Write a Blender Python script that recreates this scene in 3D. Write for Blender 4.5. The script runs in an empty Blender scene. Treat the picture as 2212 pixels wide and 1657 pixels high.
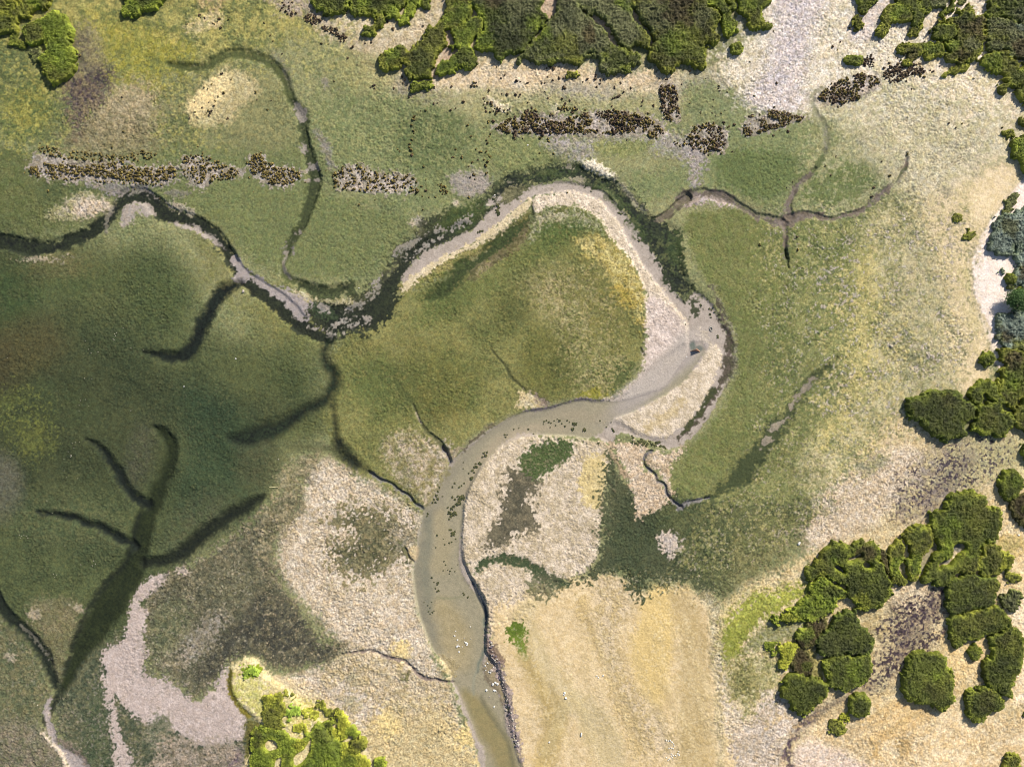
import bpy, math
import numpy as np

# ------------------------------------------------------------------ camera, sky, sun, exposure
S = 200.0 / 2212.0            # metres per map unit; the map is 2212 x 1657 units, 200 m wide
CX, CY = 1106.0, 828.5
scene = bpy.context.scene
COLL = scene.collection
cam = bpy.data.cameras.new("camera")
cam.sensor_width = 36.0
cam.lens = 36.0
cam.clip_start = 1.0
cam.clip_end = 20000.0
camo = bpy.data.objects.new("camera", cam)
COLL.objects.link(camo)
camo.location = (0.0, 0.0, 200.0)
camo.rotation_euler = (0.0, 0.0, 0.0)
scene.camera = camo

SUN_EL = math.radians(38.0)
# shadows fall towards the lower left of the photograph
SH = np.array([-0.62, -0.78]); SH = SH / np.linalg.norm(SH)
sun_to = np.array([-SH[0] * math.cos(SUN_EL), -SH[1] * math.cos(SUN_EL), math.sin(SUN_EL)])
az = math.atan2(sun_to[0], sun_to[1])        # clockwise from +Y
world = bpy.data.worlds.new("World")
scene.world = world
world.use_nodes = True
wn = world.node_tree
bg = wn.nodes["Background"]
sky = wn.nodes.new("ShaderNodeTexSky")
sky.sky_type = 'NISHITA'
sky.sun_disc = False
sky.sun_elevation = SUN_EL
sky.sun_rotation = az
wn.links.new(sky.outputs[0], bg.inputs[0])
bg.inputs[1].default_value = 0.085
sun = bpy.data.lights.new("sun", 'SUN')
sun.energy = 4.9
sun.angle = math.radians(0.5)
sun.color = (1.0, 0.955, 0.86)
suno = bpy.data.objects.new("sun", sun)
COLL.objects.link(suno)
from mathutils import Vector
suno.rotation_euler = Vector((-sun_to[0], -sun_to[1], -sun_to[2])).to_track_quat('-Z', 'Y').to_euler()
suno.location = (60, 60, 120)
scene.view_settings.view_transform = 'Standard'
scene.view_settings.look = 'None'
scene.view_settings.exposure = 0.74
scene.view_settings.gamma = 1.0
scene.view_settings.use_curve_mapping = False
scene.render.engine = 'CYCLES'
scene.cycles.filter_width = 1.0

ALB = 0.56      # sunlit brightness -> real base colour

# ------------------------------------------------------------------ helpers
def lin(c):
    c = np.asarray(c, dtype=np.float32) / 255.0
    return np.where(c <= 0.04045, c / 12.92, ((c + 0.055) / 1.055) ** 2.4).astype(np.float32)

def T(i, j, pts):
    """points measured on a 3 x 3 survey sheet -> map units"""
    out = []
    for p in pts:
        q = list(p)
        q[0] = p[0] / 3.0 + 737.33 * i
        q[1] = p[1] / 3.0 + 552.4 * j
        if len(q) > 2:
            q[2] = p[2] / 3.0
        out.append(tuple(q))
    return out

def W(x, y):
    return (x - CX) * S, (CY - y) * S

_tab = {}
def vn(x, y, sc, seed):
    if seed not in _tab:
        _tab[seed] = np.random.RandomState(1000 + seed).rand(512, 512).astype(np.float32)
    t = _tab[seed]
    u = x / sc + 37.3 + seed * 3.1
    v = y / sc + 91.7 + seed * 1.7
    iu = np.floor(u).astype(np.int32); iv = np.floor(v).astype(np.int32)
    fu = (u - iu).astype(np.float32); fv = (v - iv).astype(np.float32)
    fu = fu * fu * (3 - 2 * fu); fv = fv * fv * (3 - 2 * fv)
    a = iu & 511; b = iv & 511; a1 = (iu + 1) & 511; b1 = (iv + 1) & 511
    r = (t[b, a] * (1 - fu) + t[b, a1] * fu) * (1 - fv) + (t[b1, a] * (1 - fu) + t[b1, a1] * fu) * fv
    return r * 2 - 1

def fbm(x, y, sc, octs, seed, gain=0.55):
    r = 0; a = 1.0; n = 0
    for k in range(octs):
        # rotate each octave so that no grid direction shows
        c, s = math.cos(0.9 * k + 0.4), math.sin(0.9 * k + 0.4)
        r = r + a * vn(x * c - y * s, x * s + y * c, sc, seed + k)
        n += a; a *= gain; sc *= 0.5
    return r / n * 1.5

def sstep(a, b, x):
    t = np.clip((x - a) / (b - a), 0, 1)
    return t * t * (3 - 2 * t)

def cr(pts, n, closed):
    """Catmull-Rom subdivision of a list of tuples"""
    P = np.array(pts, dtype=np.float64)
    m = len(P); out = []
    rng = range(m) if closed else range(m - 1)
    for k in rng:
        if closed:
            p0, p1, p2, p3 = P[k - 1], P[k], P[(k + 1) % m], P[(k + 2) % m]
        else:
            p0 = P[max(k - 1, 0)]; p1 = P[k]; p2 = P[k + 1]; p3 = P[min(k + 2, m - 1)]
        for q in range(n):
            t = q / n
            out.append(0.5 * ((2 * p1) + (-p0 + p2) * t + (2 * p0 - 5 * p1 + 4 * p2 - p3) * t * t + (-p0 + 3 * p1 - 3 * p2 + p3) * t ** 3))
    if not closed:
        out.append(P[-1])
    return np.array(out)

def sd_poly(X, Y, pts, sub=3):
    """signed distance, positive inside, to a smooth closed outline"""
    P = cr([(p[0], p[1]) for p in pts], sub, True).astype(np.float32)
    d2 = np.full(X.shape, 1e12, np.float32)
    ins = np.zeros(X.shape, bool)
    m = len(P)
    for k in range(m):
        ax, ay = P[k]; bx, by = P[(k + 1) % m]
        ex, ey = bx - ax, by - ay
        L = ex * ex + ey * ey + 1e-9
        px = X - ax; py = Y - ay
        t = np.clip((px * ex + py * ey) / L, 0, 1)
        dx = px - ex * t; dy = py - ey * t
        np.minimum(d2, dx * dx + dy * dy, out=d2)
        if ay != by:
            c = ((ay > Y) != (by > Y)) & (px < ex * py / (ey if ey != 0 else 1e-9))
            ins ^= c
    d = np.sqrt(d2)
    return np.where(ins, d, -d)

def sd_line(X, Y, pts, sub=4):
    """half width minus distance along a smooth centre line of (x, y, halfwidth)"""
    P = cr(pts, sub, False).astype(np.float32)
    best = np.full(X.shape, -1e6, np.float32)
    for k in range(len(P) - 1):
        ax, ay, aw = P[k]; bx, by, bw = P[k + 1]
        ex, ey = bx - ax, by - ay
        L = ex * ex + ey * ey + 1e-9
        px = X - ax; py = Y - ay
        t = np.clip((px * ex + py * ey) / L, 0, 1)
        dx = px - ex * t; dy = py - ey * t
        np.maximum(best, aw + (bw - aw) * t - np.sqrt(dx * dx + dy * dy), out=best)
    return best

def material(name, rough=0.9, spec=0.25):
    m = bpy.data.materials.new(name)
    m.use_nodes = True
    nt = m.node_tree
    b = nt.nodes["Principled BSDF"]
    b.inputs["Roughness"].default_value = rough
    b.inputs["Specular IOR Level"].default_value = spec
    return m, nt, b

def mesh_obj(name, V, Q, mat, cols=None, smooth=False, parent=None, attrs=None, link=True):
    """V (n,3), Q (m,k) faces of k corners, cols (n,3) linear base colours"""
    V = np.ascontiguousarray(V, dtype=np.float32); Q = np.ascontiguousarray(Q, dtype=np.int32)
    me = bpy.data.meshes.new(name)
    k = Q.shape[1]
    me.vertices.add(len(V)); me.vertices.foreach_set("co", V.ravel())
    me.loops.add(Q.size); me.loops.foreach_set("vertex_index", Q.ravel())
    me.polygons.add(len(Q))
    me.polygons.foreach_set("loop_start", np.arange(0, Q.size, k, dtype=np.int32))
    me.polygons.foreach_set("loop_total", np.full(len(Q), k, dtype=np.int32))
    if smooth:
        me.polygons.foreach_set("use_smooth", np.ones(len(Q), dtype=bool))
    me.update(calc_edges=True)
    if cols is not None:
        a = me.attributes.new("base", 'FLOAT_COLOR', 'POINT')
        c = np.ones((len(V), 4), np.float32); c[:, :3] = cols
        a.data.foreach_set("color", c.ravel())
    for an, av in (attrs or {}).items():
        a = me.attributes.new(an, 'FLOAT', 'POINT')
        a.data.foreach_set("value", np.ascontiguousarray(av, dtype=np.float32).ravel())
    me.materials.append(mat)
    o = bpy.data.objects.new(name, me)
    if link:
        COLL.objects.link(o)
    if parent is not None:
        o.parent = parent
    return o

def tag(o, label=None, cat=None, group=None, kind=None):
    if label: o["label"] = label
    if cat: o["category"] = cat
    if group: o["group"] = group
    if kind: o["kind"] = kind
    return o
# ------------------------------------------------------------------ the ground sheet: fine inside the surveyed area, coarser out to the horizon
STEP = 1.5
xs_in = np.arange(-60, 2272 + STEP, STEP); ys_in = np.arange(-48, 1706 + STEP, STEP)
def outward(n=34, first=STEP, g=1.34):
    return np.cumsum(first * g ** np.arange(1, n + 1))
ow = outward()
xs = np.concatenate([xs_in[0] - ow[::-1], xs_in, xs_in[-1] + ow]).astype(np.float32)
ys = np.concatenate([ys_in[0] - ow[::-1], ys_in, ys_in[-1] + ow]).astype(np.float32)
NO = len(ow)
GX, GY = np.meshgrid(xs, ys)
shape = GX.shape
CXg = np.clip(GX, -400, 2612); CYg = np.clip(GY, -400, 2057)

# gentle warp so that every outline wanders a little
WXn = fbm(CXg, CYg, 42, 3, 11) * 4.5
WYn = fbm(CXg, CYg, 42, 3, 21) * 4.5
PX = (CXg + WXn).astype(np.float32); PY = (CYg + WYn).astype(np.float32)
N90 = fbm(CXg, CYg, 110, 3, 31).astype(np.float32)
N30 = fbm(CXg, CYg, 34, 3, 41).astype(np.float32)
N12 = fbm(CXg, CYg, 13, 2, 51).astype(np.float32)
N6 = vn(CXg, CYg, 6.0, 61).astype(np.float32)
N3 = vn(CXg, CYg, 3.3, 62).astype(np.float32)
N4 = vn(CXg * 0.8 + CYg * 0.6, CYg * 0.8 - CXg * 0.6, 4.2, 63).astype(np.float32)
WN = np.random.RandomState(5).rand(*shape).astype(np.float32) * 2 - 1

COL = np.zeros(shape + (3,), np.float32)
GR = np.full(shape, 0.35, np.float32)      # grain: how pebbly
WT = np.zeros(shape, np.float32)           # wetness
HT = (fbm(CXg, CYg, 260, 2, 71) * 0.12 + fbm(CXg, CYg, 100, 2, 73) * 0.2).astype(np.float32)
FUR = np.full(shape, 1.0, np.float32)      # short growth

def crop(x0, y0, x1, y1, pad):
    a = np.searchsorted(xs, x0 - pad); b = np.searchsorted(xs, x1 + pad)
    c = np.searchsorted(ys, y0 - pad); d = np.searchsorted(ys, y1 + pad)
    # outlines reaching past the survey continue outwards
    if x0 < -50: a = 0
    if y0 < -40: c = 0
    if x1 > 2262: b = len(xs)
    if y1 > 1697: d = len(ys)
    return (slice(c, d), slice(a, b))

def region(kind, pts, soft=6, rag=0, dith=0, warp=1.0, sub=3):
    """kind poly / line / ell -> (slice, mask 0..1)"""
    if kind == 'ell':
        cx, cy, rx, ry, ang = pts
        R = max(rx, ry)
        sl = crop(cx - R, cy - R, cx + R, cy + R, soft + rag + dith + 14)
    else:
        A = np.array([(p[0], p[1]) for p in pts])
        w = max([p[2] for p in pts]) if kind == 'line' else 0
        sl = crop(A[:, 0].min(), A[:, 1].min(), A[:, 0].max(), A[:, 1].max(), soft + rag + dith + 14 + w)
    X = CXg[sl] + WXn[sl] * warp; Y = CYg[sl] + WYn[sl] * warp
    if kind == 'ell':
        c, s = math.cos(math.radians(ang)), math.sin(math.radians(ang))
        u = (X - cx) * c + (Y - cy) * s; v = -(X - cx) * s + (Y - cy) * c
        sd = (1 - np.sqrt((u / rx) ** 2 + (v / ry) ** 2)) * min(rx, ry)
    elif kind == 'poly':
        sd = sd_poly(X, Y, pts, sub)
    else:
        sd = sd_line(X, Y, pts)
    if rag: sd = sd + rag * (0.8 * N12[sl] + 0.6 * N30[sl])
    if dith: sd = sd + (1.6 if soft < 9 and kind != 'line' else 1.15) * dith * (0.8 * N4[sl] + 0.55 * N6[sl] + 0.6 * N3[sl] + 0.5 * N12[sl])
    return sl, sstep(-soft, soft, sd), sd

def mottle(sl, kind):
    if kind == 'fine': t = 0.5 + 0.34 * N4[sl] + 0.26 * N3[sl] + 0.22 * N12[sl]
    elif kind == 'mid': t = 0.5 + 0.6 * N12[sl] + 0.45 * N6[sl] + 0.4 * N3[sl]
    elif kind == 'patch': t = 0.5 + 0.6 * N30[sl] + 0.7 * N12[sl] + 0.5 * N6[sl] + 0.35 * N4[sl]
    elif kind == 'big': t = 0.5 + 0.8 * N90[sl] + 0.35 * N30[sl] + 0.25 * N4[sl]
    else: t = 0.5 + 0.25 * N30[sl]
    return np.clip(t, 0, 1)

def put(kind, pts, c1, c2, grain=None, mot='fine', soft=6, rag=0, dith=0, wet=None, fur=None, dh=None, op=1.0, warp=1.0):
    sl, m, sd = region(kind, pts, soft, rag, dith, warp)
    m = m * op
    t = mottle(sl, mot)[..., None]
    c = lin(c1) * (1 - t) + lin(c2) * t
    COL[sl] = COL[sl] * (1 - m[..., None]) + c * m[..., None]
    if grain is not None: GR[sl] = GR[sl] * (1 - m) + grain * m
    if wet is not None: WT[sl] = WT[sl] * (1 - m) + wet * m
    if fur is not None: FUR[sl] = FUR[sl] * (1 - m) + fur * m
    if dh is not None: HT[sl] += dh * sstep(-1.5 * soft - 2, 1.5 * soft + 4, sd)
    return sl, m

def level(kind, pts, z, soft=5, warp=1.0, rag=0):
    sl, m, sd = region(kind, pts, soft, rag, 0, warp)
    HT[sl] = HT[sl] * (1 - m) + z * 0.55 * m

def P(*a, **k): return put('poly', *a, **k)
def L(*a, **k): return put('line', *a, **k)
def E(*a, **k): return put('ell', *a, **k)
full = (slice(None), slice(None))
t = np.clip(0.5 + 0.6 * N90 + 0.35 * N30 + 0.3 * N4 + 0.2 * N3, 0, 1)[..., None]
COL[:] = lin((154, 152, 110)) * (1 - t) + lin((124, 130, 90)) * t

SAND = (214, 197, 163); SAND2 = (190, 172, 136)
PINK = (208, 194, 180); PINK2 = (184, 170, 156)
MUD = (172, 160, 152)
BLK = (48, 54, 40); BLK2 = (62, 72, 48)
GRN = (110, 122, 78); GRN2 = (92, 104, 64)

# ---- north-west: yellow straw and green
P([(-90, -90), (760, -90), (740, 60), (620, 90), (480, 140), (360, 150), (250, 170), (170, 190), (100, 230), (-90, 260)], (174, 164, 102), (120, 124, 80), mot='patch', soft=40, dith=20)
P([(180, 20), (330, 60), (420, 120), (380, 150), (300, 140), (220, 100)], (188, 172, 88), (128, 130, 76), mot='patch', soft=22, dith=14, op=0.8)
P([(-90, 100), (70, 90), (90, 180), (150, 250), (140, 330), (60, 320), (-90, 330)], (122, 128, 86), (90, 102, 66), mot='patch', soft=30, dith=14, op=0.8)
E((62, 235, 55, 70, 20), (160, 152, 78), (98, 110, 66), mot='patch', soft=18, dith=16, op=0.75)
P([(120, 90), (200, 60), (225, 120), (235, 170), (215, 230), (190, 290), (160, 280), (150, 200), (130, 150)], (98, 88, 84), (140, 130, 102), mot='mid', soft=22, dith=18, op=0.8, grain=0.5)
P([(160, 180), (215, 170), (225, 200), (185, 250), (160, 230)], (84, 72, 78), (118, 106, 92), mot='mid', soft=14, dith=12, op=0.75)
P([(230, 80), (330, 90), (380, 130), (350, 180), (330, 210), (250, 170)], (92, 108, 64), (140, 140, 74), mot='patch', soft=22, dith=14, op=0.7)
E((280, 235, 75, 55, -10), (176, 160, 122), (132, 124, 92), mot='mid', soft=30, dith=14, grain=0.6)
E((230, 300, 90, 45, 0), (158, 146, 112), (118, 112, 80), mot='mid', soft=30, dith=14, grain=0.6, op=0.8)
P(T(0, 0, [(1210, 690), (1300, 580), (1400, 480), (1520, 460), (1650, 520), (1690, 590), (1640, 640), (1540, 700), (1480, 790), (1330, 800), (1220, 770)]), (198, 182, 138), (170, 156, 112), mot='mid', soft=14, dith=8, grain=0.6)
P(T(0, 0, [(1230, 690), (1320, 590), (1400, 500), (1460, 480), (1480, 560), (1440, 640), (1380, 700), (1280, 740)]), (226, 206, 152), (206, 188, 138), soft=9, dith=4, grain=0.3, dh=0.15)
P(T(0, 0, [(1190, 180), (1250, 110), (1330, 70), (1430, 70), (1450, 130), (1420, 180), (1300, 205), (1210, 205)]), (212, 194, 148), (192, 176, 130), soft=6, dith=5, grain=0.4)
P(T(0, 0, [(1290, 60), (1310, -60), (1450, -60), (1450, 60)]), (190, 166, 118), (166, 150, 112), soft=8, dith=5, grain=0.5)
P(T(0, 0, [(1740, -60), (2260, -60), (2260, 240), (2140, 230), (2000, 130), (1880, 110), (1800, 60)]), (186, 168, 150), (162, 148, 126), mot='mid', soft=16, dith=10, grain=0.5)
L(T(0, 0, [(1780, 340, 20), (1820, 440, 45), (1870, 560, 22)]), (150, 140, 124), (122, 120, 92), mot='mid', soft=10, dith=10, op=0.8)
# straight dull band south of the big straw field
P([(370, 180), (560, 130), (640, 260), (620, 330), (480, 330), (340, 320), (330, 260)], (118, 120, 80), (138, 132, 90), mot='mid', soft=40, dith=12, op=0.5)

# ---- north middle: pale grit between the thickets
P([(740, -60), (1120, -60), (1240, 120), (1480, 150), (1640, 110), (1640, -60), (2300, -60), (2300, 260), (2120, 300), (1990, 330), (1850, 250), (1740, 240), (1620, 210), (1500, 230), (1380, 215), (1200, 225), (1060, 215), (960, 230), (870, 235), (780, 190), (760, 90), (700, 60)], (214, 198, 166), (180, 168, 132), mot='mid', soft=38, dith=22, grain=0.6)
P([(740, 110), (820, 100), (860, 180), (820, 220), (740, 200)], (176, 168, 112), (134, 136, 92), mot='mid', soft=26, dith=14, op=0.8)
P(T(1, 0, [(560, -60), (720, -60), (640, 120), (560, 190), (480, 280), (420, 310), (300, 320), (180, 350), (30, 300), (60, 230), (200, 250), (330, 220), (440, 160), (520, 90)]), (208, 190, 160), (176, 162, 130), mot='mid', soft=14, dith=8, grain=0.7)
P([(880, 140), (1000, 130), (1100, 150), (1180, 130), (1280, 150), (1460, 160), (1430, 195), (1260, 185), (1100, 190), (960, 185)], (222, 200, 168), (196, 176, 142), mot='mid', soft=20, dith=10, grain=0.6, op=0.9)
P([(860, 175), (960, 205), (1000, 235), (880, 240), (840, 220)], (140, 128, 122), (160, 148, 130), mot='mid', soft=20, dith=14, op=0.7)
P([(1180, 185), (1290, 180), (1330, 210), (1270, 225), (1200, 215)], (158, 150, 142), (172, 164, 142), mot='mid', soft=20, dith=10, op=0.7)
P([(1440, 175), (1620, 150), (1640, 190), (1560, 220), (1440, 200)], (150, 148, 130), (176, 168, 146), mot='mid', soft=20, dith=12, op=0.7)
P([(860, 215), (1020, 200), (1340, 225), (1440, 210), (1480, 240), (1360, 250), (1150, 240), (1040, 250), (900, 260)], (186, 176, 130), (154, 152, 108), mot='mid', soft=22, dith=14, op=0.7)

# ---- north-east pale flats
P([(1640, -60), (2300, -60), (2300, 220), (2150, 210), (2080, 170), (1920, 190), (1800, 210), (1750, 240), (1640, 230), (1580, 180), (1560, 130), (1640, 60)], (224, 212, 190), (196, 186, 158), mot='mid', soft=18, dith=12, grain=0.75)
P([(1690, -60), (1800, -60), (1760, 60), (1740, 150), (1700, 240), (1620, 210), (1660, 120)], (212, 200, 196), (186, 176, 172), mot='mid', soft=24, dith=14, grain=0.8)
P(T(2, 0, [(1150, 100), (1320, -40), (1340, 20), (1270, 110), (1240, 240), (1150, 260), (1080, 220)]), (218, 206, 196), (196, 182, 170), mot='mid', soft=8, dith=5, grain=0.7)
P(T(2, 0, [(1560, 240), (1600, 130), (1700, 60), (1800, -40), (1960, -40), (2000, 60), (1940, 130), (1840, 140), (1800, 90), (1640, 150), (1610, 240)]), (226, 212, 190), (204, 188, 160), mot='mid', soft=8, dith=5, grain=0.6)
P([(1590, 215), (1680, 190), (1740, 200), (1730, 240), (1700, 250), (1620, 245)], (220, 208, 200), (186, 174, 166), mot='mid', soft=12, dith=10, grain=1.0, op=0.85)
P([(1960, 140), (2110, 130), (2300, 210), (2300, 330), (2180, 300), (2080, 300), (1990, 200)], (232, 214, 184), (204, 186, 152), mot='mid', soft=24, dith=12, grain=0.6)
P([(1480, 200), (1560, 190), (1610, 230), (1730, 260), (1760, 270), (1740, 350), (1690, 410), (1700, 450), (1600, 420), (1500, 405), (1420, 430), (1370, 420), (1370, 380), (1430, 370), (1500, 340), (1530, 300), (1490, 250)], (146, 150, 106), (120, 130, 88), mot='fine', soft=16, dith=10)
P([(1480, 180), (1560, 180), (1610, 240), (1560, 280), (1490, 260)], (140, 144, 106), (122, 130, 88), soft=16, dith=10, op=0.8)
P([(1770, 250), (1900, 180), (2000, 200), (2080, 240), (2060, 330), (1980, 400), (1880, 430), (1800, 470), (1740, 450), (1730, 400), (1780, 350), (1800, 310)], (174, 168, 130), (136, 140, 98), mot='patch', soft=20, dith=14)
P([(1830, 220), (2010, 210), (2040, 280), (1960, 330), (1860, 290)], (176, 172, 142), (142, 140, 108), mot='patch', soft=24, dith=16, op=0.6)
P([(1760, 370), (1880, 350), (1900, 390), (1830, 440), (1770, 450), (1730, 430), (1740, 400)], (114, 126, 78), (98, 112, 66), soft=16, dith=8, op=0.85)
P([(1550, 330), (1690, 330), (1740, 370), (1690, 410), (1640, 430), (1560, 400)], (112, 124, 78), (96, 110, 66), soft=18, dith=8, op=0.85)

P([(1850, 170), (2300, 140), (2300, 420), (2150, 460), (2050, 480), (1960, 430), (1900, 340), (1830, 280), (1780, 240)], (226, 210, 178), (190, 182, 146), mot='mid', soft=40, dith=22, grain=0.6, op=0.68)
# ---- east slope: green, then straw, then sand
P([(1560, 640), (1600, 540), (1700, 470), (1830, 480), (1900, 430), (1960, 420), (2010, 560), (2000, 760), (1940, 900), (1840, 1010), (1700, 1130), (1560, 1180), (1480, 1200), (1440, 1090), (1500, 1000), (1580, 860), (1600, 760)], (146, 146, 96), (114, 122, 76), mot='patch', soft=16, dith=8)
P([(1900, 440), (2060, 330), (2110, 420), (2080, 560), (2110, 700), (2090, 830), (1980, 880), (1900, 930), (1820, 1020), (1750, 1060), (1720, 1000), (1790, 900), (1840, 780), (1850, 640), (1860, 520)], (196, 184, 142), (154, 150, 108), mot='patch', soft=30, dith=22)
P([(1840, 560), (1890, 540), (1900, 700), (1870, 860), (1800, 960), (1770, 930), (1830, 800)], (196, 182, 118), (150, 148, 94), mot='patch', soft=22, dith=16, op=0.7)
P([(1970, 500), (2040, 540), (2060, 700), (2050, 820), (1960, 860), (1950, 700), (1940, 580)], (176, 166, 134), (146, 144, 110), mot='patch', soft=24, dith=18, op=0.5)
P([(1740, 780), (1800, 800), (1780, 900), (1700, 1000), (1620, 1080), (1570, 1080), (1660, 960), (1720, 870)], (112, 122, 74), (140, 138, 92), mot='mid', soft=16, dith=10, op=0.6)
P([(2010, 420), (2110, 330), (2190, 330), (2195, 400), (2160, 460), (2110, 520), (2090, 600), (2110, 660), (2140, 740), (2130, 830), (2070, 850), (2085, 760), (2070, 680), (2045, 600), (2025, 520)], (226, 206, 168), (210, 190, 148), mot='mid', soft=14, dith=6, grain=0.35, fur=0.3)
P([(1990, 290), (2180, 240), (2240, 330), (2130, 360), (2040, 440), (1960, 410), (1950, 350)], (212, 200, 168), (178, 170, 134), mot='mid', soft=24, dith=16, grain=0.6)
P([(2075, 560), (2095, 560), (2100, 640), (2115, 700), (2100, 720), (2085, 660)], (206, 198, 124), (196, 184, 130), soft=10, dith=6, op=0.4)
P([(2200, 400), (2260, 380), (2260, 810), (2160, 800), (2140, 740), (2110, 660), (2094, 590), (2098, 540), (2138, 480)], (240, 226, 212), (226, 210, 192), mot='mid', soft=7, dith=3, grain=0.35, fur=0.2)
L([(2200, 395, 2.4), (2150, 460, 2.4), (2108, 520, 3), (2095, 590, 3), (2112, 660, 3), (2140, 720, 3)], (190, 172, 134), (206, 188, 150), soft=4, dith=2, op=0.8)
L([(2230, 280, 3), (2130, 282, 3), (2110, 300, 2.5), (2090, 330, 2.5), (2040, 360, 3)], (176, 164, 138), (190, 178, 150), soft=4, dith=4, op=0.8, dh=-0.05)

# ---- south-east sand
P([(1960, 880), (2090, 950), (2300, 930), (2300, 1750), (1560, 1750), (1560, 1500), (1545, 1360), (1570, 1290), (1650, 1240), (1740, 1200), (1760, 1120), (1840, 1020), (1900, 930)], (218, 198, 156), (196, 176, 134), mot='mid', soft=22, dith=14, grain=0.6)
P([(1720, 1120), (1860, 1000), (1960, 960), (2040, 1010), (1960, 1080), (1860, 1150), (1760, 1190)], (216, 198, 172), (188, 170, 142), mot='mid', soft=18, dith=10, grain=0.9)
P([(2020, 960), (2110, 930), (2190, 950), (2180, 1010), (2090, 1060), (1990, 1130), (1930, 1110), (1960, 1040)], (128, 114, 112), (178, 166, 128), mot='mid', soft=24, dith=22, op=0.75, grain=0.7)
P([(2100, 950), (2300, 930), (2300, 1040), (2160, 1030), (2080, 1060), (2030, 1040)], (200, 190, 140), (170, 164, 122), mot='mid', soft=20, dith=14, op=0.7)
P([(2060, 1000), (2100, 970), (2110, 1000), (2050, 1070), (2010, 1110), (2000, 1080)], (120, 106, 108), (150, 136, 118), mot='mid', soft=12, dith=12, op=0.6)
P([(1850, 1000), (1900, 985), (1920, 1000), (1870, 1030)], (118, 122, 88), (150, 146, 112), mot='mid', soft=10, dith=8, op=0.7)
P(T(2, 2, [(1330, 560), (1440, 520), (1560, 480), (1700, 520), (1700, 620), (1640, 740), (1640, 850), (1560, 900), (1440, 980), (1380, 1100), (1220, 1170), (1160, 1140), (1230, 1040), (1300, 900), (1310, 740)]), (150, 134, 112), (190, 174, 136), mot='mid', soft=18, dith=16, grain=0.8)
P(T(2, 2, [(1560, 500), (1690, 490), (1700, 600), (1590, 740), (1500, 800), (1420, 960), (1390, 930), (1400, 760), (1480, 640)]), (92, 76, 84), (160, 142, 118), mot='mid', soft=14, dith=14, grain=0.7, op=0.8)
P(T(2, 2, [(1330, 470), (1420, 450), (1560, 460), (1600, 500), (1560, 600), (1480, 640), (1360, 590)]), (214, 196, 164), (194, 174, 142), mot='mid', soft=10, dith=6, grain=0.9)
P(T(2, 2, [(1640, 760), (1760, 880), (1900, 840), (2000, 900), (1940, 1020), (1800, 1100), (1740, 1240), (1680, 1290), (1560, 1280), (1740, 1080), (1700, 940)]), (226, 200, 150), (208, 182, 132), mot='mid', soft=14, dith=6, grain=0.6)
P(T(2, 2, [(2050, 20), (2300, -60), (2300, 1000), (2150, 1200), (2060, 1300), (2200, 900), (2130, 700), (2020, 500), (2120, 380), (2000, 220)]), (230, 208, 164), (208, 184, 138), mot='mid', soft=10, dith=6, grain=0.5)
P(T(2, 2, [(2120, 640), (2300, 560), (2300, 1140), (2140, 1240), (2210, 980), (2200, 820)]), (240, 222, 190), (224, 204, 168), mot='mid', soft=10, dith=6, grain=0.35)
P(T(2, 2, [(2040, 170), (2180, 160), (2240, 230), (2130, 290), (2040, 250)]), (168, 152, 88), (196, 174, 118), mot='mid', soft=10, dith=8, op=0.85)
P(T(2, 2, [(230, 680), (330, 560), (480, 480), (720, 440), (820, 400), (790, 520), (560, 570), (380, 620), (300, 740), (240, 900), (230, 1050), (170, 1000), (170, 800)]), (214, 196, 146), (192, 176, 126), soft=9, dith=5, grain=0.5)
P(T(2, 2, [(235, 900), (280, 1060), (300, 1200), (420, 1330), (330, 1500), (300, 1720), (180, 1720), (210, 1300), (180, 1080)]), (220, 202, 176), (196, 180, 152), soft=8, dith=5, grain=0.6)
P(T(2, 2, [(480, 1180), (640, 1150), (700, 1290), (830, 1330), (740, 1420), (660, 1540), (640, 1720), (230, 1720), (260, 1500), (420, 1360)]), (214, 198, 178), (182, 166, 144), mot='mid', soft=14, dith=8, grain=0.9)
P(T(2, 2, [(120, 620), (190, 700), (200, 900), (220, 1300), (240, 1720), (120, 1720), (90, 1300), (60, 900)]), (196, 176, 132), (176, 154, 110), mot='mid', soft=10, dith=10, grain=0.9)
P(T(2, 2, [(860, 1330), (1240, 1290), (1700, 1300), (1760, 1240), (1840, 1340), (2200, 1340), (2300, 1300), (2300, 1740), (740, 1740), (760, 1500)]), (226, 204, 164), (204, 180, 138), mot='patch', soft=22, dith=10, grain=0.55)
P(T(2, 2, [(1180, 1330), (1480, 1180), (1640, 1300), (1480, 1420), (1300, 1500), (1240, 1590), (1200, 1480)]), (222, 192, 140), (200, 170, 118), mot='mid', soft=14, dith=6, op=0.8, grain=0.6)
P(T(2, 2, [(740, 1540), (820, 1470), (960, 1520), (1100, 1580), (1240, 1740), (720, 1740)]), (222, 206, 190), (206, 186, 170), soft=14, dith=6, op=0.8, grain=0.5)
E(tuple(T(2, 2, [(1430, 1510)])[0]) + (16, 14, 0), (186, 158, 108), (170, 142, 96), soft=6, dith=6, op=0.7)
L(T(2, 2, [(1700, 1280, 16), (1560, 1310, 10), (1440, 1350, 14), (1320, 1440, 12), (1250, 1560, 5)]), (184, 156, 104), (204, 174, 122), soft=7, dith=4, op=0.75)
L(T(2, 2, [(1230, 1120, 14), (1120, 1170, 22), (1020, 1230, 30), (900, 1290, 40), (840, 1350, 40), (760, 1410, 40), (700, 1470, 25), (670, 1540, 22), (690, 1600, 22), (690, 1720, 26)]), (146, 130, 112), (176, 158, 126), soft=8, dith=7, grain=0.7, dh=-0.15)
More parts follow.
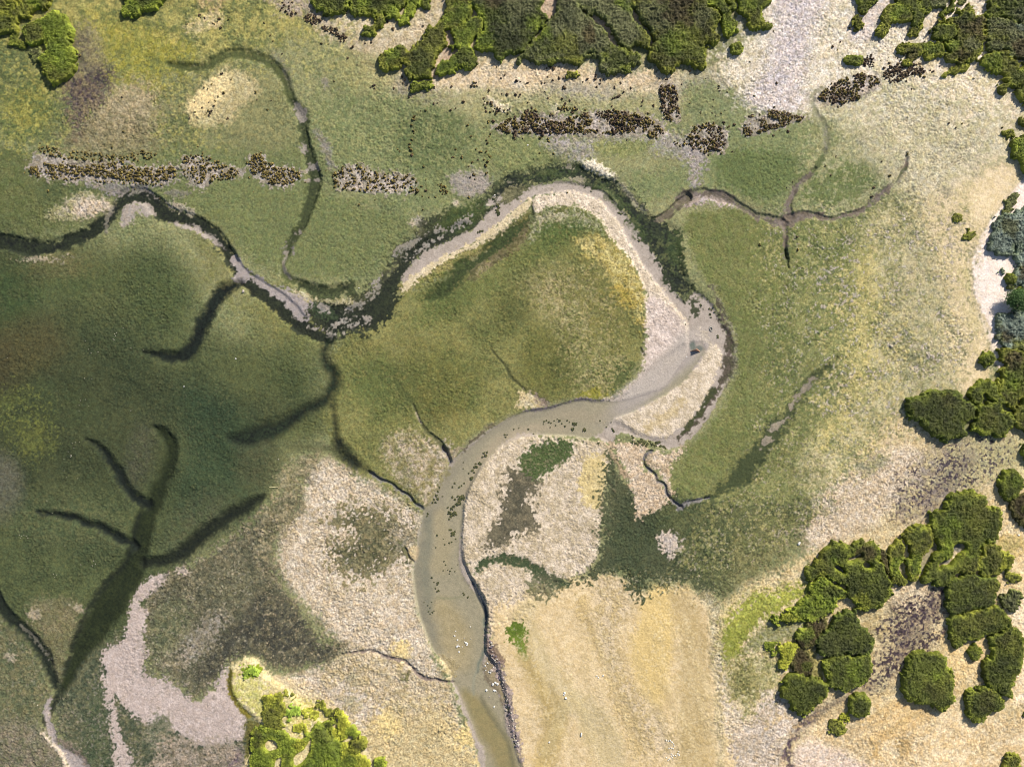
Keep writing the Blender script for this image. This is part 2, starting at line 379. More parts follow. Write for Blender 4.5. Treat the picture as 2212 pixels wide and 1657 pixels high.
L(T(2, 2, [(880, 1320, 12), (820, 1350, 34), (770, 1400, 30), (700, 1470, 20), (665, 1540, 14), (690, 1610, 14), (690, 1720, 14)]), (84, 68, 84), (120, 104, 104), mot='mid', soft=6, dith=9, grain=0.6, dh=-0.12)
# pale-green meadow on the dune toe
P(T(2, 2, [(245, 880), (285, 750), (330, 650), (400, 580), (500, 545), (620, 515), (760, 480), (830, 470), (800, 560), (680, 620), (560, 680), (460, 760), (420, 850), (370, 930), (290, 970), (250, 950)]), (168, 168, 88), (136, 142, 70), mot='mid', soft=8, dith=9, grain=0.5)
P(T(2, 2, [(360, 640), (450, 560), (600, 530), (760, 500), (700, 560), (520, 620), (420, 680), (360, 760)]), (188, 190, 96), (162, 166, 84), mot='mid', soft=8, dith=8, op=0.9)
P(T(2, 2, [(410, 860), (520, 740), (640, 690), (760, 660), (820, 690), (740, 800), (600, 860), (520, 880), (400, 940)]), (176, 170, 132), (134, 134, 90), mot='mid', soft=8, dith=6)
L(T(2, 2, [(420, 870, 14), (500, 800, 22), (600, 760, 18), (700, 740, 10)]), (126, 126, 84), (150, 146, 100), soft=6, dith=5, op=0.8)
P(T(2, 2, [(280, 980), (400, 930), (520, 900), (620, 860), (640, 1060), (640, 1150), (500, 1180), (440, 1330), (340, 1240), (290, 1110)]), (196, 184, 138), (150, 146, 98), mot='mid', soft=10, dith=12, grain=0.7)
P(T(2, 2, [(300, 1040), (400, 960), (480, 1040), (480, 1150), (420, 1240), (340, 1180), (290, 1100)]), (112, 112, 66), (160, 150, 104), mot='mid', soft=7, dith=16, grain=0.8, op=0.85)
P(T(2, 2, [(820, 880), (880, 900), (920, 1000), (930, 1090), (820, 1060), (830, 960), (760, 860)]), (192, 178, 120), (140, 132, 84), mot='mid', soft=6, dith=8, grain=0.8)
P(T(2, 2, [(960, 640), (1130, 610), (1290, 620), (1310, 760), (1240, 900), (1200, 1000), (1160, 800), (1120, 700)]), (206, 188, 146), (180, 162, 120), mot='mid', soft=8, dith=6, grain=0.7)

# ---- green flats either side of the ring channel
P([(-90, 300), (200, 390), (240, 430), (190, 480), (100, 500), (-90, 500)], (118, 122, 80), (96, 106, 66), mot='mid', soft=18, dith=8)
P([(230, 330), (680, 330), (700, 420), (880, 460), (860, 530), (760, 600), (640, 600), (540, 560), (430, 470), (330, 420)], (134, 138, 94), (108, 118, 76), soft=24, dith=8)
P([(690, 210), (860, 200), (1000, 260), (1050, 350), (1010, 430), (900, 460), (780, 420), (700, 350), (670, 280)], (142, 146, 102), (116, 126, 84), soft=26, dith=10)
P([(880, 250), (980, 240), (1020, 310), (960, 360), (880, 350), (850, 300)], (104, 116, 76), (94, 108, 68), soft=24, dith=8, op=0.7)
P([(1060, 290), (1180, 300), (1200, 350), (1130, 375), (1060, 360)], (142, 146, 98), (118, 128, 82), soft=16, dith=10, op=0.8)
P([(1480, 470), (1600, 450), (1690, 490), (1700, 560), (1720, 700), (1700, 860), (1640, 980), (1560, 1070), (1470, 1080), (1450, 1010), (1560, 880), (1595, 760), (1560, 660), (1500, 560)], (136, 136, 88), (112, 120, 74), mot='mid', soft=10, dith=6)
P([(1600, 480), (1680, 500), (1690, 600), (1640, 700), (1610, 620)], (138, 138, 88), (116, 124, 74), mot='mid', soft=22, dith=10, op=0.7)
P([(1300, 305), (1400, 305), (1390, 335), (1300, 335), (1285, 320)], (118, 128, 70), (130, 138, 88), mot='mid', soft=9, dith=7, op=0.9)
P([(1190, 300), (1440, 290), (1520, 300), (1510, 350), (1500, 400), (1480, 350), (1420, 330), (1290, 330), (1260, 350), (1210, 330)], (184, 172, 168), (142, 138, 122), mot='mid', soft=14, dith=12, grain=0.8)
P([(1290, 305), (1400, 300), (1395, 330), (1300, 335)], (120, 128, 68), (144, 146, 96), mot='mid', soft=8, dith=8, op=0.9)
P([(1440, 310), (1520, 320), (1520, 350), (1504, 400), (1494, 400), (1488, 355)], (176, 164, 158), (150, 142, 132), mot='mid', soft=6, dith=8, op=0.9)
P([(980, 380), (1040, 370), (1060, 400), (1040, 420), (1010, 425), (980, 405)], (176, 164, 156), (148, 140, 124), soft=8, dith=6, grain=0.6, wet=0.3)
E((988, 440, 9, 9, 0), (204, 190, 172), (176, 162, 140), soft=4, dith=3, grain=0.6)
E((905, 478, 12, 10, 0), (190, 178, 162), (160, 150, 128), soft=5, dith=5, grain=0.7)
for e in ((1062, 218, 12, 9), (1090, 232, 13, 10), (1078, 228, 12, 9), (1201, 240, 8, 10), (1123, 178, 12, 12), (1788, 118, 9, 10)):
    E(e + (0,), (222, 208, 180), (202, 188, 160), soft=4, dith=3, grain=0.5, dh=0.12)

# ---- the dark south-west weed meadow
P([(-90, 520), (110, 540), (240, 560), (340, 560), (420, 620), (440, 700), (520, 740), (640, 760), (700, 830), (690, 930), (640, 960), (600, 1040), (560, 1100), (470, 1180), (400, 1200), (330, 1330), (240, 1420), (120, 1420), (-90, 1400)], (96, 104, 68), (76, 86, 56), mot='big', soft=60, dith=6)
P([(-90, 560), (30, 620), (120, 700), (260, 740), (380, 800), (520, 830), (620, 860), (600, 940), (520, 960), (400, 920), (380, 1000), (300, 1060), (200, 1060), (60, 1100), (-90, 1100)], (76, 82, 54), (60, 70, 46), mot='big', soft=70, dith=6, op=0.9)
P([(390, 830), (500, 860), (580, 960), (560, 1060), (460, 1100), (380, 1080), (400, 960)], (66, 84, 56), (56, 74, 50), mot='big', soft=40, dith=6, op=0.7)
E((30, 640, 60, 90, 0), (60, 84, 48), (84, 88, 56), mot='big', soft=30, dith=6, op=0.6)
E((200, 600, 120, 60, 20), (84, 98, 60), (100, 102, 66), mot='big', soft=50, dith=6, op=0.8)
E((330, 620, 90, 80, 20), (96, 106, 66), (82, 94, 58), mot='big', soft=50, dith=6, op=0.8)
E((130, 570, 70, 30, 0), (128, 118, 82), (96, 98, 64), mot='mid', soft=18, dith=8, op=0.7)
E((-5, 790, 60, 60, 0), (72, 62, 44), (84, 76, 52), mot='big', soft=40, op=0.7)
E((70, 740, 70, 60, 0), (86, 78, 54), (96, 88, 56), mot='big', soft=40, dith=4, op=0.6)
E((120, 860, 100, 50, 30), (66, 80, 50), (84, 84, 54), mot='big', soft=40, dith=6, op=0.5)
E((-10, 1050, 60, 70, 0), (108, 106, 90), (92, 92, 76), mot='mid', soft=26, dith=6)
E((150, 1130, 130, 60, 10), (86, 98, 66), (100, 104, 72), mot='mid', soft=40, dith=6, op=0.7)
E((300, 985, 30, 70, 10), (96, 94, 76), (82, 86, 62), mot='mid', soft=18, dith=6, op=0.7)
E((430, 1130, 90, 50, -40), (100, 100, 76), (80, 90, 64), mot='mid', soft=30, dith=8, op=0.6)
E((620, 690, 100, 60, 30), (136, 132, 82), (112, 116, 70), mot='big', soft=40, dith=6, op=0.8)
E((580, 790, 100, 60, 0), (98, 104, 66), (84, 94, 58), mot='big', soft=50, dith=6, op=0.7)
E((470, 560, 40, 90, -20), (146, 140, 94), (116, 118, 74), mot='mid', soft=20, dith=8, op=0.7)
E((35, 890, 40, 50, -30), (120, 128, 66), (70, 78, 48), mot='patch', soft=16, dith=18, op=0.35)
E((80, 945, 45, 40, -30), (130, 134, 70), (74, 80, 50), mot='patch', soft=16, dith=18, op=0.45)
E((660, 910, 80, 30, -20), (110, 114, 72), (96, 102, 64), mot='mid', soft=20, dith=6, op=0.7)
E((560, 1000, 50, 60, 0), (104, 100, 72), (84, 88, 62), mot='mid', soft=24, dith=8, op=0.6)

# ---- central island meadow
P([(740, 730), (860, 640), (960, 600), (1060, 540), (1160, 450), (1260, 440), (1330, 500), (1380, 590), (1395, 700), (1380, 790), (1310, 860), (1180, 870), (1060, 930), (990, 970), (960, 1100), (900, 1150), (820, 1050), (740, 1010), (700, 900), (715, 800)], (144, 140, 90), (114, 118, 72), mot='big', soft=12, dith=6)
E((820, 760, 90, 30, -8), (150, 142, 92), (124, 122, 76), mot='mid', soft=22, dith=8, op=0.7)
E((820, 830, 80, 60, 20), (90, 104, 60), (104, 112, 66), mot='big', soft=30, dith=6, op=0.8)
E((950, 820, 90, 80, 20), (112, 112, 64), (96, 104, 60), mot='big', soft=40, dith=6, op=0.7)
E((960, 860, 50, 50, 0), (134, 118, 70), (108, 108, 62), mot='big', soft=26, dith=6, op=0.6)
E((1110, 660, 40, 60, 20), (84, 92, 54), (104, 106, 64), mot='big', soft=26, dith=6, op=0.8)
E((1190, 780, 70, 90, 20), (104, 106, 58), (92, 96, 54), mot='big', soft=30, dith=6, op=0.7)
E((1000, 640, 110, 26, -28), (102, 116, 66), (92, 104, 60), mot='mid', soft=20, dith=8, op=0.7)
E((1220, 490, 80, 30, -10), (92, 110, 62), (80, 98, 56), mot='mid', soft=16, dith=8, op=0.9)
E((1170, 540, 70, 30, -35), (88, 106, 58), (100, 112, 64), mot='mid', soft=18, dith=8, op=0.7)
E((1210, 640, 80, 50, 30), (180, 164, 124), (124, 122, 78), mot='mid', soft=34, dith=22, grain=0.8, op=0.8)
E((1250, 700, 50, 60, -20), (172, 160, 116), (122, 122, 76), mot='mid', soft=30, dith=22, grain=0.8, op=0.8)
E((1290, 790, 60, 50, 0), (166, 156, 110), (112, 116, 70), mot='mid', soft=26, dith=20, grain=0.9, op=0.8)
E((1300, 650, 50, 110, -18), (110, 112, 64), (128, 122, 74), mot='mid', soft=22, dith=12, op=0.6)
P([(1240, 515), (1300, 512), (1350, 550), (1385, 600), (1394, 660), (1388, 710), (1362, 670), (1330, 620), (1290, 570)], (206, 190, 128), (164, 150, 90), mot='mid', soft=9, dith=9, grain=0.8)
E((1350, 640, 16, 30, -25), (162, 142, 66), (178, 158, 88), mot='mid', soft=10, dith=8, grain=0.7, op=0.8)
P([(1315, 840), (1345, 790), (1375, 790), (1360, 815), (1330, 855)], (96, 106, 64), (84, 96, 58), soft=7, dith=8, op=0.85)
P([(1250, 855), (1280, 840), (1315, 850), (1320, 865), (1290, 868), (1250, 870)], (170, 160, 72), (136, 132, 62), soft=5, dith=6, op=0.8)
L([(865, 625, 16), (950, 580, 20), (1030, 545, 18), (1110, 500, 18), (1140, 470, 14)], (158, 146, 96), (118, 122, 72), mot='mid', soft=10, dith=9, grain=0.7)

# ---- south centre: pebble flats
P([(600, 1200), (600, 1150), (650, 1090), (660, 1020), (700, 990), (760, 1020), (850, 1070), (920, 1110), (900, 1180), (905, 1300), (940, 1420), (990, 1540), (1050, 1750), (780, 1750), (760, 1640), (700, 1540), (600, 1470), (740, 1420), (700, 1350), (620, 1260)], (214, 198, 174), (186, 170, 144), mot='mid', soft=12, dith=10, grain=0.9)
P([(830, 950), (890, 930), (950, 960), (975, 990), (960, 1050), (930, 1100), (880, 1060), (840, 1010)], (202, 184, 158), (146, 136, 98), mot='mid', soft=12, dith=12, grain=0.9)
E((872, 1010, 14, 30, -20), (120, 118, 78), (150, 142, 108), soft=8, dith=10, op=0.8)
E((890, 1075, 20, 20, 0), (130, 128, 80), (156, 148, 112), soft=8, dith=8, op=0.7)
E((960, 970, 14, 16, 0), (196, 182, 160), (170, 156, 134), soft=6, dith=6)
P([(780, 1570), (900, 1500), (990, 1560), (1050, 1750), (830, 1750), (790, 1640)], (212, 192, 146), (188, 170, 128), mot='mid', soft=18, dith=10, grain=0.9)
for e in ((865, 1410, 22, 30, 0), (925, 1530, 26, 20, 0), (1010, 1590, 26, 28, 0), (1040, 1650, 18, 20, 0), (840, 1560, 26, 40, 10)):
    E(e, (226, 204, 142), (214, 190, 132), soft=8, dith=5, grain=0.4, op=0.85)
P([(720, 1410), (800, 1400), (900, 1440), (960, 1470), (960, 1530), (880, 1560), (800, 1500), (700, 1460)], (206, 188, 156), (176, 160, 124), mot='mid', soft=14, dith=10, grain=1.0, op=0.8)
E((877, 1465, 9, 12, 0), (110, 112, 72), (146, 138, 104), soft=4, dith=6)
E((760, 1465, 22, 22, 0), (140, 134, 104), (180, 164, 130), mot='mid', soft=10, dith=10, op=0.6)
E((760, 1520, 24, 18, 0), (140, 138, 94), (180, 164, 124), mot='mid', soft=10, dith=10, op=0.6)
# weed patches on the pebbles
P([(715, 1120), (770, 1100), (855, 1115), (885, 1150), (892, 1215), (850, 1215), (800, 1245), (740, 1235), (710, 1180), (760, 1160)], (92, 92, 66), (134, 126, 96), mot='mid', soft=8, dith=20, grain=0.8)
P([(840, 1140), (880, 1150), (885, 1200), (860, 1190)], (190, 176, 160), (160, 148, 128), soft=8, dith=10, op=0.5)
# dark speckled marsh
P([(330, 1260), (450, 1200), (560, 1110), (640, 1060), (655, 1100), (600, 1160), (595, 1230), (640, 1300), (680, 1380), (740, 1395), (720, 1425), (660, 1440), (590, 1440), (520, 1420), (480, 1460), (450, 1500), (420, 1510), (370, 1470), (320, 1430), (310, 1380), (310, 1320)], (104, 102, 80), (132, 124, 100), mot='patch', soft=9, dith=12, grain=0.8)
P([(560, 1280), (640, 1310), (690, 1385), (740, 1400), (700, 1430), (600, 1430), (530, 1410), (450, 1480), (420, 1470), (460, 1380), (520, 1340)], (78, 76, 66), (106, 102, 82), mot='patch', soft=14, dith=12, grain=0.8, op=0.9)
P([(380, 1400), (430, 1340), (480, 1320), (480, 1350), (440, 1400), (400, 1440)], (176, 164, 150), (132, 124, 106), mot='mid', soft=12, dith=20, grain=0.8, op=0.8)
P([(330, 1330), (380, 1290), (420, 1330), (360, 1420), (320, 1420)], (96, 104, 74), (120, 120, 90), mot='mid', soft=14, dith=12, op=0.7)
E((500, 1260, 60, 30, -30), (128, 124, 96), (104, 104, 80), mot='mid', soft=18, dith=16, op=0.6)
P([(570, 1200), (640, 1100), (650, 1050), (700, 990), (690, 970), (620, 1010), (590, 1080), (560, 1140)], (122, 116, 86), (158, 146, 116), mot='mid', soft=14, dith=14, grain=0.8, op=0.8)
# south-west corner
P([(120, 1430), (240, 1380), (300, 1350), (320, 1440), (400, 1500), (450, 1560), (540, 1540), (560, 1750), (170, 1750), (150, 1640), (120, 1560)], (84, 92, 70), (110, 110, 84), mot='mid', soft=16, dith=12, grain=0.6)
P([(-90, 1330), (40, 1370), (100, 1440), (110, 1520), (80, 1560), (110, 1600), (170, 1750), (-90, 1750)], (104, 110, 80), (122, 118, 88), mot='mid', soft=18, dith=8, grain=0.6)
P([(-90, 1560), (90, 1570), (150, 1640), (160, 1750), (-90, 1750)], (146, 134, 114), (108, 108, 84), mot='mid', soft=22, dith=12, grain=0.7)
P([(60, 1310), (120, 1290), (180, 1310), (150, 1400), (130, 1470), (110, 1430), (80, 1360)], (138, 128, 98), (112, 110, 80), mot='mid', soft=12, dith=10, grain=0.7)
P([(200, 1500), (230, 1480), (240, 1600), (260, 1700), (190, 1700), (180, 1600)], (74, 90, 62), (92, 98, 72), soft=14, dith=8, op=0.7)
for e in ((70, 1330, 14, 10, 0), (22, 1418, 9, 10, 0), (175, 1312, 12, 6, 20), (392, 1233, 10, 9, 0), (75, 555, 30, 6, -8), (112, 560, 26, 5, 0)):
    E(e, (190, 176, 158), (158, 146, 122), soft=4, dith=5, grain=0.7, op=0.8)
# pink flat
P(T(0, 2, [(1070, 410), (1080, 450), (1000, 520), (920, 590), (960, 670), (930, 800), (950, 900), (930, 1050), (1050, 1080), (1180, 1180), (1300, 1240), (1400, 1120), (1480, 1000), (1530, 1200), (1600, 1330), (1590, 1450), (1500, 1500), (1300, 1520), (1120, 1440), (1020, 1400), (860, 1310), (790, 1230), (720, 1180), (760, 1330), (800, 1480), (850, 1640), (860, 1740), (760, 1740), (730, 1440), (700, 1300), (670, 1100), (665, 900), (780, 860), (810, 760), (850, 600), (890, 500), (980, 420)]), (200, 184, 174), (182, 166, 156), mot='mid', soft=4, dith=5, grain=0.55, fur=0.3)
P(T(0, 2, [(1000, 1330), (1080, 1330), (1120, 1450), (1050, 1560), (960, 1500)]), (100, 106, 82), (130, 126, 104), mot='mid', soft=9, dith=9)
P(T(0, 2, [(1120, 1440), (1300, 1500), (1480, 1480), (1600, 1560), (1600, 1740), (900, 1740), (1000, 1600)]), (134, 124, 104), (164, 150, 134), mot='mid', soft=16, dith=14, grain=0.7)
P(T(0, 2, [(1480, 1600), (1560, 1520), (1570, 1640), (1500, 1740), (1440, 1740)]), (112, 92, 110), (150, 136, 120), mot='mid', soft=9, dith=10, op=0.7)
E(tuple(T(0, 2, [(1180, 390)])[0]) + (10, 8, 0), (196, 180, 168), (170, 156, 140), soft=3, dith=4)

# ---- south middle: bars and sands
P([(990, 1140), (1010, 1030), (1060, 965), (1140, 940), (1230, 950), (1310, 960), (1325, 1000), (1310, 1060), (1300, 1130), (1290, 1200), (1260, 1240), (1200, 1260), (1120, 1330), (1060, 1360), (1045, 1290), (1010, 1240)], (216, 200, 176), (184, 168, 140), mot='mid', soft=6, dith=5, grain=1.0, fur=0.3, dh=0.2)
P([(1270, 985), (1300, 985), (1318, 1020), (1310, 1060), (1290, 1100), (1260, 1085), (1250, 1030)], (220, 200, 144), (200, 180, 126), mot='mid', soft=7, dith=5, grain=0.6, op=0.9)
P([(1060, 1330), (1100, 1300), (1180, 1260), (1240, 1250), (1300, 1235), (1380, 1260), (1420, 1280), (1480, 1270), (1530, 1300), (1545, 1400), (1560, 1560), (1575, 1750), (1125, 1750), (1110, 1600), (1080, 1480), (1062, 1400)], (222, 200, 158), (206, 182, 138), mot='mid', soft=8, dith=6, grain=0.45, fur=0.1, dh=0.15)
L([(1180, 1265, 22), (1130, 1330, 22), (1150, 1400, 30), (1200, 1480, 30), (1290, 1560, 30), (1330, 1680, 30)], (212, 196, 156), (190, 172, 126), soft=16, dith=5, op=0.7)
L([(1260, 1300, 14), (1280, 1370, 10), (1310, 1430, 10), (1340, 1520, 16), (1380, 1620, 12)], (172, 148, 98), (196, 172, 122), mot='mid', soft=12, dith=7, op=0.7, grain=0.9)
L([(1120, 1380, 12), (1150, 1450, 16), (1200, 1540, 26), (1190, 1600, 26), (1170, 1660, 22)], (182, 158, 104), (198, 174, 118), mot='mid', soft=14, dith=4, op=0.85, grain=0.35)
P([(1400, 1275), (1440, 1260), (1460, 1330), (1450, 1400), (1440, 1500), (1410, 1530), (1370, 1460), (1360, 1400), (1380, 1340)], (222, 196, 136), (206, 180, 122), soft=14, dith=5, grain=0.5)
L([(1470, 1280, 26), (1500, 1380, 30), (1500, 1500, 34), (1500, 1600, 40), (1500, 1720, 44)], (200, 178, 132), (184, 162, 116), mot='mid', soft=14, dith=5, grain=0.4, op=0.85)
P([(1280, 1255), (1340, 1245), (1370, 1290), (1330, 1400), (1380, 1480), (1440, 1560), (1460, 1640), (1400, 1620), (1340, 1500), (1290, 1380)], (204, 186, 158), (170, 152, 112), mot='mid', soft=14, dith=8, grain=1.1, op=0.6)
L([(1180, 1620, 14), (1240, 1500, 12), (1270, 1600, 10)], (206, 188, 142), (190, 172, 126), soft=9, op=0.6)
# dark weed tongues
P([(1300, 1090), (1310, 1020), (1320, 975), (1335, 1010), (1360, 1050), (1420, 1060), (1480, 1080), (1540, 1090), (1600, 1100), (1620, 1180), (1560, 1280), (1530, 1290), (1490, 1260), (1440, 1265), (1410, 1260), (1400, 1290), (1370, 1290), (1340, 1245), (1300, 1240), (1250, 1260), (1290, 1210), (1300, 1150)], (90, 94, 68), (72, 82, 56), mot='big', soft=7, dith=12, grain=0.6)
P([(1420, 1080), (1600, 1090), (1720, 1080), (1760, 1100), (1700, 1180), (1620, 1240), (1560, 1270), (1480, 1230), (1440, 1160)], (104, 108, 72), (78, 88, 58), mot='patch', soft=20, dith=14, grain=0.6)
P([(1600, 1160), (1740, 1090), (1740, 1160), (1640, 1240), (1560, 1290)], (150, 142, 98), (108, 110, 74), mot='patch', soft=18, dith=16, grain=0.6, op=0.7)
P([(1425, 1155), (1455, 1150), (1468, 1180), (1450, 1205), (1430, 1185)], (206, 192, 180), (176, 162, 146), soft=4, dith=7, grain=0.7)
P([(1130, 980), (1170, 955), (1235, 960), (1230, 990), (1180, 1020), (1160, 1050), (1130, 1040), (1120, 1010)], (92, 108, 64), (80, 96, 58), soft=4, dith=6)
P([(1105, 1010), (1130, 1020), (1165, 1050), (1140, 1080), (1160, 1120), (1150, 1145), (1120, 1150), (1080, 1180), (1050, 1185), (1060, 1150), (1080, 1100), (1090, 1050)], (94, 90, 74), (118, 110, 90), mot='mid', soft=5, dith=10, grain=0.8)
L([(1032, 1232, 7), (1060, 1212, 10), (1110, 1208, 12), (1150, 1228, 12), (1190, 1255, 14), (1230, 1262, 7)], (82, 96, 64), (66, 80, 54), soft=4, dith=6, grain=0.5, dh=-0.12)
P([(1150, 1240), (1200, 1240), (1210, 1270), (1170, 1295), (1145, 1280)], (110, 106, 84), (78, 90, 62), soft=5, dith=8, op=0.8)
P([(1100, 1355), (1120, 1345), (1132, 1350), (1135, 1390), (1140, 1412), (1125, 1415), (1110, 1390), (1095, 1372)], (120, 140, 60), (92, 112, 46), mot='mid', soft=2.5, dith=4)
E((1132, 1415, 12, 10, 0), (148, 150, 90), (190, 172, 124), soft=5, dith=7, op=0.7)
# stony west edge of the east sand
L([(1530, 1290, 14), (1545, 1340, 14), (1545, 1420, 10), (1552, 1500, 9), (1555, 1600, 9), (1555, 1720, 9)], (206, 192, 160), (158, 146, 112), mot='mid', soft=6, dith=6, grain=1.2, op=0.8)

# flow streaks on the southern sand
for k_ in range(22):
    r_ = np.random.RandomState(6000 + k_)
    x0 = 1120 + k_ * 17 + r_.uniform(-6, 6); y0 = 1400 - 0.32 * k_ * 17 * (1 if k_ < 12 else 0.6) + r_.uniform(-10, 20)
    b_ = r_.uniform(0.7, 1.2)
    c_ = [((228, 210, 168), (212, 194, 150)), ((176, 154, 110), (190, 168, 122)), ((166, 152, 116), (186, 168, 128))][r_.randint(3)]
    L([(x0, y0, 1), (x0 + 14 * b_, y0 + 70, r_.uniform(2, 5)), (x0 + 45 * b_, y0 + 160, r_.uniform(3, 7)), (x0 + 78 * b_, y0 + 250, r_.uniform(2, 6)), (x0 + 96 * b_, y0 + 330, 1)], c_[0], c_[1], mot='mid', soft=6, dith=6, op=0.32, grain=[0.35, 0.8, 0.6][r_.randint(3)])
for k_ in range(16):
    r_ = np.random.RandomState(6100 + k_)
    x0 = 1600 + k_ * 38 + r_.uniform(-14, 14); y0 = 1560 + r_.uniform(-30, 80) - k_ * 3
    L([(x0, y0, 1), (x0 + 30, y0 - 18, r_.uniform(2, 5)), (x0 + 80, y0 - 34, r_.uniform(2, 6)), (x0 + 130, y0 - 70, 1)], [(232, 212, 172), (186, 160, 114)][k_ % 2], [(220, 200, 158), (200, 176, 128)][k_ % 2], mot='mid', soft=6, dith=6, op=0.5)

P([(1990, 420), (2110, 400), (2110, 520), (2085, 600), (2105, 700), (2130, 800), (2080, 840), (2040, 760), (2040, 640), (2010, 540)], (222, 202, 162), (198, 182, 140), mot='mid', soft=26, dith=14, grain=0.5, op=0.8)
# ---- small blotches: bare lilac mud, straw, dark moss and pale crumbs strewn over the meadows
F9 = (0.6 * vn(CXg, CYg, 7.0, 101) + 0.5 * vn(CXg, CYg, 3.6, 102)).astype(np.float32)
F9b = (0.6 * vn(CXg * .8 - CYg * .6, CYg * .8 + CXg * .6, 8.5, 103) + 0.5 * vn(CXg, CYg, 5.0, 104) + 0.25 * N3).astype(np.float32)
F5 = (0.7 * vn(CXg, CYg, 4.4, 105) + 0.5 * vn(CXg, CYg, 2.6, 106)).astype(np.float32)
def speck(pts, c, fld, thr, op=0.7, soft=20, grain=None, width=0.22):
    sl, m, sd = region('poly', pts, soft, 8, 8)
    f = fld[sl] + 0.25 * N30[sl]
    m = m * sstep(thr, thr + width + 0.15, f) * op * 0.68
    COL[sl] = COL[sl] * (1 - m[..., None]) + lin(c) * m[..., None]
    if grain is not None: GR[sl] = GR[sl] * (1 - m) + grain * m
ALL = [(-90, -90), (2300, -90), (2300, 1750), (-90, 1750)]
NW = [(-90, -90), (780, -90), (720, 160), (480, 180), (480, 320), (200, 330), (-90, 300)]
speck(NW, (188, 178, 104), F9, 0.05, 0.6)
speck(NW, (88, 102, 62), F9b, 0.1, 0.65)
speck([(230, 60), (420, 110), (400, 160), (300, 210), (230, 190)], (178, 166, 74), F9b, -0.1, 0.6)
speck([(140, 150), (240, 150), (230, 240), (180, 300), (150, 240)], (66, 54, 64), F5, -0.15, 1.25)
speck([(180, 200), (340, 180), (350, 330), (200, 330)], (176, 160, 128), F5, 0.1, 0.6)
NM = [(700, 60), (860, 200), (1500, 200), (1520, 300), (1200, 370), (700, 330), (640, 200)]
speck(NM, (176, 172, 122), F9, 0.0, 0.5)
speck(NM, (108, 118, 78), F9b, 0.15, 0.5)
EAST = [(1620, 480), (1850, 440), (2080, 420), (2110, 700), (2080, 850), (1900, 1000), (1700, 1180), (1500, 1250), (1480, 1190), (1600, 1000), (1650, 760)]
speck(EAST, (188, 178, 124), F9, 0.12, 0.7)
speck(EAST, (92, 106, 64), F9b, 0.12, 0.7)
speck(EAST, (190, 176, 164), F5, 0.4, 0.7, grain=1.0)
speck(EAST, (84, 92, 66), F5 * -1, 0.4, 0.7)
speck([(1780, 540), (2060, 480), (2070, 820), (1900, 900), (1780, 900)], (198, 182, 174), F9b + 0.3 * F5, 0.34, 0.8, grain=1.0)
speck([(1780, 640), (1900, 600), (1980, 760), (1880, 1000), (1780, 1030)], (200, 184, 126), F9, 0.0, 0.6)
speck([(1560, 1020), (1720, 900), (1780, 1000), (1700, 1140), (1520, 1240), (1440, 1200)], (150, 142, 108), F5, 0.2, 0.5, grain=0.9)
speck([(1560, 1020), (1720, 900), (1780, 1000), (1700, 1140), (1520, 1240), (1440, 1200)], (150, 144, 92), F9b, 0.12, 0.5)
NEf = [(1760, 240), (2000, 190), (2120, 260), (2060, 380), (1980, 430), (1780, 470), (1720, 420)]
speck(NEf, (196, 188, 146), F9, 0.05, 0.6)
speck(NEf, (108, 122, 80), F9b, 0.1, 0.5)
speck([(1840, 270), (2100, 240), (2140, 360), (2000, 440), (1900, 380)], (198, 184, 160), F9b, -0.05, 0.6)
speck([(1840, 270), (2100, 240), (2140, 360), (2000, 440), (1900, 380)], (130, 126, 104), F5, 0.25, 0.6)
NWH = [(1600, -60), (2300, -60), (2300, 220), (1740, 250), (1560, 210)]
speck(NWH, (170, 162, 138), F5, 0.1, 0.55)
speck(NWH, (236, 224, 208), F9b, 0.1, 0.5)
GRIT = [(760, 40), (1120, 100), (1640, 110), (1640, 200), (1000, 215), (780, 200)]
speck(GRIT, (150, 138, 108), F5, 0.25, 0.55)
ISL = [(740, 730), (960, 600), (1160, 450), (1330, 500), (1395, 700), (1310, 860), (1060, 930), (960, 1100), (820, 1050), (700, 900)]
speck(ISL, (150, 140, 92), F5, 0.2, 0.5)
speck(ISL, (82, 94, 54), F9b, 0.25, 0.5)
speck([(1180, 590), (1320, 600), (1340, 860), (1240, 860), (1200, 720), (1150, 660)], (190, 174, 132), F5, 0.1, 0.5, grain=0.9)
speck([(1180, 700), (1320, 700), (1330, 860), (1240, 860)], (66, 78, 48), F5 * -1, 0.25, 0.6)
DK = [(-90, 520), (340, 560), (440, 700), (700, 830), (640, 1000), (560, 1110), (330, 1330), (-90, 1400)]
speck(DK, (112, 112, 78), F5, 0.3, 0.35)
speck(DK, (48, 58, 42), F9b, 0.3, 0.35)
speck([(-20, 840), (80, 830), (130, 940), (90, 1010), (0, 960)], (132, 140, 72), F5, 0.2, 0.5, soft=16)
SPK = [(330, 1260), (560, 1110), (660, 1000), (700, 1000), (640, 1100), (600, 1230), (760, 1400), (600, 1450), (450, 1510), (310, 1440)]
speck(SPK, (172, 160, 138), F5, 0.28, 0.75, grain=1.0, soft=12)
speck(SPK, (56, 60, 50), F9b, 0.15, 0.5, soft=12)
speck([(180, 1480), (300, 1440), (560, 1560), (540, 1750), (180, 1750)], (160, 148, 134), F5, 0.2, 0.6, soft=16)
speck([(-90, 1350), (120, 1420), (170, 1750), (-90, 1750)], (160, 148, 128), F5, 0.3, 0.6, soft=16)
SPB = [(600, 1160), (700, 990), (900, 1100), (940, 1420), (1040, 1750), (740, 1750), (560, 1440)]
speck(SPB, (158, 142, 112), F5, 0.25, 0.6, grain=1.2)
speck(SPB, (148, 140, 102), F9, 0.45, 0.5)
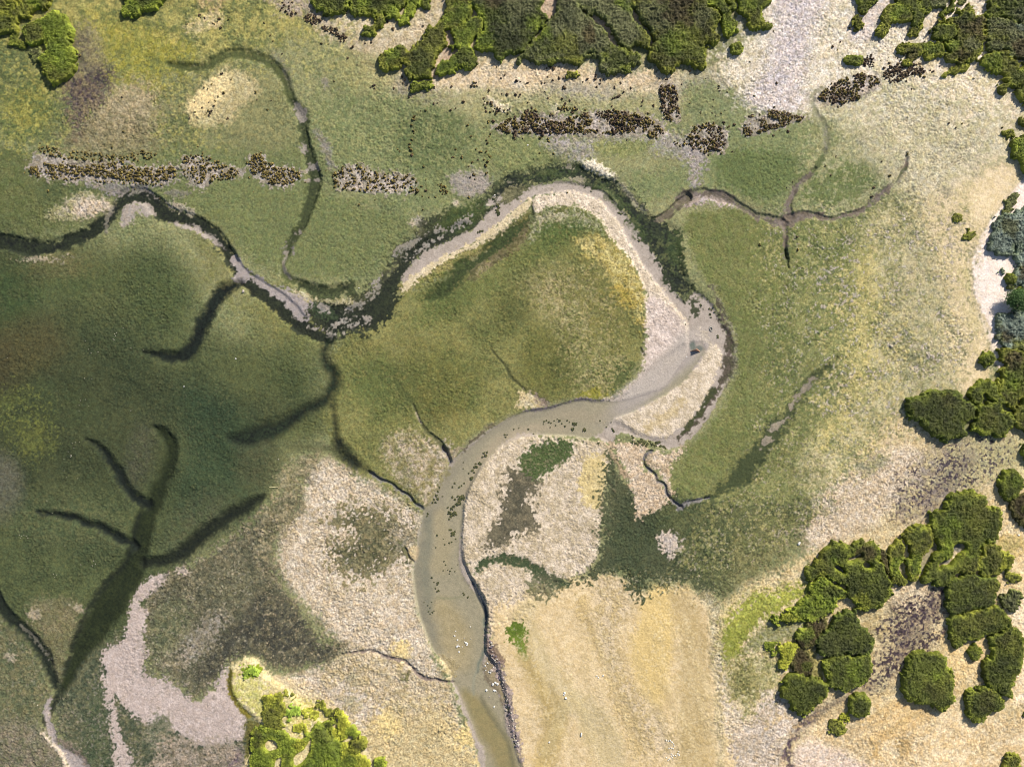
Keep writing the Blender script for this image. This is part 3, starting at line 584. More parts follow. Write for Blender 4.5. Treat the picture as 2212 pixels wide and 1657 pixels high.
SES = [(1060, 1330), (1300, 1240), (1540, 1290), (1575, 1750), (1125, 1750)]
speck(SES, (222, 208, 172), F5, 0.3, 0.45)
speck(SES, (164, 144, 98), F5 * -1, 0.3, 0.4)
SE = [(1560, 1300), (1760, 1120), (2000, 930), (2300, 940), (2300, 1750), (1560, 1750)]
speck(SE, (170, 148, 112), F5, 0.32, 0.5)
speck([(1700, 1150), (1900, 1000), (2000, 1000), (1900, 1120), (1760, 1220)], (160, 146, 124), F5, 0.25, 0.5)
speck([(1940, 1020), (2110, 930), (2200, 960), (2180, 1020), (2060, 1080), (1960, 1140)], (78, 66, 78), F5, 0.08, 1.3)
speck([(1900, 1340), (2000, 1270), (2050, 1280), (2020, 1400), (1930, 1460), (1880, 1500), (1860, 1480), (1900, 1400)], (68, 54, 66), F5, -0.02, 1.35, soft=14)
speck([(1560, 1400), (1700, 1380), (1690, 1500), (1620, 1560), (1570, 1480)], (98, 104, 52), F5, 0.1, 0.7, soft=14)
speck([(1560, 1330), (1700, 1250), (1830, 1260), (1720, 1330), (1620, 1400), (1560, 1440)], (120, 130, 44), F5, 0.1, 0.6, soft=10)
speck([(800, 950), (950, 940), (960, 1100), (880, 1100)], (110, 108, 70), F5, 0.1, 0.6, soft=12)
speck([(1000, 1000), (1200, 940), (1310, 980), (1300, 1180), (1060, 1330), (1010, 1240)], (160, 144, 116), F5, 0.3, 0.55)

# sandy mounds and the mauve strip of the north-west meadow, clear of the straw
P(T(0, 0, [(1210, 700), (1290, 590), (1390, 480), (1500, 450), (1640, 510), (1680, 590), (1640, 650), (1540, 720), (1480, 800), (1330, 820), (1230, 780)]), (204, 188, 144), (176, 164, 122), mot='mid', soft=10, dith=7, grain=0.6, op=0.85)
P(T(0, 0, [(1225, 690), (1310, 590), (1400, 495), (1470, 480), (1490, 570), (1440, 650), (1370, 710), (1270, 745)]), (230, 208, 154), (214, 194, 144), soft=9, dith=4, grain=0.3, op=0.9)
P(T(0, 0, [(740, 600), (860, 560), (980, 590), (1000, 660), (960, 740), (960, 840), (860, 880), (700, 900), (560, 860), (600, 740)]), (186, 168, 134), (140, 130, 104), mot='mid', soft=14, dith=14, grain=0.8, op=0.8)
P(T(0, 0, [(440, 860), (620, 740), (760, 760), (960, 800), (1000, 980), (760, 1020), (520, 980), (400, 940)]), (160, 146, 114), (118, 112, 84), mot='mid', soft=16, dith=16, grain=0.8, op=0.7)
P(T(0, 0, [(440, 520), (560, 480), (700, 560), (640, 650), (560, 740), (520, 880), (480, 860), (440, 640)]), (88, 74, 80), (128, 114, 92), mot='mid', soft=12, dith=14, op=0.75)
P(T(0, 0, [(480, 200), (600, 180), (660, 300), (680, 440), (560, 500), (500, 400)]), (122, 110, 96), (150, 140, 106), mot='mid', soft=12, dith=12, op=0.6)
# ------------------------------------------------------------------ creeks, channels and the stream
BANK = 4.0
def creek(pts, depth, c1=BLK, c2=BLK2, soft=4, dith=3, rag=2, wet=0.2, mot='fine', grain=0.3, op=1.0, cut=None):
    wide = [(p[0], p[1], p[2] * 1.0) for p in pts]
    sl, m, sd = region('line', wide, max(soft, 3), 0, 0, 1.0)
    HT[sl] -= 1.35 * depth * m
    return put('line', pts, c1, c2, grain=grain, mot=mot, soft=soft, rag=rag, dith=dith, wet=wet, fur=0.6, op=op)

# north-west looping tributary
trib = T(0, 0, [(1100, 430, 22), (1230, 445, 26), (1330, 430, 30), (1400, 390, 36), (1500, 355, 34), (1600, 350, 34), (1700, 385, 40), (1780, 450, 30), (1840, 520, 30), (1870, 590, 28), (1900, 650, 28), (1935, 710, 30), (1960, 800, 30), (1975, 930, 30), (2010, 1080, 42), (2040, 1150, 46), (2020, 1230, 42), (1990, 1330, 36), (1950, 1460, 34), (1880, 1570, 28), (1840, 1660, 22)]) \
     + T(0, 1, [(1825, 80, 18), (1870, 150, 22), (1960, 200, 30), (2100, 225, 34), (2220, 215, 30)])
creek(trib, 0.3, (70, 80, 48), (90, 98, 58), soft=6, dith=5, rag=3, op=0.9)
creek(T(0, 0, [(1900, 650, 16), (1950, 800, 24), (1975, 930, 26), (2010, 1080, 34), (2045, 1150, 40), (2025, 1230, 36), (1990, 1330, 30), (1950, 1460, 26), (1880, 1570, 20), (1840, 1660, 14)]), 0.12, (52, 62, 42), (76, 84, 52), soft=3.5, dith=5, rag=3, op=0.85)
for e in ((1950, 750, 32, 40), (1925, 690, 24, 26), (1960, 970, 18, 22), (2020, 1085, 34, 22), (1990, 1110, 18, 12), (1950, 1500, 22, 14), (2000, 1165, 16, 10), (2060, 1170, 16, 9), (1895, 1600, 9, 26), (1840, 1070 - 1070 + 40 + 1657 - 60, 9, 30)):
    x, y = T(0, 0, [(e[0], e[1])])[0]
    E((x, y, e[2] / 3, e[3] / 3, 0), (160, 150, 142), (140, 132, 120), soft=3, dith=3, rag=2, grain=0.3, wet=0.4)
L(T(0, 1, [(1850, 0, 10), (1835, 60, 12), (1860, 110, 9), (1890, 150, 5)]), (170, 160, 144), (148, 140, 120), soft=2.5, dith=2, wet=0.3)
L(T(0, 0, [(2060, 860, 16), (2110, 960, 24), (2150, 1080, 14)]), (160, 150, 146), (136, 130, 112), mot='mid', soft=5, dith=6, op=0.85)
E(tuple(T(0, 0, [(2105, 540)])[0]) + (6, 11, 0), (160, 150, 146), (136, 130, 112), soft=3, dith=3, op=0.8)

# west creek
west = T(0, 0, [(-60, 1560, 40), (60, 1580, 48), (200, 1600, 48), (330, 1600, 44), (450, 1570, 40), (560, 1520, 38), (650, 1460, 46), (720, 1390, 46), (780, 1310, 46), (850, 1270, 52), (930, 1280, 56), (1010, 1340, 58), (1090, 1400, 60), (1190, 1420, 52), (1290, 1450, 46), (1370, 1510, 44), (1440, 1590, 42), (1500, 1680, 42)])
creek(west, 0.3, (26, 32, 28), (50, 58, 38), soft=5, dith=4, rag=4)
P(T(0, 0, [(250, 1180), (420, 1160), (560, 1180), (720, 1210), (820, 1230), (760, 1290), (640, 1260), (480, 1270), (380, 1310), (280, 1290)]), (84, 96, 62), (104, 110, 72), mot='mid', soft=8, dith=6, op=0.85)
P(T(0, 0, [(300, 1410), (380, 1330), (480, 1270), (560, 1240), (660, 1270), (730, 1310), (730, 1350), (650, 1380), (560, 1420), (440, 1420)]), (188, 174, 150), (146, 142, 104), mot='mid', soft=9, dith=8, grain=0.9)
P(T(0, 0, [(500, 1320), (600, 1290), (700, 1310), (720, 1340), (640, 1370), (560, 1400), (500, 1380)]), (206, 190, 172), (180, 164, 140), mot='mid', soft=6, dith=6, grain=0.9)
P(T(0, 0, [(420, 1160), (640, 1180), (820, 1190), (1000, 1190), (1090, 1170), (1100, 1200), (960, 1220), (1010, 1300), (930, 1240), (830, 1250), (740, 1280), (640, 1220), (520, 1190)]), (158, 146, 142), (132, 128, 116), mot='mid', soft=4, dith=6, grain=0.4, wet=0.2, op=0.9)
P(T(0, 0, [(780, 1440), (790, 1360), (850, 1325), (960, 1340), (990, 1380), (950, 1410), (880, 1380), (860, 1430), (810, 1460)]), (174, 164, 154), (160, 148, 136), soft=3, dith=3, rag=2, grain=0.3, wet=0.4)
L(T(0, 0, [(740, 1340, 12), (700, 1400, 14), (680, 1460, 10), (690, 1510, 8)]), (158, 148, 140), (120, 116, 96), soft=3, dith=4, wet=0.3, op=0.8)
P(T(0, 0, [(1060, 1310), (1130, 1310), (1250, 1360), (1250, 1390), (1180, 1370), (1090, 1350)]), (186, 172, 160), (150, 144, 116), soft=4, dith=5, grain=0.8)
P(T(0, 0, [(1060, 1230), (1130, 1240), (1210, 1250), (1160, 1275), (1080, 1265)]), (150, 140, 134), (128, 122, 104), soft=4, dith=5, op=0.8)
L(T(0, 0, [(1080, 1450, 7), (1170, 1465, 14), (1240, 1480, 20), (1310, 1510, 14), (1370, 1550, 12), (1410, 1590, 8), (1490, 1640, 10), (1530, 1690, 20)]), (174, 162, 154), (156, 146, 134), soft=3, dith=3, rag=3, grain=0.3, wet=0.5)
# continues down to the junction
creek(T(0, 1, [(1470, -20, 40), (1530, 80, 46), (1620, 180, 60), (1740, 260, 66), (1840, 340, 70), (1940, 430, 60), (2040, 500, 46), (2120, 530, 40)]), 0.22, (32, 38, 30), (58, 64, 44), soft=4, dith=4, rag=5)
P(T(0, 1, [(1510, -20), (1560, 30), (1620, 100), (1700, 150), (1790, 200), (1865, 232), (1940, 250), (2035, 290), (2065, 340), (2035, 395), (1995, 435), (1920, 405), (1868, 332), (1790, 275), (1710, 215), (1640, 160), (1560, 180), (1510, 170), (1530, 110), (1490, 40)]), (178, 166, 162), (160, 150, 142), soft=2.5, dith=3, rag=3, grain=0.3, wet=0.6)
L(T(0, 1, [(1900, 240, 14), (2020, 270, 16), (2120, 290, 20), (2220, 300, 20)]), (206, 194, 158), (176, 164, 126), mot='mid', soft=4, dith=4, grain=0.9)
# junction pool of black weed
P([(664, 690), (680, 660), (720, 655), (760, 662), (800, 640), (830, 590), (870, 545), (900, 515), (960, 490), (1020, 475), (1060, 440), (1090, 400), (1130, 385), (1160, 400), (1130, 425), (1060, 480), (1000, 515), (940, 545), (890, 570), (865, 620), (850, 660), (840, 690), (800, 712), (750, 722), (705, 725)], (44, 50, 38), (64, 70, 46), soft=5, dith=6, rag=4, grain=0.4, wet=0.3)
level('poly', [(664, 690), (700, 660), (760, 662), (800, 640), (830, 590), (880, 545), (960, 495), (1040, 470), (1090, 420), (1130, 410), (1060, 480), (1000, 515), (940, 545), (890, 570), (865, 620), (840, 690), (800, 712), (750, 722), (705, 720)], -0.6, soft=8)
P([(690, 640), (760, 640), (800, 620), (830, 580), (870, 530), (900, 495), (930, 470), (1000, 450), (1040, 430), (1060, 400), (1100, 400), (1070, 440), (1020, 485), (960, 525), (900, 555), (865, 600), (858, 640), (850, 680), (800, 715), (740, 725), (705, 720)], (30, 36, 28), (50, 58, 38), soft=6, dith=7, rag=5, grain=0.4, op=0.85)
E((1000, 470, 60, 26, -28), (62, 84, 44), (84, 98, 54), mot='mid', soft=12, dith=8, op=0.7)
P(T(0, 1, [(2030, 310), (2110, 310), (2190, 380), (2170, 440), (2060, 400), (2030, 360)]), (54, 68, 46), (70, 82, 54), soft=3, dith=4)
for e in ((1480, -6, 22, 30), (1560, -4, 20, 20), (1490, -18, 30, 14)):
    pass
for x, y, rx, ry, a in ((700, 668, 12, 7, 20), (770, 655, 22, 5, -20), (755, 668, 10, 8, 0), (790, 650, 12, 5, -35), (808, 627, 10, 5, -50), (730, 700, 20, 5, -20), (765, 704, 18, 5, -20), (790, 690, 6, 5, 0), (812, 606, 12, 4, -60), (985, 492, 26, 3.5, -35), (885, 528, 24, 6, -38), (905, 545, 18, 5, -30), (920, 535, 14, 4, -30), (948, 498, 5, 4, 0), (693, 712, 20, 3, 20)):
    E((x, y, rx, ry, a), (172, 162, 152), (150, 142, 130), soft=2.5, dith=4, rag=3, grain=0.3, wet=0.5)
P([(740, 650), (790, 640), (830, 590), (860, 545), (885, 515), (905, 490), (915, 495), (895, 525), (865, 560), (838, 600), (800, 648), (760, 665)], (150, 142, 118), (80, 84, 56), mot='mid', soft=3, dith=6, op=0.25)
# bank of pebbles under the yellow-green tongue
P([(760, 645), (700, 640), (660, 630), (700, 650), (740, 660)], (196, 184, 150), (150, 144, 106), mot='mid', soft=3, dith=4, grain=0.9)

# hook creek and others, soft dark weed
def weedy(pts, depth=0.4, soft=7, c1=(18, 25, 23), c2=(34, 43, 34), **k):
    creek(pts, depth, c1, c2, soft=soft * 1.25, dith=3, rag=2, wet=0.0, **k)
weedy(T(0, 1, [(1560, 180, 14), (1500, 205, 30), (1440, 240, 44), (1390, 300, 46), (1340, 380, 44), (1300, 470, 42), (1265, 560, 44), (1210, 640, 44), (1110, 655, 34), (1010, 640, 24), (940, 620, 8)]))
weedy(T(0, 1, [(2120, 560, 30), (2095, 620, 30), (2110, 700, 30), (2155, 780, 34), (2150, 870, 36), (2080, 960, 36), (1950, 1030, 44), (1850, 1090, 50), (1720, 1150, 64), (1600, 1185, 56), (1490, 1180, 20)]), soft=10, c2=(50, 62, 42))
weedy(T(0, 1, [(2160, 960, 16), (2175, 1100, 18), (2180, 1200, 24), (2200, 1290, 30)]) + T(1, 1, [(60, 1330, 30), (130, 1370, 24), (190, 1410, 12)]), soft=8, depth=0.2, op=0.8)
weedy(T(0, 1, [(1860, 1245, 8), (1960, 1250, 22), (2080, 1255, 26), (2180, 1280, 24)]), soft=8, depth=0.1, c1=(84, 88, 60), c2=(100, 102, 70), op=0.7)
weedy(T(1, 1, [(-10, 1200, 24), (40, 1280, 34), (110, 1340, 22)]), soft=8, depth=0.1, op=0.8)
creek(T(1, 1, [(190, 1410, 12), (250, 1450, 10), (340, 1490, 9), (440, 1560, 9), (500, 1610, 8), (545, 1650, 8)]), 0.35, (140, 136, 128), (110, 108, 100), soft=2.5, dith=2, rag=1)
# tree-shaped creek system
weedy(T(0, 1, [(990, 1120, 12), (1040, 1150, 28), (1080, 1190, 40), (1095, 1240, 42), (1085, 1340, 40), (1060, 1430, 42), (1015, 1530, 50), (985, 1620, 56)]) + T(0, 2, [(950, 20, 56), (920, 110, 60), (890, 220, 68), (865, 330, 74), (815, 430, 84), (740, 540, 90), (670, 660, 88), (605, 770, 78), (540, 860, 64), (490, 950, 52), (450, 1050, 40), (420, 1110, 34), (390, 1160, 22)]), depth=0.5, soft=7, c1=(34, 44, 26), c2=(52, 60, 34))
for off in (0,):
    L(T(0, 2, [(900, 20, 10), (870, 140, 12), (850, 240, 14), (800, 340, 14), (700, 450, 16), (600, 580, 16), (540, 700, 14), (490, 820, 12), (450, 920, 12), (410, 1060, 10)]), (20, 27, 24), (32, 40, 30), soft=6, dith=3, op=0.75)
weedy(T(0, 1, [(560, 1200, 4), (620, 1230, 14), (690, 1280, 24), (740, 1380, 26), (800, 1470, 28), (870, 1560, 32), (945, 1620, 34)]), soft=6)
weedy(T(0, 2, [(240, -10, 5), (300, 5, 12), (400, 35, 18), (520, 60, 22), (640, 100, 26), (740, 150, 28), (800, 190, 28), (870, 240, 24)]), soft=6)
weedy(T(0, 2, [(1680, -90, 14), (1620, -40, 30), (1530, 10, 40), (1430, 70, 44), (1330, 140, 44), (1240, 220, 42), (1150, 290, 40), (1050, 330, 36), (930, 340, 30)]), soft=7, c1=(26, 34, 28), c2=(42, 48, 32))
weedy(T(0, 2, [(-90, 480, 50), (-30, 580, 50), (50, 690, 40), (150, 770, 34), (235, 850, 34), (290, 940, 32), (325, 1040, 28), (345, 1120, 24), (365, 1170, 22), (350, 1230, 20), (325, 1290, 16)]), soft=6, c1=(28, 36, 30), c2=(46, 54, 40))
L(T(0, 2, [(120, 740, 6), (200, 800, 8), (260, 860, 8), (310, 950, 7)]), (140, 134, 122), (104, 102, 88), soft=2.5, dith=4, op=0.8)
L(T(0, 2, [(330, 1180, 8), (310, 1230, 14), (295, 1290, 20), (310, 1370, 22), (340, 1440, 22), (360, 1500, 20), (420, 1560, 30), (500, 1620, 50), (540, 1720, 70)]), (182, 170, 162), (158, 146, 140), soft=3, dith=3, grain=0.4, wet=0.4, dh=-0.2)
L(T(0, 2, [(280, 1430, 10), (340, 1500, 12), (400, 1560, 14), (440, 1660, 14), (460, 1740, 16)]), (224, 206, 182), (200, 184, 158), soft=3, dith=3, grain=0.4, dh=0.25)
L(T(0, 2, [(270, 1320, 12), (285, 1400, 10)]), (56, 58, 46), (70, 72, 56), soft=3, dith=3)
L(T(0, 2, [(340, 1480, 8), (430, 1500, 14), (500, 1550, 16), (560, 1640, 14)]), (112, 98, 92), (140, 126, 112), soft=4, dith=5, op=0.8)

# thin creeks on the central meadow
def thin(pts, depth=0.25, c1=(62, 66, 44), c2=(84, 88, 56), **k):
    creek(pts, depth, c1, c2, soft=2.2, dith=2, rag=1, **k)
thin(T(1, 1, [(960, 600, 3), (1040, 700, 7), (1100, 780, 9), (1160, 835, 9), (1200, 870, 6)]), depth=0.12, op=0.8)
P(T(1, 1, [(1170, 870), (1230, 880), (1290, 920), (1330, 970), (1310, 985), (1270, 985), (1180, 985), (1140, 960)]), (208, 192, 156), (184, 168, 128), mot='mid', soft=4, dith=5, grain=0.8)
P(T(1, 1, [(1210, 880), (1290, 900), (1350, 950), (1330, 985), (1290, 970), (1260, 920)]), (132, 114, 108), (162, 148, 126), soft=4, dith=4, grain=0.6, dh=-0.2)
thin(T(1, 1, [(340, 800, 16), (400, 880, 18), (440, 930, 14), (465, 970, 6)]), depth=0.04, c1=(84, 92, 54), c2=(98, 104, 62), op=0.7)
thin(T(1, 1, [(460, 960, 6), (490, 1030, 8), (510, 1090, 10), (560, 1150, 11), (610, 1200, 14), (650, 1240, 16), (680, 1260, 12)]), depth=0.2, op=0.8, c1=(80, 84, 58), c2=(104, 104, 72))
L(T(1, 1, [(480, 1010, 7), (510, 1080, 7)]), (168, 156, 130), (150, 140, 110), soft=2)
thin(T(1, 1, [(650, 1240, 8), (680, 1280, 10), (700, 1330, 9), (700, 1380, 8)]), depth=0.5, c1=(112, 108, 116), c2=(140, 130, 124))
P(T(1, 1, [(690, 1260), (780, 1230), (740, 1290), (710, 1330)]), (178, 162, 136), (150, 138, 110), soft=3, dith=3, grain=0.6)
thin(T(1, 1, [(1940, 600, 3), (1970, 650, 5), (1985, 680, 4)]), depth=0.2)
# inner slough between the pebble rim and the meadow
creek(T(1, 0, [(1225, 1300, 8), (1230, 1380, 14), (1200, 1440, 34), (1130, 1500, 46), (1040, 1570, 50), (950, 1640, 44), (860, 1700, 44)]) + T(1, 1, [(760, 130, 50), (690, 200, 50), (620, 260, 36), (560, 290, 14)]), 0.35, (54, 66, 38), (80, 92, 52), soft=7, dith=6, rag=3)
P(T(1, 0, [(1240, 1440), (1200, 1560), (1100, 1640), (1010, 1700), (930, 1740), (1000, 1640), (1100, 1560), (1180, 1470)]), (150, 134, 104), (96, 88, 60), mot='mid', soft=4, dith=7, op=0.8)
P(T(1, 1, [(830, 130), (880, 60), (990, 20), (1060, -20), (1000, 60), (920, 120), (860, 170)]), (156, 140, 112), (88, 84, 58), mot='mid', soft=4, dith=6, op=0.7)
L(T(1, 0, [(1225, 1210, 7), (1228, 1300, 6)]), (160, 150, 140), (140, 130, 112), soft=2, dh=-0.15)

# east creek system
def mauve(pts, depth=0.25, c1=(138, 124, 118), c2=(116, 104, 92), **k):
    k.setdefault('op', 0.95)
    creek(pts, depth, c1, c2, soft=3.5, dith=4, rag=2, mot='mid', **k)
mauve(T(2, 0, [(-20, 1290, 30), (60, 1270, 34), (150, 1265, 34), (240, 1275, 34), (310, 1310, 26), (380, 1345, 18), (470, 1390, 18), (560, 1410, 24), (640, 1430, 34), (700, 1410, 36), (780, 1390, 30), (870, 1400, 20), (980, 1420, 16), (1080, 1390, 16), (1180, 1345, 16), (1280, 1265, 16), (1380, 1170, 16), (1440, 1080, 12), (1450, 1000, 8)]))
P(T(2, 0, [(0, 1310), (60, 1280), (160, 1275), (260, 1295), (340, 1340), (240, 1330), (120, 1320), (20, 1345)]), (184, 168, 162), (158, 144, 132), mot='mid', soft=4, dith=5, grain=0.9)
L(T(2, 0, [(0, 1245, 6), (100, 1240, 10), (200, 1245, 8), (330, 1320, 8), (470, 1390, 8), (600, 1440, 10)]), (82, 84, 60), (104, 92, 88), soft=3, dith=4, op=0.8)
P(T(2, 0, [(360, 1290), (520, 1350), (640, 1400), (560, 1400), (440, 1370), (340, 1320)]), (150, 144, 112), (126, 126, 90), soft=4, dith=5, op=0.8)
mauve(T(2, 0, [(690, 1390, 26), (690, 1320, 24), (715, 1240, 18), (760, 1180, 12), (820, 1120, 10), (860, 1080, 10)]))
creek(T(2, 0, [(850, 1090, 10), (900, 1035, 12), (930, 970, 12)]), 0.15, (84, 100, 62), (104, 112, 74), soft=4, dith=4)
mauve(T(2, 0, [(930, 980, 16), (935, 900, 22), (905, 800, 18), (875, 720, 14), (850, 650, 12), (860, 590, 12), (920, 560, 12)]), depth=0.1, c1=(158, 148, 134), c2=(128, 128, 98), op=0.75)
mauve(T(2, 0, [(650, 1430, 24), (655, 1490, 12), (665, 1580, 8), (670, 1670, 7)]), depth=0.3)
thin(T(2, 1, [(665, -40, 8), (680, 20, 9), (690, 70, 5)]), depth=0.3, c1=(70, 88, 50))
L(T(2, 0, [(1010, 1420, 6), (1050, 1500, 6), (1110, 1560, 5)]), (132, 124, 104), (110, 112, 82), soft=3, dith=4, op=0.7)
L(T(2, 0, [(1370, 1180, 8), (1440, 1090, 8)]), (80, 104, 52), (100, 112, 66), soft=4, dith=3, op=0.7)
creek(T(1, 0, [(2240, 1280, 26), (2160, 1340, 22), (2100, 1400, 30), (2040, 1430, 30), (1990, 1440, 24)]), 0.4, (132, 120, 106), (104, 98, 76), soft=3, dith=4)
# south-east creek
creek(T(2, 1, [(1000, 660, 5), (930, 730, 12), (865, 770, 16), (820, 830, 16), (770, 900, 20), (720, 970, 26), (680, 1040, 36), (620, 1110, 44), (560, 1180, 50), (500, 1260, 56), (430, 1350, 60), (360, 1440, 56), (280, 1510, 40), (200, 1560, 26), (150, 1570, 10)]), 0.35, (84, 92, 58), (68, 78, 50), soft=7, dith=7, rag=3)
for p in ([(850, 800, 10), (810, 850, 14), (780, 890, 10)], [(770, 900, 10), (740, 940, 18), (710, 990, 12)], [(690, 1050, 8), (620, 1100, 14), (575, 1140, 12)], [(560, 1180, 14), (530, 1210, 16), (505, 1250, 6)]):
    L(T(2, 1, p), (170, 158, 142), (140, 130, 112), soft=2.5, dith=4, rag=2, wet=0.3)
thin(T(2, 1, [(170, 1565, 6), (90, 1585, 9), (30, 1610, 9), (-30, 1650, 9)]) , depth=0.3, c1=(110, 110, 116), c2=(140, 134, 128))

# ---- the ring channel: wet mud, weed on its outer side
ringmud = [(868, 600), (905, 555), (960, 525), (1020, 495), (1065, 450), (1090, 430), (1060, 445), (1050, 440), (1075, 415), (1120, 405), (1170, 398), (1230, 393), (1290, 405), (1330, 435), (1365, 475), (1400, 520), (1430, 570), (1455, 620), (1480, 650), (1500, 630), (1520, 640), (1545, 670), (1560, 700), (1582, 740), (1580, 800), (1560, 850), (1530, 900), (1500, 940), (1470, 965), (1440, 970), (1400, 950), (1340, 935), (1320, 960), (1300, 950), (1250, 940), (1180, 940), (1110, 950), (1050, 990), (1010, 1050), (1000, 1110), (1000, 1200), (1015, 1245), (1045, 1290), (1052, 1340), (1048, 1400), (1075, 1440), (1090, 1500), (1105, 1580), (1130, 1750), (1050, 1750), (1030, 1620), (1000, 1540), (960, 1440), (925, 1360), (905, 1290), (893, 1240), (900, 1180), (915, 1110), (960, 1020), (1000, 970), (1060, 925), (1120, 895), (1180, 882), (1260, 865), (1310, 867), (1360, 845), (1400, 800), (1430, 760), (1450, 720), (1470, 700), (1450, 670), (1410, 610), (1370, 550), (1330, 490), (1290, 445), (1230, 420), (1160, 425), (1120, 450), (1060, 500), (980, 550), (930, 580), (880, 620)]
put('poly', ringmud, (186, 173, 160), (170, 157, 144), grain=0.25, soft=2.5, dith=2, wet=0.6, fur=0.15, warp=0.5, mot='mid')
level('poly', ringmud, -0.62, soft=5, warp=0.5)
# north-east part of the channel bed under black weed
weedbelt = [(1060, 440), (1070, 405), (1090, 385), (1130, 372), (1180, 360), (1230, 355), (1270, 365), (1310, 385), (1350, 410), (1385, 445), (1410, 470), (1440, 480), (1460, 500), (1470, 550), (1480, 590), (1500, 620), (1490, 640), (1465, 640), (1440, 600), (1410, 545), (1380, 500), (1350, 460), (1320, 420), (1280, 400), (1230, 388), (1180, 400), (1130, 402), (1095, 420)]
level('poly', weedbelt, -0.5, soft=7)
P(weedbelt, (34, 42, 32), (58, 68, 44), soft=3.5, dith=5, rag=4, grain=0.4, mot='mid', wet=0.3)
for e in ((1200, 375, 50, 10, -8), (1320, 420, 40, 12, 40), (1380, 490, 30, 12, 55), (1455, 540, 16, 40, -8)):
    E(e, (64, 84, 46), (78, 92, 52), mot='mid', soft=8, dith=6, op=0.6)
for e in ((1165, 405, 18, 4, -10), (1080, 425, 8, 14, 30), (1110, 405, 10, 6, 0), (1250, 388, 10, 4, 0), (1215, 397, 14, 5, 0), (1225, 360, 10, 8, 0)):
    E(e, (174, 164, 152), (140, 132, 108), soft=2.5, dith=4, rag=3, op=0.9, grain=0.6)
P([(1090, 408), (1140, 400), (1135, 415), (1105, 435), (1080, 432)], (138, 132, 98), (90, 90, 64), mot='mid', soft=3, dith=4, grain=0.8)
P([(1258, 352), (1272, 344), (1290, 350), (1310, 365), (1330, 385), (1320, 388), (1290, 372), (1262, 362)], (224, 214, 190), (190, 182, 158), mot='mid', soft=3, dith=3, grain=1.0, dh=0.25)
L([(1325, 388, 4), (1350, 408, 5), (1375, 440, 4), (1400, 460, 3)], (196, 184, 162), (150, 146, 116), soft=3, dith=4, grain=0.9, op=0.8)
# outer rim of dark purple weed, east side
L(T(2, 1, [(190, 190, 10), (240, 330, 12), (270, 440, 18), (295, 540, 26), (305, 640, 26), (290, 740, 24), (255, 820, 22), (200, 900, 30), (150, 980, 26), (90, 1060, 22), (30, 1140, 20), (-20, 1200, 14)]), (112, 98, 88), (84, 78, 62), mot='mid', soft=3.5, dith=5, rag=3, wet=0.3, grain=0.5)
L(T(2, 1, [(205, 870, 30), (160, 930, 28), (110, 1010, 24), (50, 1090, 16), (0, 1170, 12)]), (66, 74, 46), (80, 82, 52), soft=3, dith=4, rag=4)
L(T(2, 1, [(210, 200, 6), (310, 470, 8), (335, 620, 8), (320, 760, 7), (250, 850, 6)]), (176, 166, 146), (100, 98, 74), mot='mid', soft=3, dith=7, grain=1.0, op=0.8)
for x, y, rx, ry, a in ((30, 280, 22, 40, -20), (70, 340, 26, 50, -10), (90, 290, 10, 14, 0), (70, 385, 24, 14, 0), (20, 210, 30, 30, 0)):
    q = T(2, 1, [(x, y)])[0]
    E((q[0], q[1], rx / 3, ry / 3, a), (84, 86, 58), (64, 70, 48), soft=2.5, dith=4, rag=3)
# rim of white pebbles on the inner side and the big point bar
rim = [(866, 622), (890, 596), (950, 560), (1010, 530), (1060, 495), (1110, 455), (1143, 428), (1147, 445), (1120, 470), (1075, 505), (1030, 530), (960, 568), (900, 610), (875, 630)]
P(rim, (222, 206, 172), (196, 180, 144), mot='mid', soft=3, dith=4, grain=0.8, fur=0.2, warp=0.5)
level('poly', rim, 0.0, soft=3, warp=0.5)
bar = [(1150, 430), (1165, 422), (1230, 413), (1285, 428), (1325, 465), (1360, 520), (1395, 580), (1425, 620), (1455, 660), (1480, 690), (1486, 720), (1478, 760), (1450, 790), (1400, 830), (1340, 870), (1310, 866), (1330, 860), (1360, 840), (1390, 795), (1397, 740), (1397, 680), (1392, 630), (1375, 580), (1340, 535), (1310, 500), (1290, 470), (1240, 448), (1190, 448), (1155, 465)]
P(bar, (226, 210, 186), (196, 180, 156), mot='mid', soft=3, dith=4, grain=1.0, fur=0.15, warp=0.5)
level('poly', bar, -0.2, soft=5, warp=0.5)
P([(1400, 640), (1440, 660), (1478, 700), (1470, 750), (1430, 790), (1370, 840), (1350, 850), (1390, 800), (1400, 720)], (216, 200, 190), (188, 172, 162), mot='mid', soft=8, dith=4, grain=0.9, op=0.8)
P([(1400, 790), (1470, 735), (1480, 760), (1440, 800), (1370, 850), (1320, 872), (1300, 864), (1350, 845)], (184, 168, 154), (196, 182, 168), soft=6, dith=3, grain=0.5, op=0.8)
level('poly', [(1400, 800), (1475, 745), (1480, 770), (1420, 840), (1330, 875), (1300, 866), (1360, 850)], -0.56, soft=6, warp=0.5)
P([(1150, 470), (1190, 452), (1240, 452), (1285, 474), (1300, 500), (1240, 480), (1180, 490), (1150, 520)], (186, 176, 146), (124, 130, 88), mot='mid', soft=5, dith=9, grain=0.9, op=0.9)
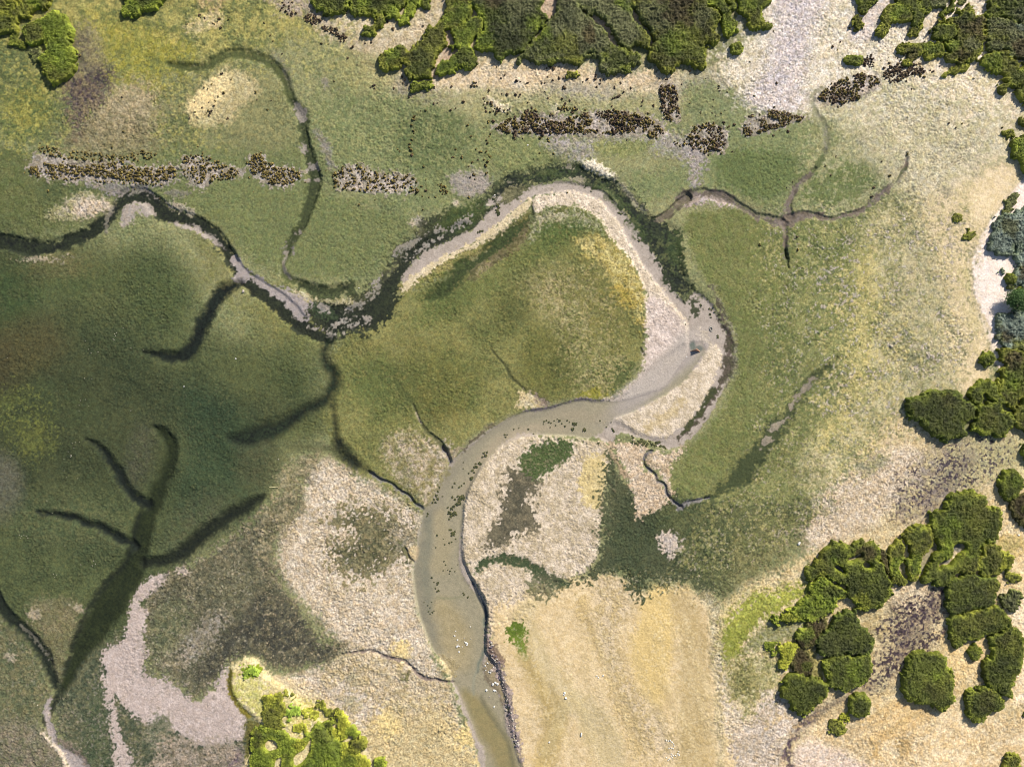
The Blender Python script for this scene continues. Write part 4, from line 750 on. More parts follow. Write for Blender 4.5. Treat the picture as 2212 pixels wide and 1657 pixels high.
# second pebble bar
bar2 = T(1, 1, [(1765, 1058), (1830, 1030), (1900, 1005), (2000, 955), (2100, 890), (2190, 840)]) + T(2, 1, [(30, 780), (80, 735), (105, 690), (130, 640), (165, 595), (200, 575), (240, 605), (252, 670), (230, 750), (195, 830), (150, 900), (110, 980), (60, 1050), (0, 1110)]) + T(1, 1, [(2190, 1125), (2120, 1170), (2040, 1180), (1960, 1155), (1880, 1120), (1810, 1090)])
P(bar2, (220, 204, 180), (188, 172, 146), mot='mid', soft=2.5, dith=3, grain=1.1, fur=0.1, warp=0.4)
level('poly', bar2, -0.3, soft=5, warp=0.4)
L(T(1, 1, [(1990, 1110, 30), (2080, 1060, 34), (2160, 1000, 26), (2230, 930, 16)]), (206, 186, 146), (184, 164, 122), mot='mid', soft=8, dith=4, grain=0.7, op=0.8)
P(T(2, 1, [(110, 470), (150, 510), (170, 560), (140, 590), (105, 570), (105, 520)]), (216, 200, 178), (180, 166, 144), mot='mid', soft=3, dith=5, grain=1.1)
L(T(1, 1, [(1800, 1065, 8), (1860, 1110, 8), (1940, 1160, 8), (2020, 1190, 8), (2090, 1195, 6)]), (118, 112, 112), (160, 148, 132), soft=2.5, dith=3, grain=1.0, op=0.8)
# pebbles south of the confluence
P(T(1, 1, [(1740, 1215), (1840, 1200), (1940, 1220), (1990, 1270), (1960, 1330), (1960, 1380), (2040, 1430), (2060, 1490), (2120, 1520), (2140, 1580), (2060, 1640), (1980, 1650), (1930, 1700), (1890, 1640), (1880, 1500), (1830, 1400), (1790, 1300)]), (212, 192, 166), (182, 162, 136), mot='mid', soft=4, dith=6, grain=1.0)
P(T(1, 1, [(1990, 1280), (2130, 1265), (2212, 1260), (2150, 1330), (2130, 1420), (2140, 1520), (2080, 1480), (2040, 1400), (1980, 1360)]), (212, 192, 168), (178, 160, 134), mot='mid', soft=4, dith=6, grain=1.0)
thin(T(1, 1, [(2010, 1265, 8), (1975, 1300, 7), (1960, 1350, 7), (2000, 1400, 7), (2030, 1430, 8), (2040, 1470, 7), (2090, 1490, 8), (2110, 1540, 8), (2150, 1600, 8), (2215, 1640, 8)]), depth=0.3, c1=(132, 126, 124), c2=(112, 110, 110))
L(T(1, 1, [(1730, 1215, 10), (1750, 1270, 12), (1790, 1340, 12), (1830, 1420, 16)]), (150, 128, 100), (172, 152, 126), soft=4, dith=4, op=0.8, grain=0.7, dh=-0.1)
# the flowing part of the stream: olive-grey bed
stream = T(1, 2, [(540, -30), (520, 90), (500, 200), (488, 310), (465, 400), (470, 480), (485, 580), (515, 700), (555, 820), (610, 930), (700, 1010), (720, 1110), (760, 1180), (800, 1260), (850, 1370), (880, 1470), (930, 1560), (950, 1750), (1180, 1750), (1150, 1610), (1110, 1510), (1070, 1420), (1060, 1340), (1030, 1200), (980, 1120), (940, 1060), (920, 1000), (930, 900), (940, 760), (938, 690), (915, 600), (870, 540), (820, 480), (790, 430), (765, 330), (770, 200), (785, 80), (795, -30)]) + T(1, 1, [(830, 1500), (900, 1380), (980, 1280), (1080, 1190), (1180, 1150), (1340, 1165), (1500, 1175), (1600, 1190), (1700, 1130), (1760, 1060), (1900, 1005), (2050, 930), (2212, 830)]) + T(2, 1, [(70, 740), (110, 680), (150, 610), (130, 560), (100, 560), (50, 560), (30, 640), (-20, 720)]) + T(1, 1, [(2100, 850), (1980, 890), (1850, 930), (1700, 950), (1560, 935), (1480, 950), (1370, 990), (1200, 1005), (1100, 1050), (1000, 1110), (900, 1190), (780, 1280), (700, 1380), (640, 1480), (580, 1600)])
P(stream, (180, 170, 140), (166, 158, 130), mot='mid', soft=3, dith=1.5, grain=0.15, wet=0.8, fur=0.05, warp=0.4)
level('poly', stream, -0.84, soft=5, warp=0.4)
L(T(1, 1, [(1560, 960, 20), (1300, 1010, 24), (1120, 1060, 26), (960, 1150, 30), (820, 1270, 30), (720, 1400, 30), (650, 1520, 30), (600, 1650, 30)]), (158, 150, 128), (168, 158, 134), mot='big', soft=14, dith=3, op=0.7)
L(T(1, 1, [(1460, 1130, 16), (1240, 1120, 22), (1060, 1180, 24), (940, 1300, 26), (860, 1430, 26), (800, 1560, 26)]), (192, 176, 146), (180, 166, 138), mot='big', soft=12, dith=3, op=0.7)
L(T(1, 2, [(560, 20, 40), (530, 200, 40), (510, 380, 50), (520, 560, 44), (570, 740, 34), (640, 900, 20)]), (146, 142, 122), (160, 152, 128), mot='mid', soft=14, dith=3, op=0.75)
E((1420, 820, 130, 26, -38), (190, 180, 168), (180, 170, 160), soft=14, op=0.9)
E((1250, 900, 60, 14, 0), (182, 168, 140), (168, 156, 128), soft=10, op=0.6)
L(T(1, 2, [(650, 620, 60), (720, 740, 90), (740, 860, 100), (760, 960, 70)]), (192, 176, 134), (178, 162, 120), mot='mid', soft=20, op=0.8, grain=0.25)
L(T(1, 2, [(570, 60, 26), (560, 200, 22), (540, 320, 30), (550, 500, 30), (580, 640, 26)]), (142, 142, 122), (152, 148, 122), soft=9, op=0.7)
L(T(1, 2, [(640, 30, 40), (660, 200, 60), (640, 350, 60)]), (188, 174, 134), (178, 164, 128), soft=12, op=0.6)
L(T(1, 2, [(800, 1180, 30), (880, 1280, 60), (950, 1400, 70), (1030, 1550, 70), (1080, 1700, 70)]), (172, 156, 106), (158, 146, 100), mot='mid', soft=12, op=0.9)
L(T(1, 2, [(900, 1200, 8), (960, 1320, 10), (1040, 1430, 10), (1090, 1560, 10), (1120, 1680, 10)]), (112, 112, 92), (130, 124, 96), soft=7, op=0.7)
L(T(1, 2, [(925, 930, 5), (890, 1000, 8), (860, 1080, 8), (850, 1180, 5)]), (176, 176, 150), (160, 160, 136), soft=4, op=0.7)
L(T(1, 2, [(930, 700, 14), (940, 800, 10), (930, 900, 10), (890, 1010, 8), (880, 1040, 5)]), (112, 126, 112), (136, 140, 118), soft=5, op=0.9)
L(T(1, 2, [(620, 560, 6), (700, 570, 7), (790, 560, 5)]), (140, 146, 110), (150, 148, 112), soft=4, op=0.6)
P(T(1, 2, [(960, 940), (1010, 1000), (1060, 1100), (1080, 1200), (1090, 1320), (1040, 1240), (990, 1160), (940, 1080), (930, 1000)]), (168, 152, 120), (150, 136, 110), mot='mid', soft=4, dith=4, grain=0.6)
# undercut bank: dark cut on the east side of the stream
L(T(1, 2, [(840, 460, 6), (880, 540, 9), (915, 610, 12), (935, 670, 12), (940, 730, 8)]), (60, 66, 66), (84, 88, 84), soft=2, wet=0.5, warp=0.4)
level('line', T(1, 2, [(850, 480, 12), (885, 545, 14), (915, 610, 16), (930, 670, 16), (930, 740, 12)]), -0.95, soft=2.5, warp=0.4)
L(T(1, 2, [(860, 440, 12), (920, 530, 14), (960, 620, 14), (970, 720, 14), (965, 800, 12)]), (214, 196, 168), (180, 162, 136), soft=4, dith=4, grain=1.1, dh=0.05, warp=0.4)
# purple grit beach east of the lower stream
L(T(1, 2, [(945, 760, 8), (960, 850, 22), (985, 930, 28), (1020, 1020, 26), (1050, 1120, 22), (1080, 1240, 22), (1100, 1350, 24), (1125, 1450, 22), (1150, 1550, 14), (1170, 1640, 10), (1190, 1740, 10)]), (112, 100, 100), (176, 158, 146), mot='mid', soft=3, dith=5, grain=1.3)
P(T(1, 2, [(960, 830), (1000, 850), (1040, 900), (1050, 980), (1000, 960), (965, 900)]), (116, 92, 84), (130, 110, 96), soft=4, dith=4, op=0.8)
P(T(1, 2, [(620, 950), (700, 930), (740, 1000), (720, 1080), (660, 1060)]), (206, 190, 150), (176, 160, 118), mot='mid', soft=5, dith=6, grain=1.2)
# upper bank of the confluence: purple edge
L(T(1, 1, [(780, 1270, 5), (860, 1190, 12), (950, 1120, 14), (1010, 1090, 6)]), (132, 118, 98), (104, 98, 76), soft=3, dith=4, op=0.9, grain=0.8)
L(T(1, 1, [(1180, 1005, 6), (1290, 990, 7), (1380, 978, 8), (1480, 945, 8), (1560, 930, 8), (1690, 940, 7)]), (104, 96, 100), (150, 138, 132), soft=2, dith=2, grain=0.8, warp=0.4)
creek(T(1, 1, [(1640, 1010, 3), (1665, 1060, 5), (1690, 1080, 4)]), 0.0, (190, 178, 150), (170, 160, 134), soft=2, op=0.7)
E((1478, 752, 44, 26, -50), (190, 178, 166), (178, 168, 158), mot='mid', soft=16, op=0.95)
E((1440, 795, 60, 24, -45), (188, 176, 162), (178, 167, 156), mot='mid', soft=14, op=0.85)
L(T(0, 1, [(1940, 205, 26), (2060, 225, 34), (2180, 230, 36), (2260, 205, 30)]), (52, 60, 42), (76, 84, 54), soft=4, dith=5, rag=4, wet=0)
# teal scour pool round the wreck piece
q = T(2, 1, [(65, 590)])[0]
E((q[0], q[1], 7, 11, 0), (104, 122, 108), (120, 130, 114), soft=3, op=0.85)
q = T(2, 1, [(110, 605)])[0]
E((q[0], q[1], 9, 7, 0), (104, 118, 108), (120, 128, 114), soft=3, op=0.8)
# small creeks into the stream from the west
thin(T(1, 2, [(0, 930, 4), (100, 910, 6), (190, 900, 8), (250, 925, 8), (330, 945, 9), (400, 960, 10), (440, 1000, 10), (500, 1040, 10), (560, 1075, 12), (640, 1100, 10), (720, 1110, 6)]), depth=0.24, c1=(120, 108, 106), c2=(146, 130, 118), grain=0.8)
thin(T(1, 2, [(420, 250, 10), (440, 300, 9), (470, 335, 5)]), depth=0.3, c1=(120, 112, 96))
P(T(1, 2, [(380, 200), (420, 230), (440, 290), (420, 300), (390, 250)]), (96, 98, 70), (120, 116, 86), soft=3, dith=4)
P(T(1, 2, [(430, 250), (500, 230), (500, 310), (470, 330)]), (204, 182, 142), (186, 166, 128), soft=4, op=0.8)
L(T(1, 1, [(560, 1620, 10), (620, 1500, 12), (690, 1380, 10)]), (130, 124, 82), (156, 146, 104), soft=3, dith=5, op=0.8)
# tongue of ground under the bottom-left thicket
spit = T(0, 2, [(1480, 1100), (1470, 1060), (1500, 1000), (1560, 955), (1620, 940), (1690, 960), (1760, 1040), (1900, 1120), (2050, 1200), (2212, 1300), (2300, 1420), (2420, 1740), (1640, 1740), (1650, 1500), (1690, 1400), (1600, 1310), (1530, 1240), (1490, 1170)])
P(spit, (222, 206, 158), (202, 186, 136), mot='mid', soft=5, dith=4, grain=0.5, warp=0.5)
level('poly', T(0, 2, [(1490, 1090), (1500, 1020), (1560, 970), (1630, 960), (1700, 1040), (1800, 1120), (1950, 1250), (2100, 1400), (2200, 1600), (2260, 1740), (1660, 1740), (1670, 1500), (1700, 1390), (1610, 1290), (1540, 1230), (1500, 1160)]), 0.9, soft=7, warp=0.5)
P(T(0, 2, [(1470, 1100), (1485, 1030), (1510, 1030), (1510, 1120), (1560, 1240), (1640, 1320), (1600, 1330), (1530, 1260), (1485, 1180)]), (146, 132, 66), (128, 118, 56), soft=3, dith=2, warp=0.5)
P(T(0, 2, [(1530, 1080), (1640, 1050), (1720, 1100), (1720, 1180), (1700, 1320), (1600, 1260), (1530, 1180)]), (214, 204, 136), (178, 176, 96), mot='mid', soft=5, dith=9, op=0.8)
P(T(0, 2, [(1560, 1030), (1620, 1000), (1680, 1010), (1650, 1050), (1580, 1060)]), (140, 156, 60), (120, 138, 48), soft=3, dith=5)
P(T(0, 2, [(1880, 1210), (2050, 1230), (2140, 1300), (2060, 1380), (1960, 1450), (1870, 1400), (1840, 1300)]), (196, 188, 96), (214, 196, 140), mot='mid', soft=5, dith=12, op=0.9)
P(T(0, 2, [(1760, 1050), (1900, 1080), (2100, 1200), (2212, 1290), (2300, 1400), (2250, 1420), (2100, 1260), (1900, 1170)]), (224, 204, 168), (206, 186, 146), soft=5, dith=3, op=0.8)
P(T(0, 2, [(1560, 1400), (1620, 1340), (1690, 1360), (1650, 1440), (1630, 1560), (1590, 1560)]), (120, 112, 66), (104, 104, 60), soft=5, dith=5)
# ground tone below the weed rows
for pl in (T(0, 0, [(170, 1080), (200, 1030), (260, 990), (420, 1010), (560, 1060), (760, 1050), (900, 1080), (1100, 1070), (1150, 1110), (1130, 1180), (980, 1190), (800, 1180), (640, 1180), (480, 1180), (340, 1160), (230, 1150)]),
           T(0, 0, [(1190, 1030), (1280, 1010), (1360, 1060), (1500, 1090), (1580, 1110), (1560, 1150), (1400, 1170), (1330, 1220), (1230, 1190), (1190, 1120)]),
           T(0, 0, [(1610, 1030), (1700, 1000), (1760, 1060), (1880, 1080), (1970, 1130), (1950, 1180), (1800, 1210), (1700, 1190), (1610, 1120)]),
           T(1, 0, [(-20, 1120), (40, 1080), (180, 1080), (280, 1120), (380, 1120), (470, 1170), (460, 1240), (300, 1250), (100, 1240), (-20, 1220)]),
           T(1, 0, [(1000, 810), (1140, 760), (1300, 750), (1560, 760), (1640, 720), (1900, 730), (2060, 780), (2120, 850), (2100, 900), (1900, 890), (1600, 880), (1400, 890), (1200, 870), (1040, 850)]),
           T(2, 0, [(60, 850), (180, 800), (280, 850), (290, 930), (240, 990), (100, 990), (40, 930)]),
           T(2, 0, [(400, 800), (480, 740), (620, 730), (790, 770), (740, 800), (600, 840), (420, 880)]),
           T(2, 0, [(870, 620), (1000, 540), (1200, 490), (1290, 540), (1180, 620), (1020, 670), (900, 650)]),
           T(1, 0, [(2070, 560), (2160, 550), (2180, 680), (2180, 780), (2090, 770), (2070, 680)])):
    P(pl, (196, 182, 172), (146, 136, 122), mot='mid', soft=4, dith=6, grain=1.2, op=0.9)
# muddy floors of the slits between the northern thickets
for pl in (T(1, 0, [(1250, 70), (1320, 0), (1345, -60), (1400, -60), (1400, 80), (1350, 130), (1300, 100)]),
           T(1, 0, [(1590, 90), (1680, 120), (1740, 200), (1780, 280), (1850, 330), (1860, 370), (1760, 310), (1700, 210), (1640, 140)]),
           T(1, 0, [(1870, -60), (1900, 90), (1960, 170), (2020, 250), (2010, 310), (1960, 200), (1880, 120)]),
           T(1, 0, [(660, 210), (720, 190), (760, 330), (700, 400), (640, 480), (600, 520), (590, 460), (640, 380)])):
    P(pl, (206, 184, 158), (184, 160, 134), soft=3, dith=2, grain=0.6)
P(T(2, 2, [(1610, 110), (1640, 150), (1640, 240), (1580, 330), (1540, 440), (1480, 470), (1420, 430), (1390, 330), (1440, 190), (1460, 230), (1420, 330), (1450, 430), (1500, 440), (1540, 300), (1600, 220)]), (176, 164, 128), (160, 148, 116), soft=3, dith=1.5, grain=0.3, wet=0.3)
for c in ((1780, 235, 32, 28), (1700, 320, 40, 18), (1195, 345, 26, 16), (1110, 295, 40, 16), (1310, 360, 16, 40), (1020, 370, 34, 16)):
    q = T(2, 2, [(c[0], c[1])])[0]
    E((q[0], q[1], c[2] / 3, c[3] / 3, 0), (150, 144, 130), (130, 126, 118), soft=3, wet=0.4)

for k_ in range(26):
    r_ = np.random.RandomState(4000 + k_)
    ln = cr([(1060, 395), (1140, 370), (1230, 360), (1310, 395), (1380, 455), (1440, 520), (1470, 600), (1500, 640)], 8, False)
    c_ = ln[r_.randint(len(ln))]
    E((c_[0] + r_.uniform(-22, 22), c_[1] + r_.uniform(-14, 30), r_.uniform(3, 9), r_.uniform(2, 5), r_.uniform(0, 180)), (112, 112, 76), (88, 96, 62), soft=3, dith=6, op=0.55)
# ------------------------------------------------------------------ micro relief and the ground mesh
N2 = vn(CXg * 0.95 + CYg * 0.3, CYg * 0.95 - CXg * 0.3, 2.5, 65)
N2b = vn(CXg * 0.6 + CYg * 0.8, CYg * 0.6 - CXg * 0.8, 3.0, 67)
peb = 0.5 * N2 + 0.55 * N2b + 0.4 * N3 + 0.25 * N4
MICRO = GR * 0.068 * peb + FUR * (0.012 * WN + 0.028 * N3 + 0.02 * N4 + 0.03 * N2 + 0.02 * N2b) + 0.03 * N12 * GR
patchy = np.clip(0.85 + 0.6 * N30 + 0.5 * N90, 0.2, 1.8)
MICRO = MICRO * patchy + (0.022 * N12 + 0.02 * N6) * (0.4 + FUR)
inside = ((GX > -60) & (GX < 2272) & (GY > -48) & (GY < 1706)).astype(np.float32)
HT = HT.astype(np.float32)
HZ = HT + MICRO * inside * (1 - 0.75 * np.clip(WT, 0, 1))
# tone follows the stones and tufts themselves: each has its own colour
gi = np.clip((COL[..., 1] - COL[..., 0]) / (COL[..., 1] + 1e-6) + 0.12, 0, 0.4) * 2.5   # how green
COL[..., 0] *= 1 + 0.05 * gi; COL[..., 2] *= 1 + 0.05 * gi
lum = (0.3 * COL[..., 0] + 0.6 * COL[..., 1] + 0.1 * COL[..., 2])[..., None]
COL *= 0.80 + 0.56 * np.clip(lum, 0, 0.75)
satk = 1.0 + 0.09 * np.clip(1.3 - 1.8 * lum, 0, 1)
COL[:] = np.clip(lum + (COL / (0.80 + 0.56 * np.clip(lum, 0, 0.75)) - lum) * satk, 0.004, 1) * (0.80 + 0.56 * np.clip(lum, 0, 0.75))                        # bare sand is bright, wet weed very dark
COL[..., 0] *= 1 + 0.04 * np.clip(lum[..., 0] * 2 - 0.4, 0, 1); COL[..., 2] *= 1 + 0.02 * np.clip(lum[..., 0] * 2 - 0.4, 0, 1)
dry = 1 - 0.6 * np.clip(WT, 0, 1)
var = 1 + (GR * (0.13 * N3 + 0.12 * N4 + 0.14 * N2 + 0.14 * WN) + FUR * (0.15 * N2 + 0.12 * N3 + 0.07 * N6 + 0.17 * WN)) * dry + 0.06 * N12
hue = FUR * dry * (0.6 * N6 + 0.5 * vn(CXg, CYg, 5.0, 66))
COL[..., 0] *= 1 + 0.07 * hue; COL[..., 2] *= 1 - 0.09 * hue
COL *= np.clip(var, 0.5, 1.5)[..., None]
wx = ((GX - CX) * S).astype(np.float32); wy = ((CY - GY) * S).astype(np.float32)
ny, nx = shape
V = np.stack([wx, wy, HZ], -1).reshape(-1, 3)
idx = np.arange(ny * nx, dtype=np.int32).reshape(ny, nx)
Q = np.stack([idx[1:, :-1], idx[1:, 1:], idx[:-1, 1:], idx[:-1, :-1]], -1).reshape(-1, 4)

gm, nt, b = material("marsh_ground", 0.92, 0.2)
N = nt.nodes; LK = nt.links
at = N.new("ShaderNodeAttribute"); at.attribute_name = "base"
ag = N.new("ShaderNodeAttribute"); ag.attribute_name = "grain"
aw = N.new("ShaderNodeAttribute"); aw.attribute_name = "wet"
tc = N.new("ShaderNodeTexCoord")
n1 = N.new("ShaderNodeTexNoise"); n1.inputs["Scale"].default_value = 3.4; n1.inputs["Detail"].default_value = 4.0; n1.inputs["Roughness"].default_value = 0.7
v1 = N.new("ShaderNodeTexVoronoi"); v1.inputs["Scale"].default_value = 2.6
n2 = N.new("ShaderNodeTexNoise"); n2.inputs["Scale"].default_value = 9.0; n2.inputs["Detail"].default_value = 2.0
for n in (n1, v1, n2): LK.new(tc.outputs["Object"], n.inputs["Vector"])
mr = N.new("ShaderNodeMapRange"); mr.inputs[1].default_value = 0.3; mr.inputs[2].default_value = 0.7; mr.inputs[3].default_value = 0.86; mr.inputs[4].default_value = 1.14
LK.new(n1.outputs["Fac"], mr.inputs[0])
vm = N.new("ShaderNodeVectorMath"); vm.operation = 'SCALE'
LK.new(at.outputs["Color"], vm.inputs[0]); LK.new(mr.outputs[0], vm.inputs["Scale"])
LK.new(vm.outputs[0], b.inputs["Base Color"])
mr2 = N.new("ShaderNodeMapRange"); mr2.inputs[3].default_value = 0.93; mr2.inputs[4].default_value = 0.5
LK.new(aw.outputs["Fac"], mr2.inputs[0]); LK.new(mr2.outputs[0], b.inputs["Roughness"])
inv = N.new("ShaderNodeMath"); inv.operation = 'MULTIPLY_ADD'; inv.inputs[1].default_value = -0.9; inv.inputs[2].default_value = 0.7
LK.new(v1.outputs["Distance"], inv.inputs[0])
mg = N.new("ShaderNodeMath"); mg.operation = 'MULTIPLY'; LK.new(inv.outputs[0], mg.inputs[0]); LK.new(ag.outputs["Fac"], mg.inputs[1])
ad = N.new("ShaderNodeMath"); ad.operation = 'ADD'; LK.new(mg.outputs[0], ad.inputs[0])
md = N.new("ShaderNodeMath"); md.operation = 'MULTIPLY'; md.inputs[1].default_value = 0.7; LK.new(n1.outputs["Fac"], md.inputs[0]); LK.new(md.outputs[0], ad.inputs[1])
bp = N.new("ShaderNodeBump"); bp.inputs["Distance"].default_value = 0.09; bp.inputs["Strength"].default_value = 0.7
LK.new(ad.outputs[0], bp.inputs["Height"]); LK.new(bp.outputs[0], b.inputs["Normal"])
ground = mesh_obj("ground", V, Q, gm, cols=(COL * ALB).reshape(-1, 3), smooth=True, attrs={"grain": GR.reshape(-1), "wet": WT.reshape(-1)})
tag(ground, kind="structure")

def ground_z(x, y):
    """height of the ground below map point(s)"""
    fx = NO + (np.asarray(x, np.float64) - xs_in[0]) / STEP
    fy = NO + (np.asarray(y, np.float64) - ys_in[0]) / STEP
    fx = np.clip(fx, 0, nx - 2); fy = np.clip(fy, 0, ny - 2)
    ix = fx.astype(int); iy = fy.astype(int); u = fx - ix; v = fy - iy
    return (HT[iy, ix] * (1 - u) + HT[iy, ix + 1] * u) * (1 - v) + (HT[iy + 1, ix] * (1 - u) + HT[iy + 1, ix + 1] * u) * v

# ------------------------------------------------------------------ the shallow water of the stream
wat = T(1, 2, [(520, -30), (500, 90), (480, 200), (465, 310), (440, 400), (445, 480), (465, 580), (490, 700), (530, 820), (590, 930), (690, 1020), (700, 1110), (740, 1180), (780, 1260), (830, 1370), (860, 1470), (910, 1560), (930, 1800), (1210, 1800), (1180, 1610), (1140, 1510), (1090, 1420), (1070, 1340), (1040, 1200), (990, 1120), (950, 1060), (935, 1000), (955, 900), (965, 760), (965, 690), (940, 600), (890, 540), (840, 480), (810, 430), (785, 330), (790, 200), (805, 80), (815, -30)]) + T(1, 1, [(850, 1510), (920, 1390), (1000, 1290), (1100, 1210), (1190, 1170), (1340, 1185), (1500, 1195), (1640, 1200), (1730, 1140), (1790, 1070), (1920, 1020), (2070, 945), (2225, 845)]) + T(2, 1, [(90, 750), (130, 690), (170, 600), (140, 540), (100, 540), (30, 540), (10, 640), (-40, 710)]) + T(1, 1, [(2090, 835), (1970, 870), (1850, 910), (1700, 925), (1560, 910), (1480, 925), (1370, 965), (1190, 985), (1090, 1030), (990, 1090), (880, 1170), (760, 1260), (680, 1370), (620, 1470), (560, 1590)])
import bmesh
WZ = -0.385
bm = bmesh.new()
wp = cr([(p[0], p[1]) for p in wat], 3, True)
f = bm.faces.new([bm.verts.new((*W(p[0], p[1]), WZ)) for p in wp])
bmesh.ops.triangulate(bm, faces=[f])
bmesh.ops.recalc_face_normals(bm, faces=bm.faces)
bm.normal_update()
for f in bm.faces:
    if f.normal.z < 0: f.normal_flip()
me = bpy.data.meshes.new("water"); bm.to_mesh(me); bm.free()
wm = bpy.data.materials.new("shallow_water"); wm.use_nodes = True
nt = wm.node_tree; N = nt.nodes; LK = nt.links
N.remove(N["Principled BSDF"])
tr = N.new("ShaderNodeBsdfTransparent"); tr.inputs[0].default_value = (0.965, 0.96, 0.965, 1)
gl = N.new("ShaderNodeBsdfGlossy"); gl.inputs["Roughness"].default_value = 0.12
lw = N.new("ShaderNodeLayerWeight"); pw = N.new("ShaderNodeMath"); pw.operation = "POWER"; pw.inputs[1].default_value = 4.0; fr = N.new("ShaderNodeMath"); fr.operation = "MULTIPLY_ADD"; fr.inputs[1].default_value = 0.9; fr.inputs[2].default_value = 0.05
LK.new(lw.outputs["Facing"], pw.inputs[0]); LK.new(pw.outputs[0], fr.inputs[0])
mx = N.new("ShaderNodeMixShader")
bn = N.new("ShaderNodeBump"); bn.inputs["Distance"].default_value = 0.02; bn.inputs["Strength"].default_value = 0.4
nn = N.new("ShaderNodeTexNoise"); nn.inputs["Scale"].default_value = 1.6; nn.inputs["Detail"].default_value = 3
tcw = N.new("ShaderNodeTexCoord"); LK.new(tcw.outputs["Object"], nn.inputs["Vector"])
LK.new(nn.outputs["Fac"], bn.inputs["Height"]); LK.new(bn.outputs[0], gl.inputs["Normal"])
LK.new(fr.outputs[0], mx.inputs[0]); LK.new(tr.outputs[0], mx.inputs[1]); LK.new(gl.outputs[0], mx.inputs[2])
LK.new(mx.outputs[0], N["Material Output"].inputs[0])
me.materials.append(wm)
water = bpy.data.objects.new("water", me); COLL.objects.link(water)
tag(water, kind="structure")
# ------------------------------------------------------------------ shrubs: a lumpy mass of growth covered in leaf sprays, one object each
def leaf_material(name, rough=0.75):
    m, nt, b = material(name, rough, 0.2)
    at = nt.nodes.new("ShaderNodeAttribute"); at.attribute_name = "base"
    no = nt.nodes.new("ShaderNodeTexNoise"); no.inputs["Scale"].default_value = 5.0; no.inputs["Detail"].default_value = 3
    tc = nt.nodes.new("ShaderNodeTexCoord"); nt.links.new(tc.outputs["Object"], no.inputs["Vector"])
    mr = nt.nodes.new("ShaderNodeMapRange"); mr.inputs[1].default_value = 0.3; mr.inputs[2].default_value = 0.7; mr.inputs[3].default_value = 0.75; mr.inputs[4].default_value = 1.25
    nt.links.new(no.outputs["Fac"], mr.inputs[0])
    vm = nt.nodes.new("ShaderNodeVectorMath"); vm.operation = 'SCALE'
    nt.links.new(at.outputs["Color"], vm.inputs[0]); nt.links.new(mr.outputs[0], vm.inputs["Scale"])
    nt.links.new(vm.outputs[0], b.inputs["Base Color"])
    return m
LEAF = leaf_material("foliage")
PAL = {
    'olive': ((102, 104, 42), (70, 70, 34), (134, 134, 50)),
    'deep': ((90, 96, 38), (62, 68, 30), (124, 130, 46)),
    'bright': ((112, 124, 40), (80, 92, 32), (142, 150, 52)),
    'grey': ((108, 108, 72), (78, 80, 52), (108, 112, 60)),
    'dark': ((76, 80, 38), (56, 60, 32), (98, 108, 42)),
    'blue': ((132, 142, 128), (88, 98, 86), (122, 132, 102)),
    'yellow': ((156, 154, 52), (112, 116, 40), (168, 168, 60)),
    'lime': ((140, 160, 56), (110, 132, 46), (160, 178, 70)),
    'brown': ((84, 72, 44), (64, 56, 36), (96, 92, 48)),
}
BASEK = 1.28      # a thicket shades itself, so single leaves are lighter than the mass
rs = np.random.RandomState(77)
shrub_count = 0
